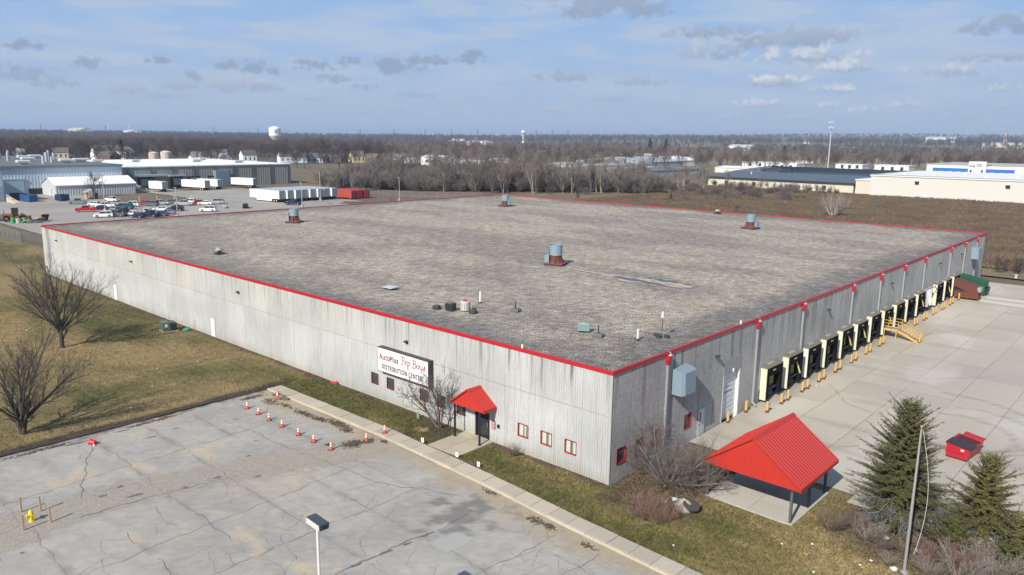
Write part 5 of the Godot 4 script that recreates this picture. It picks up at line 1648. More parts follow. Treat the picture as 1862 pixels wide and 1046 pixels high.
func rooftop() -> void:
	roof_fan("big blue-grey exhaust fan nearest the camera, left of the rooftop puddle", Vector3(-30.3, ROOF, -31.2), 0.35)
	roof_fan("big blue-grey exhaust fan on the left side of the roof", Vector3(-90.6, ROOF, -32.9), 0.5)
	roof_fan("big blue-grey exhaust fan near the far back corner of the roof", Vector3(-88.6, ROOF, -85.0), 2.9)
	roof_fan("big blue-grey exhaust fan on the right side of the roof", Vector3(-31.1, ROOF, -85.6), 3.0)
	var t := thing("mushroom_vent", "low mushroom vent near the left part of the front roof edge", "roof vent", Vector3(-65.2, ROOF, -6.1), 0, "mushroom vents on the roof")
	mushroom(t, 0.5)
	t = thing("mushroom_vent", "low mushroom vent by the far roof edge", "roof vent", Vector3(-48.0, ROOF, -106.0), 0, "mushroom vents on the roof")
	mushroom(t, 0.62)
	t = thing("roof_hatch", "flat white roof hatch near the front edge", "roof hatch", Vector3(-32.3, ROOF, -7.4), 0.05)
	var b := MB.new()
	b.box(Vector3(-0.85, 0, -0.6), Vector3(0.85, 0.2, 0.6))
	part("curb", b, M.darkmetal, t)
	b = MB.new()
	b.hexa([Vector3(-0.95, 0.2, 0.7), Vector3(0.95, 0.2, 0.7), Vector3(0.95, 0.2, -0.7), Vector3(-0.95, 0.2, -0.7), Vector3(-0.93, 0.27, 0.68), Vector3(0.93, 0.3, 0.68), Vector3(0.93, 0.34, -0.68), Vector3(-0.93, 0.32, -0.68)])
	part("lid", b, flat(0.50, 0.53, 0.56, 0.5), t)
	t.scale = Vector3.ONE * 0.74
	t = thing("condenser_cluster", "dark green square air conditioner on the roof beside a white round one", "air conditioner", Vector3(-20.9, ROOF, -5.0), 0.2)
	b = MB.new()
	b.cbox(Vector3(-0.45, 0.08, -0.4), Vector3(0.45, 0.85, 0.4), 0.05)
	part("cabinet", b, flat(0.035, 0.05, 0.05, 0.5), t)
	b = MB.new()
	for k in 9: b.box(Vector3(-0.40 + k * 0.095, 0.15, 0.4), Vector3(-0.36 + k * 0.095, 0.75, 0.415))
	part("coil_grille", b, M.black, t)
	b = MB.new()
	b.lathe(PackedVector2Array([Vector2(0.34, 0.85), Vector2(0.34, 0.9), Vector2(0.05, 0.92), Vector2(0, 0.92)]), 16)
	part("fan_guard", b, flat(0.14, 0.16, 0.17, 0.5), t)
	t.scale = Vector3.ONE * 0.82
	t = thing("round_condenser", "round white air conditioner with a red top cap on the roof", "air conditioner", Vector3(-20.0, ROOF, -5.9))
	b = MB.new()
	b.lathe(PackedVector2Array([Vector2(0.42, 0.06), Vector2(0.42, 0.8), Vector2(0.36, 0.86), Vector2(0.0, 0.86)]), 18)
	part("casing", b, flat(0.55, 0.52, 0.48, 0.5), t)
	b = MB.new()
	for k in 14:
		var a := TAU * k / 14
		b.beam(Vector3(cos(a) * 0.425, 0.12, sin(a) * 0.425), Vector3(cos(a) * 0.425, 0.72, sin(a) * 0.425), 0.03, 0.03)
	part("louvre", b, M.steel, t)
	b = MB.new()
	b.lathe(PackedVector2Array([Vector2(0.22, 0.86), Vector2(0.2, 0.95), Vector2(0, 0.97)]), 14)
	part("red_cap", b, flat(0.4, 0.03, 0.03, 0.5), t)
	for q in [[-22.3, -4.6, "left of"], [-18.7, -5.6, "right of"]]:
		t = thing("small_roof_vent", "dark little vent cowl just %s the two air conditioners" % q[2], "roof vent", Vector3(q[0], ROOF, q[1]), 0.3)
		b = MB.new()
		b.cbox(Vector3(-0.3, 0, -0.25), Vector3(0.3, 0.35, 0.25), 0.1)
		part("cowl", b, M.darkmetal, t)
		b = MB.new()
		b.tube(Vector3(-0.15, 0.3, 0), Vector3(-0.15, 1.1, 0), 0.05, 0.045, 8, true)
		part("pipe", b, M.galv, t)
	for q in [[-21.3, -9.1, 1.1, "white plastic vent pipe in the middle of the front roof"], [-3.55, -8.3, 0.85, "white plastic vent pipe close to the near corner of the roof"]]:
		t = thing("vent_pipe", q[3], "vent pipe", Vector3(q[0], ROOF, q[1]))
		b = MB.new()
		b.tube(Vector3(0, 0, 0), Vector3(0.02, q[2], 0), 0.085, 0.08, 10, true)
		part("pipe", b, M.white, t)
		b = MB.new()
		b.lathe(PackedVector2Array([Vector2(0.2, 0.0), Vector2(0.1, 0.12)]), 10)
		part("flashing", b, M.darkmetal, t)
	for q in [[-16.7, -8.9, "dark stub chimney vent on the roof between the vent pipe and green unit"], [-6.3, -7.0, "dark stub chimney vent right beside the green air conditioner"]]:
		t = thing("stub_vent", q[2], "roof vent", Vector3(q[0], ROOF, q[1]), 0.2)
		b = MB.new()
		b.cbox(Vector3(-0.42, 0, -0.32), Vector3(0.42, 0.24, 0.32), 0.08)
		part("base", b, flat(0.12, 0.14, 0.15, 0.6), t)
		b = MB.new()
		b.tube(Vector3(0, 0.2, 0), Vector3(0, 0.85, 0), 0.07, 0.05, 8, true)
		part("pipe", b, M.darkmetal, t)
	t = thing("package_unit", "pale green louvred air conditioner near the near corner of the roof", "air conditioner", Vector3(-8.0, ROOF, -7.4), 0.55)
	b = MB.new()
	b.cbox(Vector3(-0.65, 0.15, -0.4), Vector3(0.65, 1.0, 0.4), 0.04)
	part("cabinet", b, flat(0.24, 0.36, 0.33, 0.55), t)
	b = MB.new()
	for k in 8: b.box(Vector3(-0.6 + k * 0.15, 0.25, 0.4), Vector3(-0.53 + k * 0.15, 0.9, 0.42))
	part("louvre", b, flat(0.15, 0.24, 0.22, 0.55), t)
	b = MB.new()
	b.lathe(PackedVector2Array([Vector2(0.3, 1.0), Vector2(0.28, 1.06), Vector2(0, 1.08)]), 14)
	part("fan_guard", b, M.galv, t)
	b = MB.new()
	for x in [-0.55, 0.45]: b.box(Vector3(x, 0, -0.45), Vector3(x + 0.1, 0.15, 0.45))
	part("sleeper", b, M.darkmetal, t)
	t.scale = Vector3.ONE * 0.7
	t = thing("roof_antenna", "thin mast with a white cap and ballast blocks near the right roof edge", "antenna", Vector3(-2.7, ROOF, -10.4))
	b = MB.new()
	b.tube(Vector3(0, 0, 0), Vector3(0, 1.75, 0), 0.025, 0.022, 8, true)
	part("mast", b, M.darkmetal, t)
	b = MB.new()
	b.tube(Vector3(0, 1.55, 0), Vector3(0, 2.0, 0), 0.13, 0.1, 10, true)
	part("antenna_cap", b, flat(0.72, 0.68, 0.60, 0.5), t)
	for p in [[-0.45, 0.05], [0.4, -0.1], [-0.05, 0.35]]:
		b = MB.new()
		b.box(Vector3(p[0] - 0.2, 0, p[1] - 0.1), Vector3(p[0] + 0.2, 0.2, p[1] + 0.1))
		part("ballast_block", b, M.darkmetal, t)

func mushroom(t: Node, s: float) -> void:
	var b := MB.new()
	b.box(Vector3(-s, 0, -s), Vector3(s, 0.22, s))
	part("curb", b, M.darkmetal, t)
	b = MB.new()
	b.tube(Vector3(0, 0.2, 0), Vector3(0, 0.6, 0), s * 0.5, s * 0.5, 12)
	part("neck", b, M.black, t)
	b = MB.new()
	b.lathe(PackedVector2Array([Vector2(s * 0.9, 0.45), Vector2(s * 0.95, 0.6), Vector2(s * 0.6, 0.82), Vector2(0, 0.9)]), 16)
	part("hood", b, flat(0.34, 0.32, 0.30, 0.5), t)

# ---------------------------------------------------------------- trees and shrubs
# grows one limb and everything on it; thick wood goes to `wood`, thin to `twigs`
func limb(wood: MB, twigs: MB, p: Vector3, d: Vector3, length: float, r: float, level: int, g: Dictionary) -> void:
	var last: int = g.levels
	var n := 4 if level == 0 else (3 if level < last else 2)
	var pts := [p]
	var rr := [r]
	var tipr: float = maxf(r * 0.35, g.thin) if level < last else g.thin * 0.7
	var q := p
	var dd := d
	for k in n:
		dd = (dd + Vector3(rng.randf_range(-1, 1), rng.randf_range(-0.6, 1.0), rng.randf_range(-1, 1)) * (g.wander as float) + Vector3.UP * (g.up as float) * (1.0 if level > 0 else 0.2)).normalized()
		q += dd * length / n
		pts.append(q); rr.append(lerpf(r, tipr, float(k + 1) / n))
	var b := wood if level <= (g.trunk_levels as int) else twigs
	var sides := 7 if level == 0 else (5 if level == 1 else 3)
	if g.get("cheap", false): sides = 5 if level == 0 else 3
	for k in n: b.tube(pts[k], pts[k + 1], rr[k], rr[k + 1], sides)
	if level >= last: return
	var kids: int = g.kids[level]
	for i in kids:
		var t: float = lerpf(g.start[level], 1.0, (i + rng.randf()) / kids)
		var f := t * n
		var s := mini(int(f), n - 1)
		var at: Vector3 = (pts[s] as Vector3).lerp(pts[s + 1], f - s)
		var axis: Vector3 = ((pts[s + 1] as Vector3) - (pts[s] as Vector3)).normalized()
		var side := axis.cross(Vector3.UP if absf(axis.y) < 0.95 else Vector3.RIGHT).normalized().rotated(axis, i * 2.4 + rng.randf_range(-0.5, 0.5) + level)
		var spread: float = g.angle[level] * rng.randf_range(0.7, 1.25)
		var nd := (axis * cos(spread) + side * sin(spread)).normalized()
		var nl: float = length * g.ratio[level] * rng.randf_range(0.65, 1.15) * (1.15 - 0.55 * (t - g.start[level]) / maxf(0.01, 1.0 - g.start[level]))
		limb(wood, twigs, at, nd, nl, maxf(lerpf(r, tipr, t) * 0.58, g.thin), level + 1, g)

func bare_tree(called: String, label: String, at: Vector3, sd: int, g: Dictionary, wood: Material, twig: Material, group := "", category := "tree") -> Node3D:
	var t := thing(called, label, category, at, 0.0, group)
	rng.seed = sd
	var w := MB.new()
	var c := MB.new()
	for s in g.stems:
		limb(w, c, s[0], (s[1] as Vector3).normalized(), s[2], s[3], 0, g)
	part(g.get("trunk_name", "trunk"), w, wood, t)
	part("crown", c, twig, t)
	return t

func foreground_trees() -> void:
	var dark := surf(0.075, 0.066, 0.06, M.asphalt.albedo_texture, 0.6, 1.0)
	var darktwig := flat(0.075, 0.066, 0.063, 1.0)
	var fan := func(sd: int, n: int, y0: float, lean: float, lo: float, hi: float, r: float) -> Array:
		rng.seed = sd
		var out := []
		for i in n:
			var a := TAU * i / n * 1.618 * 2.0 + rng.randf_range(-0.3, 0.3)
			var tilt := lean * sqrt((i + 0.6) / n)
			out.append([Vector3(0, y0 + 0.06 * (i % 5), 0), Vector3(cos(a) * sin(tilt), cos(tilt), sin(a) * sin(tilt)), rng.randf_range(lo, hi) * (1.0 - 0.12 * tilt), r * rng.randf_range(0.7, 1.1)])
		return out
	var tg := {"levels": 3, "trunk_levels": 0, "kids": [10, 7, 5], "start": [0.2, 0.2, 0.1], "angle": [0.6, 0.6, 0.6], "ratio": [0.46, 0.5, 0.5], "wander": 0.11, "up": 0.085, "thin": 0.0065}
	var stems1: Array = fan.call(7, 12, 1.5, 1.12, 5.6, 7.6, 0.10)
	stems1.append([Vector3(0, -0.1, 0), Vector3(0.02, 1, 0), 3.4, 0.25])
	bare_tree("bare_tree", "spreading bare dark tree on the left lawn near the transformer", Vector3(-62.6, 0, 13.65), 7, tg.merged({"stems": stems1}), dark, darktwig).scale = Vector3(1.0, 1.14, 1.0)
	stems1 = fan.call(9, 9, 0.75, 0.98, 5.2, 7.2, 0.10)
	stems1.append([Vector3(0, -0.1, 0), Vector3(-0.3, 1, 0.2), 2.6, 0.21])
	stems1.append([Vector3(0.12, -0.1, 0), Vector3(0.45, 1, -0.2), 2.8, 0.18])
	bare_tree("bare_tree", "bare tree forking low into several stems at the edge of the car park", Vector3(-38.2, 0, 24.17), 11, tg.merged({"stems": stems1}), dark, darktwig).scale = Vector3(1.0, 1.12, 1.0)
	stems1 = fan.call(13, 10, 1.8, 1.1, 5.0, 6.6, 0.11)
	stems1.append([Vector3(0, -0.1, 0), Vector3(0, 1, 0), 3.8, 0.25])
	bare_tree("bare_tree", "bare tree at the far left edge whose shadow falls across the lawn", Vector3(-76.5, 0, 28.5), 13, tg.merged({"stems": stems1}), dark, darktwig)
	bare_tree("bare_tree", "small crooked bare tree in front of the wall sign", Vector3(-16.1, 0, 0.95), 23,
		{"levels": 4, "trunk_levels": 1, "kids": [7, 6, 5, 4], "start": [0.3, 0.25, 0.2, 0.1], "angle": [0.8, 0.7, 0.65, 0.6], "ratio": [0.66, 0.6, 0.52, 0.5], "wander": 0.22, "up": 0.12, "thin": 0.0065, "stems": [[Vector3(0, -0.1, 0), Vector3(-0.75, 1, 0.1), 3.6, 0.12], [Vector3(0.15, -0.1, 0), Vector3(0.12, 1, 0.1), 4.0, 0.11], [Vector3(0.3, -0.1, 0), Vector3(0.45, 1, 0.15), 3.1, 0.08]]}, surf(0.15, 0.125, 0.11, M.asphalt.albedo_texture, 0.5, 1.0), flat(0.125, 0.105, 0.098, 1.0))
	# sprawling shrub at the corner of the warehouse
	var stems := []
	rng.seed = 31
	for i in 19:
		var a := TAU * i / 19 + rng.randf_range(-0.3, 0.3)
		stems.append([Vector3(cos(a) * 0.35, -0.05, sin(a) * 0.35), Vector3(cos(a) * rng.randf_range(0.3, 1.4), rng.randf_range(0.45, 1.0), sin(a) * rng.randf_range(0.3, 1.3)), rng.randf_range(2.8, 4.9), rng.randf_range(0.03, 0.055)])
	stems.append([Vector3(0.2, 0.3, 0.2), Vector3(1.0, 0.12, 0.1), 3.8, 0.06])
	stems.append([Vector3(0.2, 0.3, 0.2), Vector3(0.9, 0.4, 0.0), 3.4, 0.06])
	var sg := {"levels": 3, "trunk_levels": 0, "trunk_name": "stems", "kids": [11, 8, 5], "start": [0.15, 0.15, 0.1], "angle": [0.7, 0.7, 0.6], "ratio": [0.48, 0.5, 0.5], "wander": 0.22, "up": 0.05, "thin": 0.0055, "stems": stems}
	bare_tree("bare_shrub", "sprawling grey bare shrub at the near corner of the warehouse beside the pavilion", Vector3(2.8, 0, -3.0), 33, sg, flat(0.23, 0.205, 0.185, 1.0), flat(0.185, 0.155, 0.145, 1.0), "", "shrub")
	# red-stemmed bush
	stems = []
	for i in 90:
		var a := rng.randf() * TAU
		var rad := sqrt(rng.randf())
		stems.append([Vector3(cos(a) * rad * 1.05, -0.03, sin(a) * rad * 0.75) * 1.25, Vector3(cos(a) * rad * 0.75, 1, sin(a) * rad * 0.75), rng.randf_range(0.6, 1.25), 0.011])
	var rg := {"levels": 2, "trunk_levels": 0, "trunk_name": "stems", "kids": [6, 4], "start": [0.2, 0.2], "angle": [0.5, 0.5], "ratio": [0.5, 0.5], "wander": 0.1, "up": 0.06, "thin": 0.005, "stems": stems}
	bare_tree("red_twig_bush", "low dense bush of reddish bare twigs in the lawn left of the boulder", Vector3(4.35, 0, 1.75), 35, rg, flat(0.24, 0.145, 0.12, 1.0), flat(0.255, 0.16, 0.13, 1.0), "", "shrub")
	# further bare shrubs
	stems = []
	for i in 26:
		var a := rng.randf() * TAU
		stems.append([Vector3(cos(a) * 0.2, -0.03, sin(a) * 0.2), Vector3(cos(a) * 0.8, 1, sin(a) * 0.8), rng.randf_range(0.9, 1.5), 0.014])
	var bg := {"levels": 2, "trunk_levels": 0, "trunk_name": "stems", "kids": [7, 5], "start": [0.2, 0.2], "angle": [0.6, 0.6], "ratio": [0.5, 0.5], "wander": 0.14, "up": 0.05, "thin": 0.005, "stems": stems}
	var q := [[-8.0, 0.9, 0.55, "little bare bush at the foot of the white front wall", 0], [14.2, -5.6, 0.75, "brown bare bush at the left foot of the tall spruce", 1], [15.3, -4.6, 0.8, "grey bare bush in front of the tall spruce", 2], [16.3, -4.2, 0.6, "thin bare bush between spruce and flagpole", 1], [18.6, -4.6, 0.8, "reddish bare bush right of the flagpole", 3], [19.8, -4.9, 0.95, "reddish-brown bare bush between flagpole and right spruce", 3], [20.3, -3.7, 1.2, "tall pale bare bush at the bottom right corner", 2], [21.6, -5.0, 1.2, "pale bare bush at the right edge of the picture", 2], [18.9, -3.0, 0.7, "low pale bare bush just right of the flagpole foot", 2], [17.0, -2.6, 0.45, "small bare bush at the flagpole foot", 2], [13.3, -4.3, 0.8, "low dry bush at the lawn edge beyond the pavilion", 1]]
	var mats := [[flat(0.2, 0.14, 0.11, 1.0), flat(0.2, 0.145, 0.115, 1.0)], [flat(0.16, 0.12, 0.1, 1.0), flat(0.17, 0.13, 0.11, 1.0)], [flat(0.27, 0.24, 0.21, 1.0), flat(0.26, 0.225, 0.195, 1.0)], [flat(0.22, 0.12, 0.10, 1.0), flat(0.22, 0.135, 0.115, 1.0)]]
	for i in q.size():
		var b := bare_tree("bare_bush", q[i][3], Vector3(q[i][0], 0, q[i][1]), 50 + i, bg, mats[q[i][4]][0], mats[q[i][4]][1], "", "shrub")
		b.scale = Vector3(q[i][2], q[i][2] * 1.05, q[i][2])
	spruce("spruce_tree", "tall dense spruce between the pavilion and the red dumpster", Vector3(16.0, 0, -7.7), 7.9, 3.9, 61, Color(0.10, 0.108, 0.04), 1.25)
	spruce("spruce_tree", "shorter yellowish spruce at the right edge, below the red dumpster", Vector3(20.1, 0, -9.7), 5.0, 3.1, 63, Color(0.135, 0.13, 0.045), 1.1)
	spruce("juniper_bush", "low olive-green juniper right of the flagpole", Vector3(19.1, 0, -6.6), 2.1, 2.0, 67, Color(0.10, 0.105, 0.035), 0.9)
	spruce("juniper_bush", "olive-green evergreen bush cut off by the right edge of the picture", Vector3(22.2, 0, -6.9), 3.0, 1.9, 69, Color(0.125, 0.125, 0.045), 0.9)
	# dead lower boughs of the tall spruce
	stems = []
	for i in 26:
		var a := rng.randf_range(0.2, 2.6)
		stems.append([Vector3(0, rng.randf_range(0.6, 2.2), 0), Vector3(cos(a) * 1.0 - 0.35, rng.randf_range(-0.35, 0.05), sin(a)), rng.randf_range(1.8, 3.0), 0.025])
	bare_tree("dead_spruce_boughs", "grey dead lower boughs showing under the tall spruce", Vector3(16.0, 0, -7.6), 71,
		{"levels": 2, "trunk_levels": 0, "trunk_name": "boughs", "kids": [12, 5], "start": [0.2, 0.2], "angle": [0.7, 0.6], "ratio": [0.35, 0.5], "wander": 0.1, "up": -0.03, "thin": 0.006, "stems": stems}, flat(0.27, 0.26, 0.25, 1.0), flat(0.27, 0.26, 0.25, 1.0), "", "branches")

func needles(b: MB, p: Vector3, d: Vector3, length: float, col: Color) -> void:
	# one shoot: short flat needles all round a stem
	var s := d.cross(Vector3.UP if absf(d.y) < 0.9 else Vector3.RIGHT).normalized()
	var u := s.cross(d)
	var n := maxi(4, int(length / 0.034))
	for k in n:
		var a := k * 2.4 + rng.randf()
		var at := p + d * length * k / n
		var o := (s * cos(a) + u * sin(a))
		var tip := at + (d * 0.7 + o).normalized() * rng.randf_range(0.06, 0.105)
		var w := d.cross(o).normalized() * 0.021
		b.col = col * rng.randf_range(0.6, 1.4)
		b.tri(at - w, at + w, tip)

func spruce(called: String, label: String, at: Vector3, h: float, rad: float, sd: int, col: Color, dense: float) -> void:
	var t := thing(called, label, "spruce" if called == "spruce_tree" else "juniper", at)
	rng.seed = sd
	var w := MB.new()
	w.tube(Vector3(0, -0.1, 0), Vector3(0.05, h * 0.6, 0), 0.14 * h / 8.0, 0.07 * h / 8.0, 8)
	w.tube(Vector3(0.05, h * 0.6, 0), Vector3(0, h * 0.99, 0), 0.07 * h / 8.0, 0.012, 6)
	var f := MB.new()
	var tall := called == "spruce_tree"
	var y := 0.9 if tall else 0.12
	while y < h * 0.985:
		var u := y / h
		var lobe := 1.0 + 0.28 * mid.get_noise_2d(sd * 3.0, y * 16.0)
		var reach := rad * lobe * pow(1.0 - u, 0.62) * (0.55 + 0.45 * smoothstep(0.0, 0.22, u)) + 0.1
		var n := int(lerpf(10.0, 5.0, u) * dense + 1)
		for i in n:
			var a := TAU * (i + rng.randf_range(-0.35, 0.35)) / n + y * 5.0
			var L := reach * rng.randf_range(0.6, 1.02) * (1.0 + 0.35 * mid.get_noise_2d(a * 14.0, y * 9.0 + sd))
			if rng.randf() < 0.12: L *= 0.55
			var d := Vector3(cos(a), 0, sin(a))
			var slope := lerpf(-0.28, 0.85, u * u) if tall else 0.55
			var last := Vector3(0, y, 0)
			var segs := maxi(3, int(L / 0.22))
			for k in segs:
				var tt := float(k + 1) / segs
				var nx := Vector3(0, y, 0) + d * L * tt + Vector3(0, L * (slope * tt + 0.30 * tt * tt), 0)
				w.tube(last, nx, 0.018 * (1.1 - tt) + 0.005, 0.018 * (1.05 - tt) + 0.005, 3)
				if tt > 0.2 or L < 0.6:
					var ax := (nx - last).normalized()
					var sd_ := ax.cross(Vector3.UP).normalized()
					for s in [-1.0, 1.0]:
						for m in 3:
							var tw: Vector3 = (ax * rng.randf_range(0.5, 1.0) + sd_ * s * rng.randf_range(0.5, 1.0) + Vector3.UP * rng.randf_range(-0.35, 0.3)).normalized()
							var tl: float = rng.randf_range(0.22, 0.46) * (1.25 - 0.6 * tt)
							needles(f, last.lerp(nx, rng.randf()), tw, tl, col)
					needles(f, last, ax, last.distance_to(nx), col)
			for m in 5:
				needles(f, last - d * rng.randf_range(0.0, 0.25), (d * rng.randf_range(0.2, 1.0) + Vector3(rng.randf_range(-0.7, 0.7), rng.randf_range(-0.3, 0.8), rng.randf_range(-0.7, 0.7))).normalized(), rng.randf_range(0.14, 0.26), col * 1.1)
		y += lerpf(0.19, 0.27, u)
	needles(f, Vector3(0, h * 0.9, 0), Vector3.UP, h * 0.1, col)
	part("trunk", w, M.bark, t)
	part("needles", f, M.tint, t)

# prototypes for the woods; heights near 10 m
func woods() -> void:
	var A := {"levels": 3, "trunk_levels": 0, "cheap": true, "kids": [12, 8, 6], "start": [0.22, 0.2, 0.15], "angle": [0.72, 0.65, 0.65], "ratio": [0.58, 0.52, 0.5], "wander": 0.14, "up": 0.14, "thin": 0.022, "stems": [[Vector3(0, -0.3, 0), Vector3(0.03, 1, 0), 7.4, 0.17]]}
	var B := {"levels": 3, "trunk_levels": 0, "cheap": true, "kids": [12, 6, 5], "start": [0.35, 0.2, 0.15], "angle": [0.55, 0.55, 0.6], "ratio": [0.36, 0.5, 0.5], "wander": 0.12, "up": 0.2, "thin": 0.022, "stems": [[Vector3(0, -0.3, 0), Vector3(0.06, 1, 0.02), 9.0, 0.14], [Vector3(0.2, -0.3, 0.3), Vector3(-0.1, 1, 0.12), 8.0, 0.10]]}
	var C := {"levels": 3, "trunk_levels": 0, "cheap": true, "kids": [8, 6, 5], "start": [0.1, 0.2, 0.15], "angle": [0.6, 0.6, 0.6], "ratio": [0.5, 0.5, 0.5], "wander": 0.16, "up": 0.1, "thin": 0.02,
		"stems": [[Vector3(0, -0.2, 0), Vector3(0.4, 1, 0.1), 5.0, 0.07], [Vector3(0.2, -0.2, 0), Vector3(-0.5, 1, 0.3), 5.0, 0.07], [Vector3(0, -0.2, 0.2), Vector3(0.0, 1, -0.5), 5.2, 0.07], [Vector3(-0.2, -0.2, 0), Vector3(-0.2, 1, 0.7), 4.6, 0.06], [Vector3(-0.2, -0.2, 0), Vector3(0.7, 1, -0.4), 4.4, 0.06]]}
	var D := {"levels": 3, "trunk_levels": 0, "cheap": true, "kids": [13, 9, 6], "start": [0.25, 0.2, 0.15], "angle": [0.95, 0.7, 0.65], "ratio": [0.75, 0.5, 0.5], "wander": 0.15, "up": 0.1, "thin": 0.026, "stems": [[Vector3(0, -0.3, 0), Vector3(0.0, 1, 0.03), 6.0, 0.26]]}
	var grey := [flat(0.15, 0.135, 0.125, 1.0), flat(0.18, 0.16, 0.15, 1.0)]
	var brown := [flat(0.08, 0.066, 0.06, 1.0), flat(0.098, 0.078, 0.072, 1.0)]
	var pale := [flat(0.32, 0.29, 0.25, 1.0), flat(0.235, 0.205, 0.18, 1.0)]
	var protos := {}
	for q in [["grey_tree", A, grey, 101], ["grey_tree_b", A, grey, 102], ["pale_tree", B, pale, 103], ["pale_tree_b", B, pale, 104], ["thicket", C, grey, 105], ["thicket_b", C, brown, 106], ["town_tree", D, brown, 107], ["town_tree_b", D, brown, 108], ["town_tree_c", A, brown, 109]]:
		rng.seed = q[3]
		var w := MB.new(); var c := MB.new()
		for s in q[1].stems: limb(w, c, s[0], (s[1] as Vector3).normalized(), s[2], s[3], 0, q[1])
		protos[q[0]] = [w.mesh(), c.mesh(), q[2], w, c]
	var names := {"grey_tree": ["bare_grey_tree", "tree"], "pale_tree": ["bare_pale_tree", "tree"], "thicket": ["bare_thicket_shrub", "shrub"], "town_tree": ["bare_brown_tree", "tree"]}
	var firsts := {}
	var plant := func(kind: String, at: Vector3, s: float, label: String, group: String, wide := 1.0) -> void:
		var base := kind.trim_suffix("_b").trim_suffix("_c")
		var sc := Vector3(s * wide * rng.randf_range(0.9, 1.12), s * rng.randf_range(0.92, 1.1), s * wide * rng.randf_range(0.9, 1.12))
		var turn := rng.randf() * TAU
		if firsts.has(kind):
			copy(firsts[kind], names[base][0], at, turn, sc, label, group)
			return
		var t := thing(names[base][0], label, names[base][1], at, turn, group)
		partm("trunk", protos[kind][0], protos[kind][2][0], t)
		partm("crown", protos[kind][1], protos[kind][2][1], t)
		t.scale = sc
		firsts[kind] = t
	var any := ["grey_tree", "grey_tree_b", "thicket", "thicket_b"]
	# thicket right behind the warehouse
	rng.seed = 200
	for k in 130:
		var t := rng.randf()
		var near := Vector2(-246, -152).lerp(Vector2(-176, -205), t)
		var p := near + Vector2(-0.62, -0.78) * (3.0 + 75.0 * pow(rng.randf(), 1.3)) + Vector2(rng.randf_range(-6, 6), rng.randf_range(-6, 6))
		plant.call(any[rng.randi() % 4], Vector3(p.x, -0.2, p.y), (1.1 + 0.2 * rng.randf()) if k % 2 == 0 else rng.randf_range(1.4, 1.8), "%s bare grey tree, %s of the thicket behind the roof, %s" % [["low", "tall"][k % 2], ["left end", "left half", "right half", "right end"][int(t * 3.99)], "front rows" if Vector2(p.x, p.y).distance_to(near) < 28.0 else "deep inside"], "thicket behind the warehouse")
	for k in 40:
		var t := rng.randf()
		var p := Vector2(-186, -186).lerp(Vector2(-150, -250), t) + Vector2(-0.62, -0.78) * rng.randf_range(2.0, 50.0)
		plant.call(["pale_tree", "pale_tree_b"][rng.randi() % 2], Vector3(p.x, -0.2, p.y), ([1.0, 1.2, 1.4][k % 3] as float) * rng.randf_range(0.95, 1.05), "pale-trunked bare tree behind the roof's far corner, %s, %s" % [["left of it", "just right of it", "further right"][int(t * 2.99)], ["short", "middling", "tall"][k % 3]], "pale trees behind the warehouse")
	# scattered scrub right of it
	for k in 38:
		var p := Vector2(rng.randf_range(-178, -92), rng.randf_range(-300, -196))
		if p.y > -196.0 - (p.x + 178.0) * 0.4 or (p.x < -125.0 and p.x > -160.0 and p.y > -240.0 and k % 3 > 0): continue
		plant.call(["thicket", "thicket_b", "grey_tree", "thicket"][rng.randi() % 4], Vector3(p.x, -0.2, p.y), rng.randf_range(0.45, 0.9), "%s bare scrub tree between roof and storage sheds, %s" % ["near" if p.y > -245.0 else "far", "at left" if p.x < -150.0 else ("in the middle" if p.x < -122.0 else "at right")], "scrub beyond the roof")
	for p in [[-152.0, -292.0, 0.95], [-158.0, -300.0, 1.0], [-146.0, -304.0, 0.85], [-163.0, -288.0, 0.9], [-170.0, -305.0, 1.05]]:
		plant.call("pale_tree_b", Vector3(p[0], -0.2, p[1]), p[2], "bare willowy tree at the left end of the long navy roof", "trees at the navy roof", 1.5)
	# town trees among the houses at left
	rng.seed = 300
	for k in 78:
		var az := deg_to_rad(rng.randf_range(-77.0, -52.0))
		var d := rng.randf_range(640.0, 980.0) if k % 7 > 0 else rng.randf_range(545.0, 640.0)
		var p := Vector2(27, 40) + Vector2(sin(az), -cos(az)) * d
		if p.x < -560.0 + 200.0 and p.y > -100.0 and d < 500.0: continue
		plant.call(["town_tree", "town_tree_b", "town_tree_c"][rng.randi() % 3], Vector3(p.x, -0.3, p.y), rng.randf_range(1.5, 2.3), "bare brown tree among the houses, %s, %s" % ["at the far left" if az < deg_to_rad(-70.0) else ("left of the silos" if az < deg_to_rad(-65.5) else ("between silos and water tower" if az < deg_to_rad(-58.0) else "right of the water tower")), "near row" if d < 641.0 else ("middle rows" if d < 800.0 else "far rows")], "town trees")
	# belt behind the storage sheds and to the right
	for k in 44:
		var az := deg_to_rad(rng.randf_range(-50.0, -8.0))
		var d := rng.randf_range(560.0, 900.0)
		var p := Vector2(27, 40) + Vector2(sin(az), -cos(az)) * d
		if az > deg_to_rad(-20.0) and d < 700.0: p += Vector2(sin(az), -cos(az)) * 120.0
		plant.call(["grey_tree", "town_tree_c", "pale_tree"][rng.randi() % 3], Vector3(p.x, -0.3, p.y), rng.randf_range(0.95, 1.5), "bare tree beyond the sheds, %s, %s" % ["near the ball tower" if az < deg_to_rad(-40.0) else ("left of the tall pines" if az < deg_to_rad(-33.0) else ("right of the tall pines" if az < deg_to_rad(-24.0) else "near the phone mast" if az < deg_to_rad(-18.0) else "above the cream warehouse")), "nearer" if d < 720.0 else "further"], "trees in the middle distance")
	# single ones
	plant.call("town_tree_b", Vector3(-512, -0.3, -111), 2.7, "largest bare tree rising above the blue works at the far left", "", 1.1)
	plant.call("town_tree", Vector3(-277, 0, -65), 1.15, "bare spreading tree in front of the white-roofed shed", "")
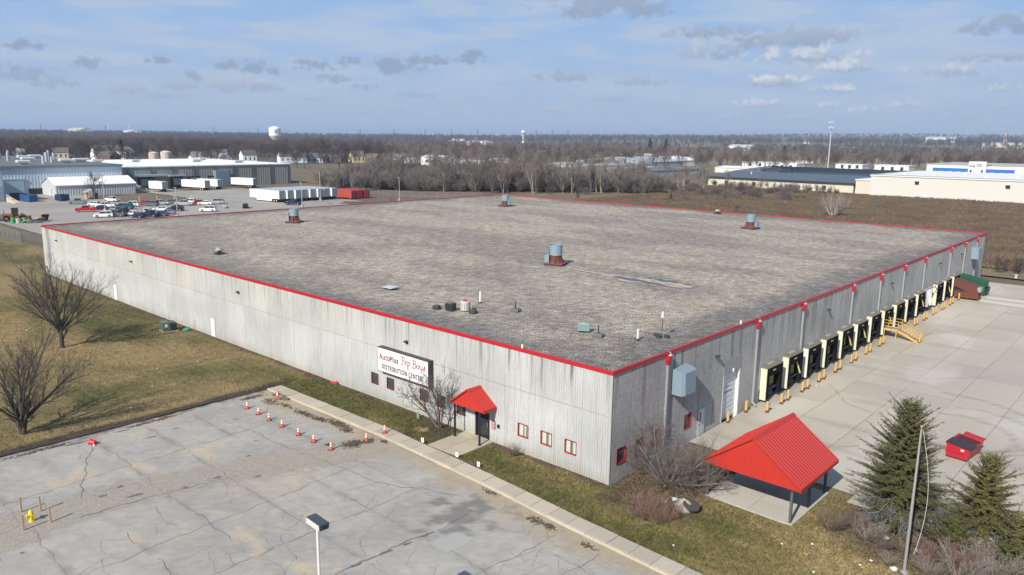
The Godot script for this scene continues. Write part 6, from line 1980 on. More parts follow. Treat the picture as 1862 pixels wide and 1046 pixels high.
	plant.call("thicket_b", Vector3(1.1, 0, -120.0), 0.55, "bare dark shrub at the brown field edge, left one beyond the yard", "")
	plant.call("thicket_b", Vector3(3.6, 0, -121.0), 0.6, "bare dark shrub at the brown field edge, right one beyond the yard", "")
	plant.call("thicket", Vector3(-85, 0, -190), 0.55, "grey bare shrub in the brown field close behind the roof edge", "")
	plant.call("pale_tree", Vector3(-222, 0, -140), 0.8, "thin bare tree behind the lamp beside the red containers", "", 0.8)
	var fan := []
	rng.seed = 77
	for i in 22:
		var a := rng.randf() * TAU
		var r := sqrt(rng.randf())
		fan.append([Vector3(cos(a) * 0.5, -0.2, sin(a) * 0.5), Vector3(cos(a) * r * 0.95, 1, sin(a) * r * 0.95), rng.randf_range(5.0, 7.4), 0.10])
	bare_tree("bare_vase_tree", "pale many-stemmed bare tree alone in the brown field behind the roof", Vector3(-59, 0, -203), 78,
		{"levels": 2, "trunk_levels": 0, "trunk_name": "stems", "kids": [9, 5], "start": [0.3, 0.2], "angle": [0.5, 0.5], "ratio": [0.36, 0.5], "wander": 0.08, "up": 0.08, "thin": 0.02, "stems": fan}, flat(0.40, 0.36, 0.32, 1.0), flat(0.33, 0.28, 0.25, 1.0))
	# hedge of sprouts in front of the navy-roofed building
	for k in 14:
		plant.call("thicket", Vector3(-148.0 + k * 2.9, -0.2, -321.5 + rng.randf_range(-1.5, 1.0)), rng.randf_range(0.5, 0.62), "bare grey shrub in the row along the navy-roofed building", "shrub row at the navy roof", 0.8)
	# evergreens far off
	var pine := MB.new()
	rng.seed = 90
	for k in 520:
		var u := pow(rng.randf(), 0.8)
		var y := 2.0 + 20.0 * u
		var r := 4.6 * (1.0 - u) + 0.7
		var a := rng.randf() * TAU
		var rr := r * sqrt(rng.randf())
		var c := Vector3(cos(a) * rr, y, sin(a) * rr)
		pine.col = Color(0.035, 0.05, 0.035) * rng.randf_range(0.7, 1.5)
		for j in 4:
			var e := Vector3(rng.randf_range(-1, 1), rng.randf_range(-0.5, 0.4), rng.randf_range(-1, 1)) * 0.9
			var f := Vector3(rng.randf_range(-1, 1), rng.randf_range(-0.5, 0.4), rng.randf_range(-1, 1)) * 0.9
			pine.tri(c, c + e, c + f)
	var pm := pine.mesh()
	var tr := MB.new()
	tr.tube(Vector3(0, -0.5, 0), Vector3(0, 18, 0), 0.4, 0.1, 6)
	var tm := tr.mesh()
	var spots := [[-553, -877, 1.1, "left one of two tall dark pines at the horizon"], [-536, -890, 1.05, "right one of two tall dark pines at the horizon"], [-459, -351, 0.36, "small dark spruce beyond the thicket, left one"], [-452, -356, 0.4, "small dark spruce beyond the thicket, right one"], [-152, -194, 0.2, "small green juniper right behind the back roof edge"], [-420, -1010, 0.75, "dark evergreen beyond the navy roof, left one"], [-408, -1016, 0.7, "dark evergreen beyond the navy roof, right one"], [-640, -215, 0.8, "dark evergreen among the houses far left"], [-530, -320, 0.5, "dark evergreen beside the houses along the road"]]
	for q in spots:
		var t := thing("evergreen_tree", q[3], "evergreen", Vector3(q[0], -0.3, q[1]), rng.randf() * 6.0, "evergreens in the distance")
		partm("trunk", tm, M.bark, t)
		partm("crown", pm, M.tint, t)
		t.scale = Vector3.ONE * (q[2] as float)
	for q in [[-178.0, -233.0, 0.14, "rust-brown juniper on the open ground, larger one"], [-182.0, -238.0, 0.12, "rust-brown juniper on the open ground, left one"], [-184.0, -250.0, 0.1, "rust-brown juniper on the open ground, far one"], [-128.0, -222.0, 0.11, "rust-brown juniper right of the clearing"]]:
		var t := thing("brown_juniper", q[3], "juniper", Vector3(q[0], -0.4, q[1]), rng.randf() * 6.0, "rusty junipers")
		partm("trunk", tm, M.bark, t)
		partm("crown", pm, flat(0.11, 0.045, 0.03, 0.9), t)
		t.scale = Vector3(q[2] * 1.7, q[2], q[2] * 1.7)
	far_woods(protos)
	undergrowth(protos)
	grasses()

func far_woods(protos: Dictionary) -> void:
	var kinds := ["town_tree", "town_tree_c", "grey_tree", "pale_tree"]
	var sets := {}
	for k in kinds:
		var b := MB.new()
		b.v.append_array(protos[k][3].v); b.n.append_array(protos[k][3].n); b.v.append_array(protos[k][4].v); b.n.append_array(protos[k][4].n)
		b.c.resize(b.v.size())
		b.c.fill(Color(1, 1, 1))
		sets[k] = [b.mesh(), [], PackedColorArray()]
	rng.seed = 400
	var k := 0
	while k < 22000:
		k += 1
		var azd := rng.randf_range(-80.0, -3.0)
		var az := deg_to_rad(azd)
		var d := 520.0 * pow(11.0, pow(rng.randf(), 0.85))
		var x := 27.0 + sin(az) * d
		var z := 40.0 - cos(az) * d
		# woods in belts and clumps; denser towards the left
		var w := big.get_noise_2d(x * 0.12, z * 0.12) + 0.35 * smoothstep(-40.0, -62.0, azd) + 0.22
		if w < 0.1: continue
		if azd > -22.0 and d < 760.0: continue
		if azd < -49.0 and d < 800.0: continue
		if azd > -49.0 and azd < -22.0 and d < 1000.0 and rng.randf() < 0.62: continue
		var kind: String = kinds[rng.randi() % 4]
		if azd < -52.0: kind = ["town_tree", "town_tree_c"][rng.randi() % 2]
		elif kind == "town_tree" : kind = "grey_tree"
		var s := rng.randf_range(0.75, 1.65) * (1.3 if azd < -52.0 and d < 1400.0 else 1.0)
		if d > 2200.0: s *= 1.5
		sets[kind][1].append(Transform3D(Basis(Vector3.UP, rng.randf() * TAU).scaled(Vector3(s * 1.15, s, s * 1.15)), Vector3(x, hill(x, z) - 0.3, z)))
		var c := Color(0.07, 0.056, 0.05).lerp(Color(0.19, 0.155, 0.138), rng.randf())
		if rng.randf() < 0.12: c = Color(0.15, 0.085, 0.07)
		if kind == "pale_tree": c = Color(0.24, 0.205, 0.175)
		if d > 1500.0: c = c.lerp(Color(0.10, 0.09, 0.095), 0.5)
		sets[kind][2].append(c)
	for q in kinds: many("distant_woods", sets[q][0], M.tint, sets[q][1], sets[q][2], "distant bare woods running to the horizon")

func undergrowth(protos: Dictionary) -> void:
	var b := MB.new()
	for q in ["thicket", "thicket_b"]:
		b.v.append_array(protos[q][4].v); b.n.append_array(protos[q][4].n)
	b.c.resize(b.v.size())
	b.c.fill(Color(1, 1, 1))
	rng.seed = 410
	var xs := []
	var cs := PackedColorArray()
	for k in 680:
		var t := rng.randf()
		var p := Vector2(-252, -148).lerp(Vector2(-148, -248), t) + Vector2(-0.62, -0.78) * rng.randf_range(0.0, 92.0)
		if t > 0.8 and rng.randf() < 0.4: continue
		var s := rng.randf_range(0.7, 1.65)
		xs.append(Transform3D(Basis(Vector3.UP, rng.randf() * TAU).scaled(Vector3(s * 1.2, s, s * 1.2)), Vector3(p.x, -0.3, p.y)))
		cs.append(Color(0.175, 0.155, 0.145).lerp(Color(0.255, 0.228, 0.21), rng.randf()))
	for k in 130:
		var p := Vector2(rng.randf_range(-180, -95), rng.randf_range(-330, -205))
		if p.y > -205.0 - (p.x + 178.0) * 0.5 or (p.x < -122.0 and p.x > -165.0 and p.y > -250.0): continue
		var s := rng.randf_range(0.25, 0.6)
		xs.append(Transform3D(Basis(Vector3.UP, rng.randf() * TAU).scaled(Vector3(s * 1.5, s, s * 1.5)), Vector3(p.x, -0.3, p.y)))
		cs.append(Color(0.135, 0.11, 0.10).lerp(Color(0.19, 0.16, 0.145), rng.randf()))
	many("thicket_undergrowth", b.mesh(), M.tint, xs, cs, "tangled bare undergrowth of the thicket behind the roof")

func grasses() -> void:
	# dry prairie grass
	var b := MB.new()
	rng.seed = 500
	for k in 15:
		var a := rng.randf() * TAU
		var r := rng.randf_range(0.0, 0.4)
		var p := Vector3(cos(a) * r, 0, sin(a) * r)
		var lean := Vector3(rng.randf_range(-0.45, 0.45), rng.randf_range(0.5, 1.0), rng.randf_range(-0.45, 0.45))
		var w := Vector3(cos(a + 1.5), 0, sin(a + 1.5)) * 0.045
		b.col = Color(1, 1, 1) * rng.randf_range(0.7, 1.2)
		b.tri(p - w, p + w, p + lean)
	var gm := b.mesh()
	var xs := []
	var cs := PackedColorArray()
	for k in 26000:
		var x := rng.randf_range(-150.0, 30.0)
		var z := -123.0 - 190.0 * pow(rng.randf(), 1.35)
		if x < -60.0 and z > -123.0 - (-60.0 - x) * 0.35 and rng.randf() < 0.5: continue
		var s := rng.randf_range(0.4, 0.8) * (1.0 + 0.4 * mid.get_noise_2d(x * 0.4, z * 0.4))
		xs.append(Transform3D(Basis(Vector3.UP, rng.randf() * TAU).scaled(Vector3(s * 1.3, s, s * 1.3)), Vector3(x, 0.1 + 0.35 * mid.get_noise_2d(x * 0.5, z * 0.5), z)))
		var t := 0.5 + 1.1 * mid.get_noise_2d(x * 0.5, z * 0.5)
		cs.append(Color(0.14, 0.096, 0.06).lerp(Color(0.235, 0.165, 0.098), clampf(t + rng.randf_range(-0.3, 0.3), 0, 1)))
	many("prairie_grass", gm, M.tint, xs, cs, "tall dry brown grass covering the field behind the warehouse")
	# tufts in the lawn
	b = MB.new()
	for k in 9:
		var a := rng.randf() * TAU
		var p := Vector3(cos(a), 0, sin(a)) * rng.randf_range(0.0, 0.12)
		var w := Vector3(cos(a + 1.5), 0, sin(a + 1.5)) * 0.012
		b.col = Color(1, 1, 1) * rng.randf_range(0.75, 1.2)
		b.tri(p - w, p + w, p + Vector3(rng.randf_range(-0.1, 0.1), rng.randf_range(0.04, 0.11), rng.randf_range(-0.1, 0.1)))
	var tuft := b.mesh()
	xs = []
	cs = PackedColorArray()
	for k in 70000:
		var x: float; var z: float
		if k % 3 == 0:
			x = rng.randf_range(-36.0, 24.0); z = rng.randf_range(0.2, 6.0)
			if z > kerb_z(x) - 1.45 and x > -34.6: continue
		elif k % 3 == 1:
			x = rng.randf_range(0.3, 23.0); z = rng.randf_range(-10.0, 5.0)
			if z > kerb_z(x) - 1.45: continue
		else:
			x = rng.randf_range(-100.0, -34.8); z = rng.randf_range(0.2, 27.0)
		if x > 5.3 and x < 11.4 and z > -9.5 and z < -3.0: continue
		if x > -14.0 and x < -10.6 and z > 0.0: continue
		if x > 0.3 and x < 14.0 and z < -8.0: continue
		var s := rng.randf_range(0.7, 1.5)
		xs.append(Transform3D(Basis(Vector3.UP, rng.randf() * TAU).scaled(Vector3(s * 1.2, s * 0.8, s * 1.2)), Vector3(x, 0.05 * mid.get_noise_2d(x * 1.5, z * 1.5) - 0.025, z)))
		cs.append(lawn_tone(x, z) * rng.randf_range(0.95, 1.5))
	many("lawn_grass", tuft, M.tint, xs, cs, "short winter grass tufts over the lawn")
	# leaf mould and dead stems under the shrubs at right
	b = MB.new()
	for k in 5200:
		var right := k % 2 == 0
		var c := Vector2(17.6, -6.2) if right else Vector2(2.8, -2.6)
		var a := rng.randf() * TAU
		var d := sqrt(rng.randf()) * (4.6 if right else 3.1)
		leaf(b, Vector3(c.x + cos(a) * d, 0.03, c.y + sin(a) * d * 0.9), rng.randf_range(0.04, 0.09), Color(0.10, 0.07, 0.05).lerp(Color(0.22, 0.15, 0.10), rng.randf()))
	stuff("fallen_leaves", b, M.tint, self, "dead leaves under the shrubs and spruces")

# ---------------------------------------------------------------- buildings and yards in the distance
func corrugated(b: MB, p: Vector3, q: Vector3, h: float, pitch: float, depth: float) -> void:      # q lies to the right of p seen from outside
	var d := (q - p).normalized()
	var out := Vector3(-d.z, 0, d.x)
	var n := maxi(1, int(p.distance_to(q) / pitch))
	var step := p.distance_to(q) / n
	for i in n:
		var a := p + d * step * i
		var e := a + d * step * 0.25 + out * depth; var f := a + d * step * 0.5 + out * depth; var g := a + d * step * 0.75; var j := a + d * step
		var up := Vector3(0, h, 0)
		b.quad(a, e, e + up, a + up); b.quad(e, f, f + up, e + up); b.quad(f, g, g + up, f + up); b.quad(g, j, j + up, g + up)

func hall(called: String, label: String, x0: float, x1: float, z0: float, z1: float, h: float, wall: Material, roof: Material, pitch := 0.0, rise := 0.0, along_x := true) -> Node3D:      # z0 nearer the camera
	var t := thing(called, label, "building", Vector3((x0 + x1) * 0.5, 0, (z0 + z1) * 0.5))
	var w := (x1 - x0) * 0.5; var d := (z0 - z1) * 0.5
	var c := [Vector3(-w, -0.4, d), Vector3(w, -0.4, d), Vector3(w, -0.4, -d), Vector3(-w, -0.4, -d)]
	for i in 4:
		var b := MB.new()
		var p: Vector3 = c[i]; var q: Vector3 = c[(i + 1) % 4]
		if pitch > 0: corrugated(b, p, q, h + 0.4, pitch, 0.06)
		else: b.quad(p, q, q + Vector3(0, h + 0.4, 0), p + Vector3(0, h + 0.4, 0))
		if rise > 0 and (i % 2 == (1 if along_x else 0)):
			b.tri(p + Vector3(0, h + 0.4, 0), q + Vector3(0, h + 0.4, 0), (p + q) * 0.5 + Vector3(0, h + 0.4 + rise, 0))
		part("wall", b, wall, t)
	var r := MB.new()
	var o := 0.35
	var e := [Vector3(-w - o, h, d + o), Vector3(w + o, h, d + o), Vector3(w + o, h, -d - o), Vector3(-w - o, h, -d - o)]
	if rise <= 0.0: r.box(Vector3(-w - o, h - 0.3, d + o), Vector3(w + o, h + 0.12, -d - o))
	elif along_x:
		var a := Vector3(-w - o, h + rise, 0); var b2 := Vector3(w + o, h + rise, 0)
		r.quad(e[0], e[1], b2, a); r.quad(e[2], e[3], a, b2)
		r.quad(e[1] - Vector3(0, 0.12, 0), e[0] - Vector3(0, 0.12, 0), a - Vector3(0, 0.12, 0), b2 - Vector3(0, 0.12, 0))
		r.quad(e[0] - Vector3(0, 0.3, 0), e[1] - Vector3(0, 0.3, 0), e[1], e[0])
	else:
		var a := Vector3(0, h + rise, d + o); var b2 := Vector3(0, h + rise, -d - o)
		r.quad(e[1], e[2], b2, a); r.quad(e[3], e[0], a, b2)
		r.quad(e[1] - Vector3(0, 0.3, 0), e[2] - Vector3(0, 0.3, 0), e[2], e[1])
	part("roof", r, roof, t)
	return t

func add_box(t: Node, called: String, m: Material, a: Vector3, b: Vector3) -> MeshInstance3D:      # a, b in world coordinates
	var k := MB.new()
	var o: Vector3 = t.position
	k.box(a - o, b - o)
	return part(called, k, m, t)

func rooftop_box(t: Node, at: Vector3, s: Vector3, m: Material) -> void:
	var k := MB.new()
	var o: Vector3 = t.position
	k.box(at - o - Vector3(s.x * 0.3, 0, s.z * 0.3), at - o + Vector3(s.x * 0.3, s.y * 0.55, s.z * 0.3))
	k.cbox(at - o + Vector3(-s.x * 0.5, s.y * 0.5, -s.z * 0.5), at - o + Vector3(s.x * 0.5, s.y, s.z * 0.5), s.y * 0.15)
	part("rooftop_unit", k, m, t)

func far_left() -> void:
	var blue := flat(0.46, 0.545, 0.61, 0.55)
	var greyroof := flat(0.13, 0.145, 0.15, 0.9)
	var greywall := flat(0.27, 0.27, 0.265, 0.8)
	var whiteroof := flat(0.82, 0.82, 0.82, 0.7)
	# paved lot
	var tone := func(x: float, z: float) -> Color: return mixc(Color(0.36, 0.33, 0.285), Color(0.285, 0.27, 0.25), 0.5 + 1.1 * mid.get_noise_2d(x * 0.35, z * 0.35))
	var edge := func(x: float, z: float) -> bool:
		if z > -15.0 - (x + 200.0) * 0.03: return false
		if x < -238.0 and z < -62.0 and z > -86.0 and x > -282.0: return false
		if x > -196.0 + 6.0 * mid.get_noise_2d(z, 2.0) and z < -112.0 - (x + 196.0) * 0.4 : return false
		return not (x < -280.0 and z < -100.0)
	struct("works_lot", grid_sheet(steps(-297.0, -150.0, 1.8), steps(-126.0, -12.0, 1.8), func(_x: float, _z: float) -> float: return -0.02, tone, edge), M.concrete, "pale paved lot in front of the blue metal works, with parked cars")
	var fieldt := func(x: float, z: float) -> Color: return mixc(Color(0.24, 0.19, 0.12), Color(0.185, 0.15, 0.10), 0.5 + mid.get_noise_2d(x * 0.2, z * 0.6))
	struct("mown_field", grid_sheet(steps(-520.0, -255.0, 6.0), steps(-345.0, -165.0, 6.0), func(_x: float, _z: float) -> float: return -0.1, fieldt, func(x: float, z: float) -> bool: return (x + 505.0) * 0.92 + (z + 300.0) * 0.4 > 0.0 and z < -168.0 and (x + 270.0) * 0.9 < (z + 168.0) * 0.75 + 4.0), M.lawn, "dull straw field beyond the grey building")
	var rb := MB.new()
	rb.col = Color(0.22, 0.215, 0.21)
	flat_poly(rb, [Vector2(-575.0, -180.0), Vector2(-530.0, -300.0), Vector2(-488.0, -366.0), Vector2(-470.0, -390.0), Vector2(-478.0, -394.0), Vector2(-497.0, -368.0), Vector2(-540.0, -300.0), Vector2(-585.0, -180.0)], 0.0)
	struct("road", rb, M.asphalt, "grey road between the straw field and the houses")
	# pale blue works
	var t := hall("metal_works", "big pale blue corrugated works with a dark flat roof at the far left", -430.0, -296.0, 60.0, -83.0, 10.4, blue, greyroof, 1.05)
	add_box(t, "roller_door", flat(0.36, 0.47, 0.55, 0.5), Vector3(-296.2, 0.0, -40.5), Vector3(-295.6, 5.6, -48.0))
	add_box(t, "door_frame", flat(0.5, 0.6, 0.68, 0.5), Vector3(-296.0, 5.6, -40.0), Vector3(-295.5, 6.1, -48.5))
	add_box(t, "dark_opening", M.black, Vector3(-296.0, -0.2, -49.5), Vector3(-295.7, 2.2, -59.0))
	add_box(t, "parapet", flat(0.17, 0.185, 0.2, 0.8), Vector3(-296.1, 9.7, 60.0), Vector3(-295.4, 10.6, -83.0))
	rng.seed = 801
	for q in [[-310, -38, 4], [-308, -52, 4.5], [-318, -70, 5], [-330, -30, 4], [-335, -48, 4], [-345, -64, 5], [-325, -78, 6], [-360, -40, 4], [-372, -70, 5], [-350, -20, 4], [-390, -55, 4], [-385, -78, 5]]:
		rooftop_box(t, Vector3(q[0], 10.5, q[1]), Vector3(3.0, 1.7, q[2]), flat(0.55, 0.57, 0.58, 0.6))
	for q in [[-312, -60, 3.4, 0.6], [-335, -68, 4.0, 0.7], [-322, -66, 2.6, 0.5], [-352, -74, 4.5, 0.5], [-350, -58, 3.6, 0.5], [-370, -60, 4.2, 0.6], [-365, -80, 3.0, 0.6], [-380, -66, 4.0, 0.5]]:
		var b := MB.new()
		b.tube(Vector3(0, 0, 0), Vector3(0, q[2], 0), q[3], q[3], 10, true)
		part("stack", b, flat(0.40, 0.45, 0.5, 0.5), t, Vector3(q[0], 10.4, q[1]) - t.position)
	t = hall("works_annex", "pale blue corrugated annex with a white garage door at the left edge", -294.0, -268.0, 30.0, -34.5, 10.6, blue, greyroof, 1.05)
	add_box(t, "garage_door", flat(0.62, 0.66, 0.68, 0.5), Vector3(-268.2, 0.0, -32.8), Vector3(-267.6, 5.2, -26.0))
	add_box(t, "door_hood", flat(0.25, 0.28, 0.3, 0.5), Vector3(-268.0, 5.2, -33.0), Vector3(-267.3, 5.6, -25.8))
	# ramp and containers beside it
	t = thing("loading_ramp", "beige concrete ramp with a white railing beside the blue annex", "ramp", Vector3(-262, 0, -35.4))
	var b := MB.new()
	b.prism([Vector3(4.5, -0.1, 0.8), Vector3(4.5, 0.3, 0.8), Vector3(-5.0, 1.5, 0.8), Vector3(-5.0, -0.1, 0.8)], Vector3(0, 0, 1.6))
	part("ramp_body", b, flat(0.52, 0.46, 0.34, 0.9), t)
	b = MB.new()
	for k in 6: b.beam(Vector3(-4.8 + k * 1.1, 1.3 - k * 0.14, 0.7), Vector3(-4.8 + k * 1.1, 2.5 - k * 0.14, 0.7), 0.08, 0.08)
	for y in [0.6, 1.1]: b.beam(Vector3(-4.8, 1.4 + y, 0.7), Vector3(0.7, 0.7 + y, 0.7), 0.08, 0.08)
	part("railing", b, M.offwhite, t)
	open_box("open_container", "blue open-top roll-off container by the concrete ramp", Vector3(-264.5, 0, -40.5), 7.0, 2.6, 2.3, flat(0.03, 0.10, 0.25, 0.5), 0.12)
	open_box("open_container", "dark open container behind the blue one, against the works wall", Vector3(-273.5, 0, -40.0), 7.0, 2.5, 2.2, flat(0.12, 0.10, 0.09, 0.7), 0.12)
	open_box("waste_bin", "navy blue waste bin with a white notice near the shed", Vector3(-260.0, 0, -49.2), 3.2, 3.0, 2.2, flat(0.015, 0.05, 0.13, 0.5), 0.3)
	open_box("grey_container", "grey-blue container end at the left edge by the wheel loader", Vector3(-207.0, 0, -15.2), 6.0, 2.4, 2.9, flat(0.2, 0.27, 0.35, 0.5), 0.2)
	# white-roofed shed
	t = hall("storage_shed", "long low shed with a bright white gable roof in front of the blue works", -296.0, -281.5, -54.0, -82.0, 3.9, flat(0.50, 0.52, 0.54, 0.6), whiteroof, 0.9, 2.6, false)
	add_box(t, "gable_door", flat(0.55, 0.58, 0.6, 0.6), Vector3(-288.0, 0, -53.9), Vector3(-285.6, 2.7, -53.7))
	# grey dock building
	t = hall("grey_warehouse", "long grey ribbed warehouse with a white roof and truck docks", -388.0, -301.5, -83.2, -162.5, 9.2, greywall, whiteroof, 1.15)
	for k in 9: add_box(t, "pilaster", flat(0.10, 0.105, 0.11, 0.6), Vector3(-301.4, 0, -87.0 - k * 9.2), Vector3(-301.0, 9.1, -87.35 - k * 9.2))
	for q in [[-91.0, -97.5], [-104.5, -109.5], [-112.0, -117.0], [-121.0, -125.0]]:
		var d := add_box(t, "dock_opening", M.black, Vector3(-301.4, 0.3, q[0]), Vector3(-300.6, 4.6, q[1]))
		b = MB.new()
		b.box(Vector3(-300.62, 1.2, q[0] - 0.9) - t.position, Vector3(-300.5, 4.0, q[1] + 0.9) - t.position)
		part("dock_door", b, flat(0.28, 0.29, 0.29, 0.7), d)
	add_box(t, "dock_awning", flat(0.30, 0.38, 0.42, 0.6), Vector3(-301.4, 5.2, -88.0), Vector3(-297.5, 6.0, -102.0))
	add_box(t, "dock_awning", flat(0.42, 0.42, 0.41, 0.6), Vector3(-301.4, 4.9, -103.5), Vector3(-299.8, 5.5, -110.5))
	add_box(t, "blue_enclosure", flat(0.17, 0.24, 0.29, 0.6), Vector3(-301.4, 0.0, -123.5), Vector3(-298.6, 7.0, -130.0))
	for q in [[-350, -110, 4], [-340, -135, 5], [-320, -146, 5], [-365, -150, 4], [-355, -95, 5]]: rooftop_box(t, Vector3(q[0], 9.3, q[1]), Vector3(3.0, 1.3, q[2]), flat(0.45, 0.45, 0.45, 0.6))
	t = thing("dock_ramp_rail", "cream railing and ramp at the first truck dock of the grey warehouse", "railing", Vector3(-291.0, 0, -88.0))
	b = MB.new()
	for s in [0.0, 1.6]:
		for y in [0.5, 1.0]: b.beam(Vector3(-5.0, 1.3 + y, s), Vector3(5.5, 0.1 + y, s), 0.1, 0.1)
		for k in 6: b.beam(Vector3(-5.0 + k * 2.1, 1.2 - k * 0.24, s), Vector3(-5.0 + k * 2.1, 2.3 - k * 0.24, s), 0.1, 0.1)
	part("railing", b, M.cream, t)
	b = MB.new()
	b.prism([Vector3(5.5, -0.1, 1.5), Vector3(5.5, 0.1, 1.5), Vector3(-5.0, 1.3, 1.5), Vector3(-5.0, -0.1, 1.5)], Vector3(0, 0, 1.4))
	part("ramp_body", b, M.galv, t)
	# open smoking hut
	t = thing("gable_hut", "small open wooden hut with a grey gable roof and one tan panel", "hut", Vector3(-262.5, 0, -59.2), -0.1)
	b = MB.new()
	for s in [-1.0, 1.0]:
		for z in [0.0, -3.4]: b.beam(Vector3(s * 2.0, -0.1, 1.7 + z), Vector3(s * 2.0, 2.3, 1.7 + z), 0.18, 0.18)
	part("post", b, flat(0.10, 0.08, 0.065, 0.9), t)
	b = MB.new()
	for s in [-1.0, 1.0]:
		var e := Vector3(0, 2.25, s * 2.3); var f := Vector3(0, 3.4, 0); var g := Vector3(2.5, 0, 0)
		if s > 0: b.quad(e - g, e + g, f + g, f - g)
		else: b.quad(e + g, e - g, f - g, f + g)
	part("roof", b, flat(0.30, 0.30, 0.29, 0.8), t)
	b = MB.new()
	b.box(Vector3(-2.0, 0.0, 1.75), Vector3(2.0, 2.1, 1.65))
	part("tan_panel", b, flat(0.45, 0.31, 0.14, 0.9), t)
	b = MB.new()
	b.box(Vector3(-1.9, 0.0, -1.75), Vector3(1.9, 2.1, -1.65)); b.box(Vector3(-1.5, 0.35, -0.6), Vector3(1.5, 0.5, 0.6))
	part("back_wall_and_bench", b, flat(0.12, 0.10, 0.085, 0.9), t)
	for k in 4:
		t = thing("yellow_stake", "thin yellow post, %s from the left along the brown island" % ORD[k], "post", Vector3(-240.0 + k * 1.6, 0, -66.5 - k * 5.2), 0, "posts along the brown island")
		b = MB.new()
		b.tube(Vector3(0, -0.1, 0), Vector3(0, 2.0, 0), 0.11, 0.11, 6, true)
		part("post", b, M.brightyellow if k < 2 else M.cream, t)
	loader()
	vehicles()
	trailers()
	# light poles
	for q in [[-211.0, -45.0, 10.8, "slim pole with a yellow base among the parked cars"], [-180.5, -52.5, 8.4, "slim grey pole rising from behind the roof edge by the cars"], [-187.0, -95.6, 8.0, "slim grey pole beside the navy pickup"], [-206.5, -115.5, 9.8, "lamp pole in front of the white trailers near the red containers"], [-187.0, -135.4, 8.4, "lamp pole in front of the thicket, right of the red containers"]]:
		t = thing("light_pole", q[3], "lamp post", Vector3(q[0], 0, q[1]), 0, "poles in the works lot")
		b = MB.new()
		b.tube(Vector3(0, -0.2, 0), Vector3(0, q[2], 0), 0.11, 0.09, 7, true)
		part("pole", b, flat(0.42, 0.42, 0.41, 0.6), t)
		b = MB.new()
		b.box(Vector3(-0.9, q[2], -0.15), Vector3(0.2, q[2] + 0.16, 0.15))
		part("lamp_head", b, M.galv, t)
		b = MB.new()
		b.tube(Vector3(0, -0.1, 0), Vector3(0, 1.0, 0), 0.42, 0.42, 10, true)
		part("footing", b, M.brightyellow if (q[0] as float) < -210.5 else flat(0.4, 0.37, 0.33, 0.9), t)
	fence_run("chain_link_fence", "grey chain-link fence along the lawn at the far left", [Vector3(-236, 0, -7.2), Vector3(-154.6, 0, -8.1), Vector3(-153.9, 0, -14.5), Vector3(-150.0, 0, -52.0)])
	fence_run("chain_link_fence", "chain-link fence at the foot of the thicket right of the red containers", [Vector3(-232, 0, -148.5), Vector3(-205, 0, -147.5), Vector3(-190, 0, -152.0), Vector3(-176, 0, -166.0)])
	t = thing("scrap_coils", "small heap of rusty coils by the lamp at the thicket", "scrap", Vector3(-186.5, 0, -132.0))
	for k in 4:
		b = MB.new()
		for i in 10: b.tube(Vector3(cos(TAU * i / 10) * 0.5, sin(TAU * i / 10) * 0.5 + 0.5, 0), Vector3(cos(TAU * (i + 1) / 10) * 0.5, sin(TAU * (i + 1) / 10) * 0.5 + 0.5, 0), 0.1, 0.1, 5)
		part("coil", b, M.rust, t, Vector3(k * 0.8 - 1.2, 0, (k % 2) * 0.6))

func open_box(called: String, label: String, at: Vector3, l: float, w: float, h: float, m: Material, turn: float) -> void:
	var t := thing(called, label, "container", at, turn)
	var b := MB.new()
	for s in [-1.0, 1.0]:
		b.box(Vector3(-l / 2, 0.2, s * w / 2), Vector3(l / 2, h, s * (w / 2 - 0.1)))
		b.box(Vector3(s * l / 2, 0.2, -w / 2 + 0.1), Vector3(s * (l / 2 - 0.1), h, w / 2 - 0.1))
	b.box(Vector3(-l / 2 + 0.1, 0.2, -w / 2 + 0.1), Vector3(l / 2 - 0.1, 0.4, w / 2 - 0.1))
	part("tub", b, m, t)
	b = MB.new()
	for k in 6:
		var x := -l / 2 + 0.1 + (l - 0.3) * k / 5
		b.box(Vector3(x, 0.2, w / 2 + 0.08), Vector3(x + 0.12, h - 0.1, w / 2))
	for k in 3:
		var z := -w / 2 + 0.1 + (w - 0.3) * k / 2
		b.box(Vector3(l / 2, 0.2, z), Vector3(l / 2 + 0.08, h - 0.1, z + 0.12))
	part("rib", b, m, t)
	b = MB.new()
	b.box(Vector3(-l / 2 + 0.12, 0.5, -w / 2 + 0.12), Vector3(l / 2 - 0.12, h * 0.72, w / 2 - 0.12))
	part("contents", b, flat(0.16, 0.10, 0.07, 0.95), t)

func fence_run(called: String, label: String, pts: Array) -> void:
	var t := thing(called, label, "fence", Vector3.ZERO)
	for k in pts.size() - 1:
		var a: Vector3 = pts[k]; var e: Vector3 = pts[k + 1]
		var n := maxi(1, int(a.distance_to(e) / 3.2))
		for i in n + 1:
			var p := a.lerp(e, float(i) / n)
			var b := MB.new()
			b.tube(p - Vector3(0, 0.1, 0), p + Vector3(0, 2.3, 0), 0.06 if i == 0 or i == n else 0.035, 0.06 if i == 0 or i == n else 0.035, 6, true)
			part("fence_post", b, M.galv, t)
		var w := MB.new()
		for y in [0.08, 0.4, 0.7, 1.0, 1.3, 1.6, 1.9]: w.beam(a + Vector3(0, y, 0), e + Vector3(0, y, 0), 0.016, 0.016)
		w.beam(a + Vector3(0, 2.2, 0), e + Vector3(0, 2.2, 0), 0.04, 0.04)
		var m := int(a.distance_to(e) / 0.3)
		for i in m: w.beam(a.lerp(e, float(i) / m), a.lerp(e, float(i) / m) + Vector3(0, 2.2, 0), 0.014, 0.014)
		var s := stuff("wire_mesh", w, M.galv, t)
		s.set_meta("label", "wire mesh")

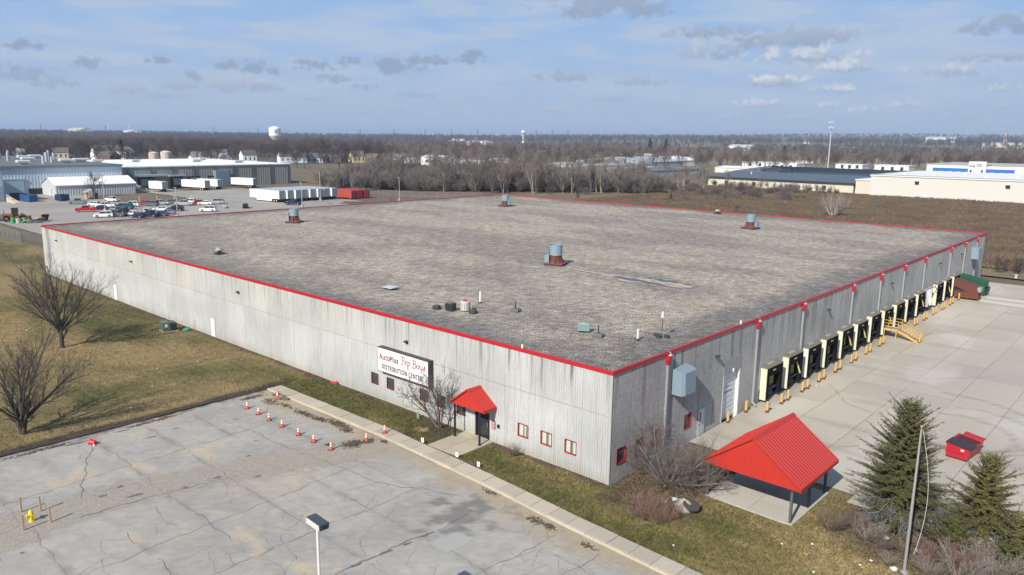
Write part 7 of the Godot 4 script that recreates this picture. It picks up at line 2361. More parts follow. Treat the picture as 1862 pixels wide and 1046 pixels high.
func loader() -> void:
	var t := thing("wheel_loader", "rusty wheel loader with a dark cab among scrap at the far left", "wheel loader", Vector3(-201.5, 0, -19.6), 1.15)
	var paint := flat(0.20, 0.085, 0.05, 0.8)
	var b := MB.new()
	b.cbox(Vector3(-3.0, 0.9, -0.9), Vector3(-0.4, 2.0, 0.9), 0.15)
	part("engine_hood", b, paint, t)
	b = MB.new()
	b.box(Vector3(-0.5, 0.8, -0.6), Vector3(2.2, 1.5, 0.6))
	part("chassis", b, paint, t)
	b = MB.new()
	b.hexa([Vector3(-0.7, 1.6, 0.75), Vector3(0.7, 1.6, 0.75), Vector3(0.7, 1.6, -0.75), Vector3(-0.7, 1.6, -0.75), Vector3(-0.6, 3.3, 0.7), Vector3(0.5, 3.3, 0.7), Vector3(0.5, 3.3, -0.7), Vector3(-0.6, 3.3, -0.7)])
	var cab := part("cab", b, M.glassdark, t)
	b = MB.new()
	b.box(Vector3(-0.75, 3.3, -0.8), Vector3(0.65, 3.45, 0.8))
	for p in [[-0.66, 0.74], [0.6, 0.74], [-0.66, -0.74], [0.6, -0.74]]: b.beam(Vector3(p[0], 1.6, p[1]), Vector3(p[0] * 0.92, 3.3, p[1] * 0.96), 0.12, 0.12)
	part("cab_frame", b, M.black, cab)
	for p in [[-1.8, 1.05], [-1.8, -1.05], [1.7, 1.05], [1.7, -1.05]]:
		b = MB.new()
		b.tube(Vector3(p[0], 0.8, p[1] - 0.28), Vector3(p[0], 0.8, p[1] + 0.28), 0.8, 0.8, 16, true)
		var w := part("wheel", b, M.rubber, t)
		b = MB.new()
		b.tube(Vector3(p[0], 0.8, p[1] - 0.3), Vector3(p[0], 0.8, p[1] + 0.3), 0.38, 0.38, 12, true)
		part("rim", b, paint, w)
	for s in [-0.55, 0.55]:
		b = MB.new()
		b.beam(Vector3(1.2, 1.9, s), Vector3(3.1, 0.9, s), 0.2, 0.35)
		part("lift_arm", b, paint, t)
	b = MB.new()
	b.prism([Vector3(3.0, 0.15, 1.35), Vector3(4.0, 0.1, 1.35), Vector3(3.4, 0.4, 1.35), Vector3(3.2, 1.4, 1.35), Vector3(2.9, 1.3, 1.35)], Vector3(0, 0, 2.7))
	part("bucket", b, flat(0.12, 0.07, 0.05, 0.8), t)
	b = MB.new()
	b.tube(Vector3(-2.4, 2.0, 0.3), Vector3(-2.4, 3.0, 0.3), 0.08, 0.08, 8, true)
	part("exhaust", b, M.black, t)
	var junk := [["waste_drum", "bright green drum in front of the wheel loader, left one", "drum", Vector3(-197.6, 0, -17.9), flat(0.03, 0.40, 0.10, 0.4), 0.5, 1.3], ["waste_drum", "bright green drum in front of the wheel loader, right one", "drum", Vector3(-196.8, 0, -20.3), flat(0.03, 0.42, 0.08, 0.4), 0.45, 1.2], ["waste_drum", "pale grey drum beside the green drums", "drum", Vector3(-196.4, 0, -18.8), flat(0.4, 0.45, 0.42, 0.5), 0.5, 1.1]]
	for q in junk:
		t = thing(q[0], q[1], q[2], q[3], 0, "scrap by the loader")
		b = MB.new()
		b.lathe(PackedVector2Array([Vector2(q[5], 0), Vector2(q[5], q[6]), Vector2(q[5] * 0.8, q[6] + 0.05), Vector2(0, q[6] + 0.05)]), 12)
		part("drum", b, q[4], t)
	for i in 5:
		var q: Array = [[-195.2, -20.5, 0.2, "light sheet of scrap metal lying flat before the loader"], [-195.6, -23.5, 0.5, "pale sheet of scrap metal tilted against the loader wheel"], [-194.8, -22.2, -0.2, "dark sheet of scrap metal in front of the loader"], [-196.0, -16.4, 0.7, "tan plank leaning at the left end of the scrap"], [-196.5, -24.9, 0.9, "dark upright scrap plate right of the loader"]][i]
		b = MB.new()
		b.xf = Transform3D(Basis(Vector3(0, 0, 1), q[2]) * Basis(Vector3.UP, i * 0.8), Vector3.ZERO)
		b.box(Vector3(-1.1, 0.1, -0.9 if i != 3 else -0.15), Vector3(1.1, 0.18, 0.9 if i != 3 else 0.15))
		var o := part("scrap_sheet", b, [M.offwhite, flat(0.45, 0.42, 0.42, 0.6), M.darkmetal, M.wood, M.black][i], self, Vector3(q[0], 0.3 + absf(q[2]) * 0.7, q[1]))
		tag(o, q[3], "scrap sheet", "scrap by the loader")
	t = thing("fork_attachment", "orange-yellow machine attachment standing right of the wheel loader", "machine part", Vector3(-199.0, 0, -25.0), -0.3)
	b = MB.new()
	b.box(Vector3(-0.9, 0.1, -0.7), Vector3(0.9, 1.2, 0.7))
	part("body", b, flat(0.50, 0.26, 0.03, 0.7), t)
	b = MB.new()
	b.beam(Vector3(-0.6, 1.2, 0), Vector3(0.4, 2.0, 0), 0.5, 0.25); b.beam(Vector3(0.4, 1.9, 0), Vector3(0.9, 1.4, 0), 0.5, 0.2)
	part("arm", b, flat(0.55, 0.30, 0.04, 0.7), t)

# cars: nose towards -x, origin on the ground in the middle
var carkits := {}
func car_kit(kind: String) -> Array:
	if carkits.has(kind): return carkits[kind]
	var L := 4.7; var wd := 0.9; var hood := 0.92; var deck := 0.95; var top := 1.45
	var cab := [-0.9, -0.35, 1.05, 1.75]      # windscreen foot, roof front, roof rear, rear glass foot
	match kind:
		"suv": L = 4.8; hood = 1.08; deck = 1.1; top = 1.75; cab = [-1.15, -0.55, 1.85, 2.25]; wd = 0.95
		"hatch": L = 4.2; cab = [-0.95, -0.4, 1.35, 1.95]; top = 1.5
		"pickup": L = 5.7; hood = 1.15; deck = 1.12; top = 1.85; cab = [-1.2, -0.65, 0.85, 1.0]; wd = 0.98
	var h := L * 0.5
	var b := MB.new()
	var sec := [[-h, 0.38, hood - 0.28, wd - 0.12], [-h + 0.25, 0.28, hood - 0.1, wd], [cab[0], 0.26, hood, wd], [cab[3], 0.26, deck, wd], [h - 0.15, 0.3, deck - 0.05, wd], [h, 0.4, deck - 0.25, wd - 0.1]]
	if kind == "pickup": sec = [[-h, 0.5, hood - 0.25, wd - 0.1], [-h + 0.25, 0.42, hood - 0.06, wd], [cab[0], 0.4, hood, wd], [cab[3], 0.4, deck, wd], [h - 0.05, 0.45, deck, wd], [h, 0.5, deck - 0.1, wd - 0.06]]
	for k in sec.size() - 1:
		var p: Array = sec[k]; var q: Array = sec[k + 1]
		b.hexa([Vector3(p[0], p[1], p[3]), Vector3(q[0], q[1], q[3]), Vector3(q[0], q[1], -q[3]), Vector3(p[0], p[1], -p[3]), Vector3(p[0], p[2], p[3] - 0.06), Vector3(q[0], q[2], q[3] - 0.06), Vector3(q[0], q[2], -q[3] + 0.06), Vector3(p[0], p[2], -p[3] + 0.06)])
	var cw := wd - 0.14
	b.hexa([Vector3(cab[1], top - 0.06, cw - 0.08), Vector3(cab[2], top - 0.06, cw - 0.08), Vector3(cab[2], top - 0.06, -cw + 0.08), Vector3(cab[1], top - 0.06, -cw + 0.08), Vector3(cab[1] + 0.1, top, cw - 0.14), Vector3(cab[2] - 0.06, top, cw - 0.14), Vector3(cab[2] - 0.06, top, -cw + 0.14), Vector3(cab[1] + 0.1, top, -cw + 0.14)])
	for s in [-1.0, 1.0]:      # pillars
		b.beam(Vector3(cab[0], hood - 0.02, s * (cw + 0.02)), Vector3(cab[1], top - 0.04, s * (cw - 0.1)), 0.07, 0.07)
		b.beam(Vector3(cab[3], deck - 0.02, s * (cw + 0.02)), Vector3(cab[2], top - 0.04, s * (cw - 0.1)), 0.1, 0.1)
		var mx: float = (cab[1] + cab[2]) * 0.5
		b.beam(Vector3(mx, hood - 0.02, s * (cw + 0.03)), Vector3(mx, top - 0.04, s * (cw - 0.08)), 0.07, 0.07)
	var g := MB.new()
	g.hexa([Vector3(cab[0], hood - 0.03, cw), Vector3(cab[3], deck - 0.03, cw), Vector3(cab[3], deck - 0.03, -cw), Vector3(cab[0], hood - 0.03, -cw), Vector3(cab[1], top - 0.05, cw - 0.1), Vector3(cab[2], top - 0.05, cw - 0.1), Vector3(cab[2], top - 0.05, -cw + 0.1), Vector3(cab[1], top - 0.05, -cw + 0.1)])
	var bed := MB.new()
	if kind == "pickup": bed.box(Vector3(cab[3] + 0.1, deck - 0.5, wd - 0.16), Vector3(h - 0.1, deck + 0.004, -wd + 0.16))
	var wheels := []
	var r := 0.34 if kind in ["sedan", "hatch"] else 0.39
	for x in [-h + 0.85, h - 0.9]:
		for s in [-1.0, 1.0]:
			var w := MB.new()
			w.tube(Vector3(x, r, s * (wd - 0.2)), Vector3(x, r, s * (wd + 0.015)), r, r, 14, true)
			var rim := MB.new()
			rim.tube(Vector3(x, r, s * (wd - 0.1)), Vector3(x, r, s * (wd + 0.03)), r * 0.62, r * 0.58, 10, true)
			wheels.append([w.mesh(), rim.mesh()])
	var lamps := []
	for s in [-1.0, 1.0]:
		var lt := MB.new()
		lt.box(Vector3(h - 0.12, deck - 0.28, s * (wd - 0.28)), Vector3(h + 0.005, deck - 0.1, s * (wd - 0.07)))
		var hl := MB.new()
		hl.box(Vector3(-h + 0.1, hood - 0.36, s * (wd - 0.35)), Vector3(-h - 0.01, hood - 0.24, s * (wd - 0.13)))
		lamps.append([lt.mesh(), hl.mesh()])
	carkits[kind] = [b.mesh(), g.mesh(), bed.mesh() if kind == "pickup" else null, wheels, lamps]
	return carkits[kind]

func car(kind: String, label: String, cat: String, x: float, z: float, turn: float, paint: Material) -> void:
	var k := car_kit(kind)
	var t := thing("parked_" + ("pickup" if kind == "pickup" else "car"), label, cat, Vector3(x, 0, z), turn, "vehicles parked in the works lot")
	partm("body", k[0], paint, t)
	partm("windows", k[1], M.glassdark, t)
	if k[2]: partm("cargo_bed", k[2], M.black, t)
	for w in k[3]:
		var o := partm("wheel", w[0], M.rubber, t)
		partm("rim", w[1], M.galv, o)
	for l in k[4]:
		partm("tail_light", l[0], M.redtrim, t)
		partm("headlight", l[1], M.offwhite, t)

func vehicles() -> void:
	var P := {"white": flat(0.78, 0.78, 0.78, 0.25), "red": flat(0.48, 0.012, 0.02, 0.25), "navy": flat(0.015, 0.03, 0.085, 0.2), "black": flat(0.012, 0.014, 0.018, 0.2), "silver": flat(0.50, 0.51, 0.52, 0.3, 0.4), "grey": flat(0.15, 0.16, 0.18, 0.3, 0.3), "blue": flat(0.03, 0.075, 0.17, 0.25), "teal": flat(0.02, 0.10, 0.14, 0.25), "slate": flat(0.26, 0.30, 0.35, 0.3, 0.3)}
	var T := 0.85
	var list := [
		["pickup", "grey-blue pickup parked alone near the navy waste bin", "pickup truck", -245.0, -49.0, T + 0.4, "slate"],
		["pickup", "red pickup at the left end of the parked cars, nose to the left", "pickup truck", -216.5, -41.6, T + 0.35, "red"],
		["suv", "white covered pickup-like SUV at the front left of the parked cars", "suv", -197.4, -39.6, T + 0.3, "white"],
		["pickup", "white pickup behind the light pole with the yellow base", "pickup truck", -226.0, -50.6, T + 0.1, "white"],
		["pickup", "white pickup parked at the edge of the brown island by the hut", "pickup truck", -247.0, -60.4, T - 0.5, "white"],
		["hatch", "small white car half hidden behind the red pickup", "car", -234.0, -50.2, T - 0.4, "white"],
		["sedan", "dark blue car just behind the front white SUV", "car", -219.6, -46.8, T, "navy"],
		["suv", "teal SUV in the second row of parked cars", "suv", -217.6, -53.2, T - 0.1, "teal"],
		["sedan", "dark sedan between the white pickup and the teal SUV", "car", -223.0, -54.3, T - 0.1, "black"],
		["pickup", "dark blue pickup right of the front white SUV", "pickup truck", -197.6, -43.2, T - 0.35, "grey"],
		["suv", "black SUV behind the dark blue pickup", "suv", -206.0, -47.3, T - 0.3, "black"],
		["sedan", "white sedan in the front row with its boot to the right", "car", -196.4, -46.9, T, "white"],
		["suv", "white SUV in the back row, nose to the left", "suv", -224.8, -58.0, T - 0.05, "white"],
		["sedan", "red car in the back row before the yellow post", "car", -228.0, -63.3, T, "red"],
		["suv", "grey SUV right of the red car in the back row", "suv", -223.0, -63.2, T - 0.2, "grey"],
		["pickup", "silver pickup in the back row behind the grey SUV", "pickup truck", -224.6, -66.8, T, "silver"],
		["sedan", "dark maroon car right of the silver pickup in the back row", "car", -227.0, -71.4, T - 0.1, "grey"],
		["hatch", "white hatchback seen from behind in the middle of the lot", "car", -201.2, -53.0, T - 1.36, "white"],
		["sedan", "white car partly hidden by the dark grey sedan", "car", -205.2, -58.6, T + 0.3, "white"],
		["pickup", "silver pickup right of the middle of the lot beside a grey pole", "pickup truck", -218.4, -71.8, T, "silver"],
		["sedan", "navy blue sedan at the roof edge in the nearest row", "car", -191.4, -52.6, T - 0.2, "blue"],
		["pickup", "very dark blue pickup at the roof edge, left of the navy sedan", "pickup truck", -191.2, -49.6, T - 0.4, "navy"],
		["sedan", "dark grey sedan behind the navy sedan", "car", -194.6, -56.0, T - 0.1, "slate"],
		["suv", "black SUV behind the grey pole near the roof edge", "suv", -202.4, -61.8, T, "black"],
		["suv", "white SUV behind the silver pickup in the far row", "suv", -223.4, -76.0, T - 0.3, "white"],
		["hatch", "red car at the right end of the far row", "car", -219.4, -76.6, T + 0.4, "red"],
		["sedan", "white sedan in front of the silver SUV", "car", -216.0, -77.8, T - 0.1, "white"],
		["suv", "silver SUV at the right end of the parked cars", "suv", -217.4, -82.4, T, "silver"],
		["suv", "white SUV parked alone right of the other cars", "suv", -194.6, -68.2, T - 0.05, "white"],
		["hatch", "black car seen from behind in the empty part of the lot", "car", -197.8, -82.0, T - 1.36, "black"],
		["pickup", "navy pickup beside the white trailers", "pickup truck", -198.0, -99.2, T - 0.25, "navy"],
		["hatch", "dark blue car at the roof edge below the white sedan", "car", -190.6, -46.0, T - 0.3, "navy"]]
	for q in list: car(q[0], q[1], q[2], q[3], q[4], q[5], P[q[6]])
	var t := thing("parked_motorcycle", "small pale motorcycle with sidecar-like trailer alone in the lot", "motorcycle", Vector3(-201.2, 0, -77.6), -0.3)
	var b := MB.new()
	for x in [-0.75, 0.75]:
		b = MB.new()
		b.tube(Vector3(x, 0.32, -0.07), Vector3(x, 0.32, 0.07), 0.32, 0.32, 12, true)
		part("wheel", b, M.rubber, t)
	b = MB.new()
	b.hexa([Vector3(-0.6, 0.4, 0.15), Vector3(0.7, 0.4, 0.15), Vector3(0.7, 0.4, -0.15), Vector3(-0.6, 0.4, -0.15), Vector3(-0.5, 0.9, 0.12), Vector3(0.8, 0.75, 0.12), Vector3(0.8, 0.75, -0.12), Vector3(-0.5, 0.9, -0.12)])
	part("body", b, flat(0.5, 0.5, 0.5, 0.4), t)
	b = MB.new()
	b.beam(Vector3(-0.7, 0.3, 0), Vector3(-0.45, 1.1, 0), 0.08, 0.08); b.beam(Vector3(-0.45, 1.1, -0.35), Vector3(-0.45, 1.1, 0.35), 0.06, 0.06)
	part("handlebar", b, M.black, t)
	b = MB.new()
	b.cbox(Vector3(-0.4, 0.3, 0.45), Vector3(1.0, 1.0, 1.3), 0.2)
	part("sidecar", b, flat(0.42, 0.42, 0.42, 0.5), t)

func trailer(label: String, at: Vector3, turn: float, length: float, roof: Material, group: String, mark := false) -> void:
	var t := thing("semi_trailer", label, "trailer", at, turn, group)      # origin at the rear doors, box runs to -x
	var b := MB.new()
	b.box(Vector3(-length, 1.15, -1.3), Vector3(0, 4.0, 1.3))
	part("box", b, M.white, t)
	b = MB.new()
	b.box(Vector3(-length - 0.02, 3.99, -1.32), Vector3(0.02, 4.08, 1.32))
	part("box_roof", b, roof, t)
	for s in [-1.0, 1.0]:
		b = MB.new()
		b.box(Vector3(0.0, 1.2, s * 0.03), Vector3(0.04, 3.95, s * 1.26))
		var d := part("rear_door", b, flat(0.40, 0.43, 0.46, 0.5, 0.2), t)
		b = MB.new()
		for z in [0.35, 0.8]: b.box(Vector3(0.04, 1.2, s * z), Vector3(0.08, 3.9, s * (z + 0.06)))
		part("lock_rod", b, M.darkmetal, d)
	b = MB.new()
	b.box(Vector3(-0.1, 0.5, -1.2), Vector3(0.05, 0.65, 1.2)); b.box(Vector3(-0.1, 0.5, -0.6), Vector3(0, 1.15, -0.5)); b.box(Vector3(-0.1, 0.5, 0.5), Vector3(0, 1.15, 0.6)); b.box(Vector3(-4.5, 0.85, -0.6), Vector3(-0.3, 1.15, 0.6))
	part("underride_frame", b, M.darkmetal, t)
	for x in [-1.6, -2.9]:
		for s in [-1.0, 1.0]:
			b = MB.new()
			b.tube(Vector3(x, 0.52, s * 0.65), Vector3(x, 0.52, s * 1.25), 0.52, 0.52, 14, true)
			var w := part("wheel", b, M.rubber, t)
			b = MB.new()
			b.tube(Vector3(x, 0.52, s * 1.1), Vector3(x, 0.52, s * 1.27), 0.26, 0.24, 10, true)
			part("rim", b, M.offwhite, w)
	b = MB.new()
	for s in [-0.8, 0.8]: b.beam(Vector3(-length + 3.0, 0.0, s), Vector3(-length + 3.0, 1.15, s), 0.15, 0.2)
	part("landing_gear", b, M.darkmetal, t)
	if not mark:
		b = MB.new()
		b.box(Vector3(-length + 3.6, 0.35, 1.22), Vector3(-4.0, 1.12, 1.26))
		part("side_skirt", b, M.white, t)
	else:
		b = MB.new()
		b.box(Vector3(-length + 2.0, 2.4, 1.301), Vector3(-length + 4.2, 3.3, 1.306))
		b.box(Vector3(-2.4, 2.2, 1.301), Vector3(-1.2, 3.4, 1.306))
		part("faded_print", b, flat(0.62, 0.62, 0.63, 0.5), t)

func trailers() -> void:
	var roofm := flat(0.45, 0.48, 0.51, 0.4, 0.2)
	for k in 8:
		trailer("white box trailer in the parked row, %s from the left" % ORD[k], Vector3(-208.6 + 0.35 * (k % 3), 0, -101.6 - 3.02 * k), 0.13, 16.0, roofm, "row of parked white trailers")
	trailer("single white trailer standing behind the left end of the trailer row", Vector3(-280.5, 0, -132.0), 0.28, 13.0, M.white, "", true)
	trailer("white trailer backed to the middle dock of the grey warehouse", Vector3(-277.6, 0, -109.0), 0.22, 14.5, M.offwhite, "trailers at the grey docks", true)
	trailer("second white trailer just right of the one at the middle dock", Vector3(-281.0, 0, -116.2), 0.2, 13.0, M.offwhite, "trailers at the grey docks", true)
	trailer("short white trailer with a round emblem at the first dock", Vector3(-279.5, 0, -92.5), 0.2, 8.5, M.offwhite, "trailers at the grey docks", true)
	var red := [flat(0.40, 0.065, 0.045, 0.5), flat(0.30, 0.05, 0.04, 0.55), flat(0.36, 0.02, 0.03, 0.45)]
	for k in 3:
		var t := thing("shipping_container", "red shipping container right of the trailers, %s of three" % ["nearest", "middle", "far right"][k], "container", Vector3(-207.0, 0, -130.3 - k * 3.0), 0.05, "red shipping containers")
		var b := MB.new()
		corrugated(b, Vector3(-12.2, 0.15, 1.22), Vector3(0, 0.15, 1.22), 2.75, 0.6, 0.05)
		corrugated(b, Vector3(0, 0.15, -1.22), Vector3(-12.2, 0.15, -1.22), 2.75, 0.6, 0.05)
		b.quad(Vector3(-12.2, 0.15, -1.22), Vector3(-12.2, 0.15, 1.22), Vector3(-12.2, 2.9, 1.22), Vector3(-12.2, 2.9, -1.22))
		b.box(Vector3(-12.25, 2.85, -1.26), Vector3(0.04, 3.0, 1.26))
		b.box(Vector3(-12.2, 0.05, -1.2), Vector3(0, 0.2, 1.2))
		part("body", b, red[k], t)
		for s in [-1.0, 1.0]:
			b = MB.new()
			b.box(Vector3(0.0, 0.2, s * 0.02), Vector3(0.05, 2.85, s * 1.2))
			var d := part("door", b, red[(k + 1) % 3], t)
			b = MB.new()
			for z in [0.35, 0.8]: b.box(Vector3(0.05, 0.25, s * z), Vector3(0.09, 2.8, s * (z + 0.05)))
			part("lock_rod", b, M.darkmetal, d)

func house(label: String, at: Vector3, w: float, d: float, h: float, turn: float, wall: Material, roof: Material) -> void:
	var t := thing("house", label, "house", at, turn, "houses among the trees")
	var b := MB.new()
	b.box(Vector3(-w / 2, -0.5, -d / 2), Vector3(w / 2, h, d / 2))
	var rise := d * 0.38
	for s in [-1.0, 1.0]:
		var p := Vector3(s * w / 2, h, d / 2); var q := Vector3(s * w / 2, h, -d / 2); var r := Vector3(s * w / 2, h + rise, 0)
		if s > 0: b.tri(p, q, r)
		else: b.tri(q, p, r)
	part("wall", b, wall, t)
	b = MB.new()
	for s in [-1.0, 1.0]:
		var e := Vector3(w / 2 + 0.4, h - 0.15, s * (d / 2 + 0.4)); var f := Vector3(-w / 2 - 0.4, h - 0.15, s * (d / 2 + 0.4)); var r0 := Vector3(-w / 2 - 0.4, h + rise + 0.1, 0); var r1 := Vector3(w / 2 + 0.4, h + rise + 0.1, 0)
		if s > 0: b.quad(f, e, r1, r0)
		else: b.quad(e, f, r0, r1)
	var ro := part("roof", b, roof, t)
	b = MB.new()
	b.box(Vector3(w * 0.2, h + rise * 0.6, -0.3), Vector3(w * 0.2 + 0.7, h + rise + 0.9, 0.4))
	part("chimney", b, flat(0.2, 0.1, 0.08, 0.9), ro)
	for k in 3:
		b = MB.new()
		var x := -w * 0.32 + k * w * 0.32
		b.box(Vector3(x - 0.5, h * 0.35, d / 2), Vector3(x + 0.5, h * 0.75, d / 2 + 0.05))
		part("window", b, M.glassdark, t)
	for z in [-d * 0.2, d * 0.2]:
		b = MB.new()
		b.box(Vector3(w / 2, h * 0.4, z - 0.5), Vector3(w / 2 + 0.05, h * 0.8, z + 0.5))
		part("window", b, M.glassdark, t)

func far_objects() -> void:
	rng.seed = 900
	var W := {"white": flat(0.78, 0.78, 0.77, 0.7), "cream": flat(0.58, 0.54, 0.42, 0.7), "grey": flat(0.38, 0.39, 0.4, 0.8), "yellow": flat(0.58, 0.52, 0.32, 0.8), "brick": flat(0.17, 0.095, 0.075, 0.9), "blue": flat(0.35, 0.42, 0.5, 0.8)}
	var R := {"dark": flat(0.09, 0.09, 0.095, 0.95), "brown": flat(0.14, 0.105, 0.085, 0.95), "grey": flat(0.22, 0.22, 0.22, 0.95)}
	var hs := [[-700, -160, 13, 8, 4.5, 0.2, "grey", "grey", "low grey house at the far left among the trees"], [-690, -185, 9, 8, 5, 1.3, "cream", "brown", "cream house with brown roof at the far left"], [-660, -205, 9, 9, 6.5, 1.5, "white", "dark", "tall white gabled house left of the twin silos"], [-650, -222, 8, 8, 6, 0.4, "white", "dark", "white house with two gables behind the blue works"],
		[-600, -190, 12, 8, 4, 0.3, "brick", "dark", "low brick house beside the twin silos"], [-600, -262, 12, 9, 3.6, 0.3, "white", "dark", "white bungalow right of the twin silos"], [-575, -250, 11, 8, 4, 1.2, "white", "grey", "white gabled house behind the white-roofed warehouse"], [-566, -262, 13, 8, 3.2, 0.3, "white", "grey", "low white house with wide grey roof behind the warehouse"], [-560, -283, 9, 8, 5, 1.4, "white", "dark", "white house with steep dark roof beside the road"],
		[-550, -312, 10, 8, 4, 1.3, "white", "dark", "white house facing the road, left of the dark porch house"], [-540, -322, 12, 8, 3.4, 0.35, "blue", "dark", "blue-grey house along the road"], [-535, -335, 10, 8, 3.2, 0.35, "grey", "dark", "grey house with dark roof along the road"], [-527, -346, 14, 8, 3.2, 0.3, "brick", "dark", "long brick ranch house along the road"], [-520, -362, 9, 8, 4.6, 1.4, "yellow", "dark", "pale yellow gabled house along the road"], [-512, -372, 11, 8, 3.2, 0.3, "brick", "brown", "brick house right of the yellow one"], [-500, -392, 8, 7, 3.2, 0.4, "white", "grey", "small white house at the right end of the road"], [-640, -300, 10, 8, 4.5, 0.9, "white", "dark", "white house deep among the trees below the water tower"], [-720, -240, 11, 9, 5.5, 0.7, "cream", "dark", "cream house deep among the trees at left"]]
	for q in hs: house(q[8], Vector3(q[0], -0.25, q[1]), q[2] * 1.25, q[3] * 1.2, q[4] * 1.3, q[5], W[q[6]], R[q[7]])
	# tan silos
	for q in [[-634.0, -238.0, 3.7, 7.8, "tan storage silo, left one of the pair"], [-630.5, -247.0, 4.4, 8.6, "tan storage silo, right one of the pair"]]:
		var t := thing("storage_silo", q[4], "silo", Vector3(q[0], -0.3, q[1]), 0, "pair of tan silos")
		var b := MB.new()
		b.lathe(PackedVector2Array([Vector2(q[2], 0), Vector2(q[2], q[3] * 0.85)]), 20)
		part("tank", b, flat(0.56, 0.50, 0.42, 0.7), t)
		b = MB.new()
		b.lathe(PackedVector2Array([Vector2(q[2] + 0.1, q[3] * 0.85), Vector2(q[2] * 0.5, q[3] * 0.97), Vector2(0, q[3])]), 20)
		part("domed_roof", b, flat(0.58, 0.52, 0.45, 0.7), t)
	# white water tower with a wide tank
	var t := thing("water_tower", "white water tower with a wide flat tank above the trees at left", "water tower", Vector3(-1090, -0.3, -623))
	var b := MB.new()
	b.lathe(PackedVector2Array([Vector2(8.2, 19.5), Vector2(9.2, 21), Vector2(9.2, 31.8), Vector2(8.6, 33.0), Vector2(5.4, 34.8), Vector2(0, 35.6)]), 28)
	part("tank", b, M.white, t)
	b = MB.new()
	b.lathe(PackedVector2Array([Vector2(5.5, 0), Vector2(5.0, 15), Vector2(8.2, 19.5)]), 20)
	part("pedestal", b, M.white, t)
	b = MB.new()
	for y in [28.5, 26.0]:
		for k in 6: b.box(Vector3(8.2, y, 5.6 - k * 0.9), Vector3(9.4 - 0.12 * absf(k - 4), y + 1.1, 5.0 - k * 0.9))
	part("faded_lettering", b, flat(0.45, 0.45, 0.45, 0.7), t)
	b = MB.new()
	b.tube(Vector3(0, 36, 0), Vector3(0, 38, 0), 0.7, 0.7, 8, true)
	part("finial", b, M.galv, t)
	t = thing("sphere_water_tower", "white ball-shaped water tower on a thin stem at the horizon", "water tower", Vector3(-1632, hill(-1632, -1830), -1830))
	var prof := PackedVector2Array()
	for k in 13:
		var a := -PI / 2 + PI * k / 12
		prof.append(Vector2(6.6 * cos(a) + 0.01, 33.0 + 5.6 * sin(a)))
	b = MB.new()
	b.lathe(prof, 20)
	part("ball_tank", b, M.white, t)
	b = MB.new()
	b.lathe(PackedVector2Array([Vector2(4.0, -2), Vector2(1.6, 6), Vector2(1.5, 24), Vector2(2.8, 28.5)]), 14)
	part("stem", b, M.white, t)
	# cell tower
	t = thing("cell_tower", "slim grey mobile phone mast with white antennas at right", "mast", Vector3(-214, 0, -617))
	b = MB.new()
	b.tube(Vector3(0, -1, 0), Vector3(0, 38.5, 0), 0.55, 0.35, 12, true)
	part("mast", b, flat(0.48, 0.5, 0.52, 0.5), t)
	for y in [37.8, 33.6]:
		for k in 9:
			var a := TAU * k / 9
			b = MB.new()
			b.xf = Transform3D(Basis(Vector3.UP, -a), Vector3(cos(a) * 1.9, y, sin(a) * 1.9))
			b.box(Vector3(-0.15, -0.8, -0.25), Vector3(0.15, 0.9, 0.25))
			part("antenna_panel", b, flat(0.55, 0.56, 0.57, 0.6), t)
		b = MB.new()
		for k in 3: b.beam(Vector3(cos(TAU * k / 3) * 2.0, y, sin(TAU * k / 3) * 2.0), Vector3(cos(TAU * (k + 1) / 3) * 2.0, y, sin(TAU * (k + 1) / 3) * 2.0), 0.2, 0.2)
		part("antenna_frame", b, M.galv, t)
	lattice("radio_mast", "red and white lattice mast at the right horizon", Vector3(-322, hill(-322, -1929), -1929), 46.0, 1.6, true, "mast")
	var pyl := [[59, 2400], [160, 2300], [345, 2500], [425, 2500], [622, 2300], [690, 2500], [753, 2200], [807, 2400], [860, 2300], [981, 2300], [1014, 2500], [1046, 2400]]
	for i in pyl.size():
		var az := deg_to_rad(-75.6 + 33.2 * float(pyl[i][0]) / 931.0)
		var x := 27.0 + sin(az) * float(pyl[i][1]); var z := 40.0 - cos(az) * float(pyl[i][1])
		lattice("power_pylon", "dark power-line pylon on the horizon, %s from the left" % ORD[i], Vector3(x, hill(x, z), z), 40.0, 1.3, false, "pylon")
	for q in [[-4650, -1690, "left"], [-4630, -1790, "right"]]:
		t = thing("wind_turbine", "tiny white wind turbine at the far left horizon, %s one" % q[2], "wind turbine", Vector3(q[0], hill(q[0], q[1]), q[1]), 1.2, "wind turbines")
		b = MB.new()
		b.tube(Vector3(0, -3, 0), Vector3(0, 50, 0), 1.6, 1.0, 8, true)
		part("tower", b, M.white, t)
		for k in 3:
			b = MB.new()
			var a := TAU * k / 3 + 0.5
			b.beam(Vector3(0, 50, 1), Vector3(sin(a) * 22.0, 50 + cos(a) * 22.0, 1), 1.1, 1.0)
			part("rotor_blade", b, M.white, t)
	right_side()
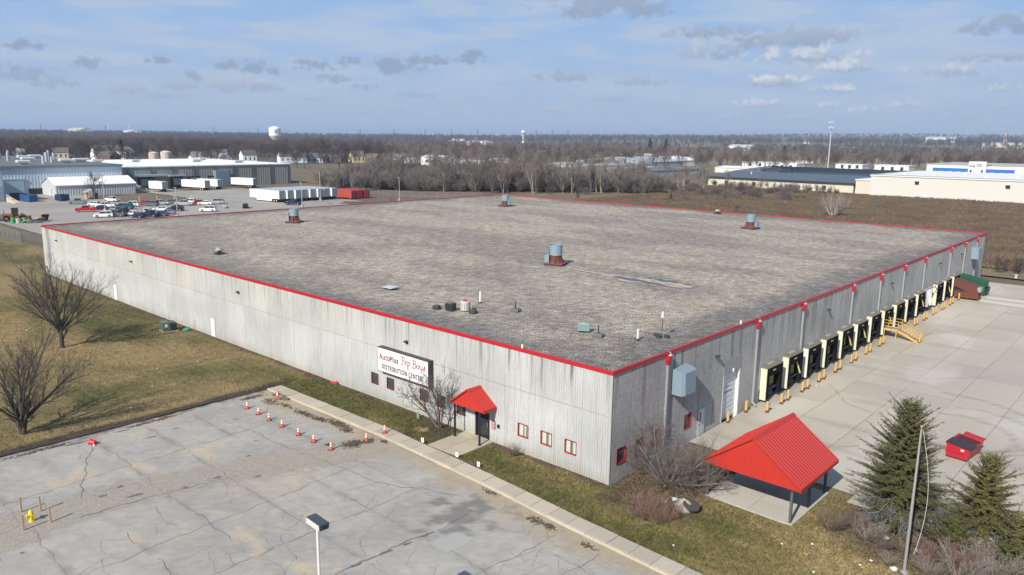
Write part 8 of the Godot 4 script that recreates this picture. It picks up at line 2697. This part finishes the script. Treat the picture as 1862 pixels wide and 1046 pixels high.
	# small buildings scattered to the horizon
	var far := [[-440, -384, 28, 14, 6.5, "white-roofed hall behind the thicket, left of the pale sheds", "white"], [-380, -367, 24, 14, 5.0, "pale grey shed behind the thicket above the roof fan", "cream"], [-392, -413, 30, 14, 5.2, "long white shed behind the thicket", "white"], [-491, -398, 20, 10, 3.6, "small white hall beside the small spruces", "white"], [-1678, -1591, 60, 30, 10, "white hall at the horizon left of the ball tower", "white"], [-1377, -1376, 70, 30, 9, "wide white hall in front of the horizon woods", "white"], [-598, -1025, 27, 14, 5.5, "white hall right of the tall pines, left one", "white"], [-575, -1065, 33, 14, 6, "white hall right of the tall pines, right one", "white"], [-634, -745, 14, 9, 5, "red barn left of the storage sheds", "red"], [-595, -847, 14, 10, 6.5, "red barn with tan roof beyond the storage sheds", "barn"], [-565, -1122, 18, 10, 8, "white block at the left of the plant right of centre", "white"], [-659, -1375, 46, 24, 10, "large white plant building right of centre", "white"], [-583, -1317, 34, 16, 6.5, "brownish-red hall beside the white plant", "brick"], [-568, -1699, 40, 20, 7, "white hall below the dark woods right of centre", "white"], [-323, -966, 32, 16, 5.5, "brick-red hall right of the phone mast", "brick"], [-730, -3105, 95, 40, 16, "pale hall at the right horizon", "white"], [-388, -2340, 110, 40, 11, "pale buildings at the far right beyond the woods", "cream"], [-425, -663, 30, 22, 6, "bright white roofed hall behind the storage sheds", "white"], [-1010, -2570, 22, 16, 9, "small white building at the horizon", "white"], [-3300, -1080, 150, 40, 22, "long pale plant at the far left horizon", "cream"], [-3350, -1300, 90, 40, 20, "white plant block at the far left horizon", "white"]]
	for q in far:
		var wallm: Material = {"white": M.white, "cream": W.cream, "brick": W.brick, "red": flat(0.35, 0.03, 0.03, 0.8), "barn": flat(0.38, 0.05, 0.04, 0.8)}[q[6]]
		var hh := hall("distant_hall", q[5], q[0] - q[2] * 0.5, q[0] + q[2] * 0.5, q[1] + q[3] * 0.5, q[1] - q[3] * 0.5, q[4], wallm, flat(0.42, 0.32, 0.24, 0.8) if q[6] == "barn" else (flat(0.5, 0.5, 0.5, 0.8) if q[6] != "brick" else R.brown), 0.0, q[4] * 0.25, true)
		hh.position.y = hill(q[0], q[1])
		hh.set_meta("group", "distant buildings")
		for k in 3: add_box(hh, "window", M.glassdark, Vector3(q[0] - q[2] * 0.3 + k * q[2] * 0.25, q[4] * 0.35 + hh.position.y, q[1] + q[3] * 0.5), Vector3(q[0] - q[2] * 0.3 + (k + 0.5) * q[2] * 0.25, q[4] * 0.6 + hh.position.y, q[1] + q[3] * 0.5 + 0.1))
	# utility poles
	var poles := [[-150, -618, 10.0], [-238, -616, 9.5], [-219, -625, 9.5], [-183, -640, 9.5], [-262, -622, 9.5], [-495, -287, 11.5], [-520, -235, 11.5], [-560, -205, 11.5], [-470, -330, 11.0], [-448, -388, 11.0], [-310, -560, 10.0], [-330, -700, 11.0]]
	for i in poles.size():
		t = thing("utility_pole", "wooden utility pole %s" % ["right of the navy roof", "behind the navy roof, left of the middle one", "behind the navy roof, near the middle", "behind the right end of the navy roof", "behind the left end of the navy roof", "at the corner of the straw field", "beside the bungalows", "among the houses left of the silos", "along the road before the yellow house", "at the right end of the road", "behind the storage sheds", "beyond the white-roofed hall"][i], "utility pole", Vector3(poles[i][0], -0.3, poles[i][1]), 0.4, "utility poles")
		b = MB.new()
		b.tube(Vector3(0, 0, 0), Vector3(0, poles[i][2], 0), 0.19, 0.13, 7, true)
		part("pole", b, flat(0.36, 0.33, 0.30, 0.9), t)
		b = MB.new()
		b.beam(Vector3(-1.3, poles[i][2] - 0.7, 0), Vector3(1.3, poles[i][2] - 0.7, 0), 0.14, 0.14)
		b.beam(Vector3(-1.1, poles[i][2] - 1.7, 0), Vector3(1.1, poles[i][2] - 1.7, 0), 0.14, 0.14)
		part("crossarm", b, flat(0.4, 0.37, 0.34, 0.9), t)

func lattice(called: String, label: String, at: Vector3, h: float, w: float, bands: bool, cat: String) -> void:
	var t := thing(called, label, cat, at, 0.3, "" if bands else "power pylons")
	var n := 7
	for k in n:
		var b := MB.new()
		var y0 := h * k / n - (2.0 if k == 0 else 0.0); var y1 := h * (k + 1) / n
		var w0 := w * 2.4 * (1.0 - 0.8 * float(k) / n); var w1 := w * 2.4 * (1.0 - 0.8 * float(k + 1) / n)
		for c in 4:
			var a := Vector3(1 if c in [0, 1] else -1, 0, 1 if c in [1, 2] else -1); var e := Vector3(1 if c in [3, 0] else -1, 0, 1 if c in [0, 1] else -1)
			b.beam(a * w0 + Vector3(0, y0, 0), a * w1 + Vector3(0, y1, 0), 0.22, 0.22)
			b.beam(a * w0 + Vector3(0, y0, 0), e * w1 + Vector3(0, y1, 0), 0.14, 0.14)
		part("mast_section", b, (flat(0.6, 0.12, 0.1, 0.7) if k % 2 == 0 else M.white) if bands else flat(0.12, 0.12, 0.13, 0.8), t)
	if not bands:
		var b := MB.new()
		for y in [0.72, 0.84, 0.96]: b.beam(Vector3(-w * 3.2, h * y, 0), Vector3(w * 3.2, h * y, 0), 0.2, 0.25)
		part("crossarm", b, flat(0.12, 0.12, 0.13, 0.8), t)

func right_side() -> void:
	var beige := flat(0.60, 0.57, 0.47, 0.75)
	var whiteroof := flat(0.74, 0.76, 0.78, 0.6)
	# navy-roofed building
	var t := thing("navy_roof_building", "long low beige building with a huge navy blue ribbed roof", "building", Vector3(-128, 0, -380))
	var b := MB.new()
	b.quad(Vector3(-40, -0.4, 54), Vector3(34, -0.4, 56), Vector3(34, 4.2, 56), Vector3(-40, 4.2, 54))
	part("wall", b, beige, t)
	b = MB.new()
	b.quad(Vector3(34, -0.4, 56), Vector3(34, -0.4, -55), Vector3(34, 4.2, -55), Vector3(34, 4.2, 56))
	b.quad(Vector3(34, 4.2, 56), Vector3(34, 4.2, -55), Vector3(34, 8.0, -12), Vector3(34, 7.4, 12))
	part("wall", b, flat(0.46, 0.50, 0.46, 0.75), t)
	b = MB.new()
	b.quad(Vector3(-40, -0.4, -55), Vector3(-40, -0.4, 54), Vector3(-40, 4.2, 54), Vector3(-40, 4.2, -55))
	part("wall", b, beige, t)
	var navy := flat(0.045, 0.075, 0.115, 0.6)
	b = MB.new()
	b.quad(Vector3(-41, 4.2, 55), Vector3(35, 4.2, 57), Vector3(35, 6.3, 24), Vector3(-41, 6.3, 24))
	part("roof_slope", b, flat(0.085, 0.115, 0.145, 0.6), t)
	b = MB.new()
	var n := 26
	for k in n:
		var x0 := -41.0 + 76.0 * k / n; var x1 := -41.0 + 76.0 * (k + 1) / n
		b.quad(Vector3(x0, 6.3, 24), Vector3(x1 - 0.5, 6.3, 24), Vector3(x1 - 0.5, 8.0, -20), Vector3(x0, 8.0, -20))
		b.quad(Vector3(x1 - 0.5, 6.3, 24), Vector3(x1, 6.6, 24), Vector3(x1, 8.3, -20), Vector3(x1 - 0.5, 8.0, -20))
	b.quad(Vector3(-41, 8.0, -20), Vector3(35, 8.0, -20), Vector3(35, 4.2, -56), Vector3(-41, 4.2, -56))
	part("roof_upper", b, navy, t)
	b = MB.new()
	b.beam(Vector3(-41, 4.1, 55.2), Vector3(35, 4.1, 57.2), 0.3, 0.35); b.beam(Vector3(35, 4.1, 57), Vector3(35, 6.3, 24), 0.3, 0.35)
	part("eave_gutter", b, M.darkmetal, t)
	for q in [[-30.0, 1.6], [20.0, 1.9], [-15.0, 1.4]]:
		b = MB.new()
		b.box(Vector3(q[0], 0.8, 55.0 + (q[0] + 40.0) * 0.027), Vector3(q[0] + 1.6, 2.4, 54.5 + (q[0] + 40.0) * 0.027))
		part("window", b, M.black, t)
	for q in [[40.0], [20.0], [2.0]]:
		b = MB.new()
		b.box(Vector3(34.0, 0, q[0]), Vector3(34.2, 4.3, q[0] - 0.3))
		part("downpipe", b, M.darkmetal, t)
	b = MB.new()
	b.tube(Vector3(-24, 5.5, 38), Vector3(-24, 6.6, 38), 0.25, 0.25, 8, true)
	part("roof_vent", b, M.white, t)
	# cream building
	t = hall("cream_warehouse", "long plain cream-walled warehouse with a white flat roof at the right edge", -84.5, 120.0, -316.5, -388.0, 8.5, flat(0.60, 0.592, 0.555, 0.85), whiteroof)
	b = MB.new()
	b.box(Vector3(-102.5, 8.15, 35.6), Vector3(102.5, 8.9, 35.95)); b.box(Vector3(-102.5, 8.15, 35.9), Vector3(-102.1, 8.9, -35.9))
	part("parapet_cap", b, flat(0.22, 0.22, 0.22, 0.7), t)
	for x in [-66.5, -33.5]:
		var w := add_box(t, "window", M.black, Vector3(x, 5.3, -316.45), Vector3(x + 1.5, 6.6, -316.2))
		b = MB.new()
		b.box(Vector3(x - 0.1, 6.6, -316.4) - t.position, Vector3(x + 1.6, 6.9, -315.8) - t.position)
		part("window_hood", b, M.offwhite, w)
	add_box(t, "door", M.white, Vector3(-62.6, 0, -316.45), Vector3(-61.6, 2.2, -316.3))
	for k in 9: rooftop_box(t, Vector3(-75.0 + k * 10.5, 8.6, -332.0 - 6.0 * (k % 3)), Vector3(1.6, 0.9, 1.6), M.offwhite)
	hall("cream_link", "small cream link building between the navy roof and the cream warehouse", -92.5, -84.6, -322.0, -360.0, 6.0, beige, whiteroof)
	# blue-banded building behind
	t = hall("banded_building", "long white building with a bright blue band behind the cream warehouse", -137.0, 60.0, -610.0, -690.0, 6.6, M.white, flat(0.42, 0.40, 0.36, 0.8))
	b = MB.new()
	b.box(Vector3(-94, 1.8, 40.05), Vector3(-41, 4.0, 40.6)); b.box(Vector3(-24, 1.2, 40.05), Vector3(98, 3.6, 40.6))
	part("blue_band", b, flat(0.02, 0.16, 0.52, 0.5), t)
	for k in 12: add_box(t, "dock_door", M.offwhite, Vector3(-128.0 + k * 5.6, 0.2, -609.9), Vector3(-125.0 + k * 5.6, 1.7, -609.7))
	t = thing("sign_tower", "square white sign tower with black lettering in front of the blue band", "sign", Vector3(-102.0, 0, -605.0), 0.12)
	b = MB.new()
	b.box(Vector3(-5.5, -0.3, -3), Vector3(5.5, 9.4, 3))
	part("tower", b, M.white, t)
	b = MB.new()
	for x in [-6.0, 3.6]: b.box(Vector3(x, 10.3, -1.5), Vector3(x + 5.0, 11.2, 1.5))
	b.box(Vector3(-4.5, 9.4, -1), Vector3(4.5, 10.3, 1))
	part("roof_fan_row", b, M.darkmetal, t)
	b = MB.new()
	for x in [-4.4, 2.6]: b.box(Vector3(x, 1.6, 3.0), Vector3(x + 1.2, 3.4, 3.1))
	b.box(Vector3(-5.5, 0.0, 3.0), Vector3(5.0, 0.9, 3.1))
	part("window", b, M.black, t)
	letters(t, "MB", -4.9, 5.6, 2.2, 3.6, M.black, true)
	for c in t.get_children():
		if c.name == "lettering": c.position.z = 3.02
	b = MB.new()
	for y in [5.9, 7.0]: b.box(Vector3(-0.6, y, 3.0), Vector3(3.0, y + 0.55, 3.06))
	part("small_print", b, M.darkmetal, t)
	# storage rows in the middle
	t = hall("storage_row", "long low storage building with a beige gable end, white doors and grey roof", -294.0, -273.5, -357.0, -446.0, 5.0, M.offwhite, flat(0.26, 0.275, 0.285, 0.8), 0.0, 1.1, false)
	add_box(t, "gable_cladding", beige, Vector3(-294.1, 0, -356.95), Vector3(-273.4, 5.0, -356.7))
	add_box(t, "window", M.black, Vector3(-283.0, 1.8, -356.7), Vector3(-281.8, 3.2, -356.6))
	for k in 9: add_box(t, "storage_door", M.white, Vector3(-273.5, 0.2, -361.0 - k * 9.2), Vector3(-273.2, 3.9, -368.6 - k * 9.2))
	t = hall("storage_row", "dark-roofed storage building in front of the white storage doors", -262.0, -236.0, -352.0, -440.0, 3.0, flat(0.45, 0.44, 0.40, 0.8), flat(0.14, 0.15, 0.155, 0.85), 0.0, 1.2, false)
	add_box(t, "white_door", M.white, Vector3(-258.0, 0, -351.9), Vector3(-254.0, 2.6, -351.7))
	t = hall("gable_hall", "wide grey-roofed hall behind the storage row", -366.0, -300.0, -470.0, -530.0, 5.0, flat(0.4, 0.42, 0.42, 0.8), flat(0.36, 0.375, 0.385, 0.7), 0.0, 3.2, false)
	hall("white_roof_hall", "hall with a glaring white gable roof right of the grey-roofed one", -372.0, -318.0, -556.0, -600.0, 4.6, M.white, flat(0.82, 0.83, 0.84, 0.6), 0.0, 3.0, false)
	hall("green_hall", "greenish low hall at the left end of the storage row", -330.0, -297.0, -360.0, -420.0, 4.6, flat(0.30, 0.36, 0.35, 0.8), flat(0.34, 0.36, 0.36, 0.8), 0.0, 1.4, false)
	hall("pale_hall", "pale low hall among the trees right of the storage rows", -240.0, -205.0, -470.0, -500.0, 3.4, M.offwhite, whiteroof, 0.0, 0.9, true)
	for i in 4:
		var q: Array = [[-272, -612, 32, 3.8, "left end"], [-240, -584, 26, 4.4, "middle"], [-205, -640, 22, 3.4, "right of the middle"], [-168, -630, 26, 4.0, "right end"]][i]
		t = hall("white_service_hall", "low white hall behind the navy roof, %s of the row" % q[4], q[0] - q[2] * 0.5, q[0] + q[2] * 0.5, q[1], q[1] - 16.0, q[3], M.white, whiteroof)
		for k in 3: add_box(t, "door", M.darkmetal, Vector3(q[0] - q[2] * 0.3 + k * q[2] * 0.28, 0.2, q[1]), Vector3(q[0] - q[2] * 0.3 + k * q[2] * 0.28 + 2.4, 2.8, q[1] + 0.1))
	# bare poles of the storage place
	t = thing("tan_field_building", "tan strip of low buildings in the trees left of the phone mast", "building", Vector3(-300.0, 0, -760.0))
	b = MB.new()
	b.box(Vector3(-20, -0.3, -6), Vector3(20, 3.6, 6))
	part("wall", b, beige, t)
	b = MB.new()
	b.hexa([Vector3(-21, 3.6, 7), Vector3(21, 3.6, 7), Vector3(21, 3.6, -7), Vector3(-21, 3.6, -7), Vector3(-20, 5.4, 0.3), Vector3(20, 5.4, 0.3), Vector3(20, 5.4, -0.3), Vector3(-20, 5.4, -0.3)])
	part("roof", b, flat(0.3, 0.15, 0.11, 0.9), t)
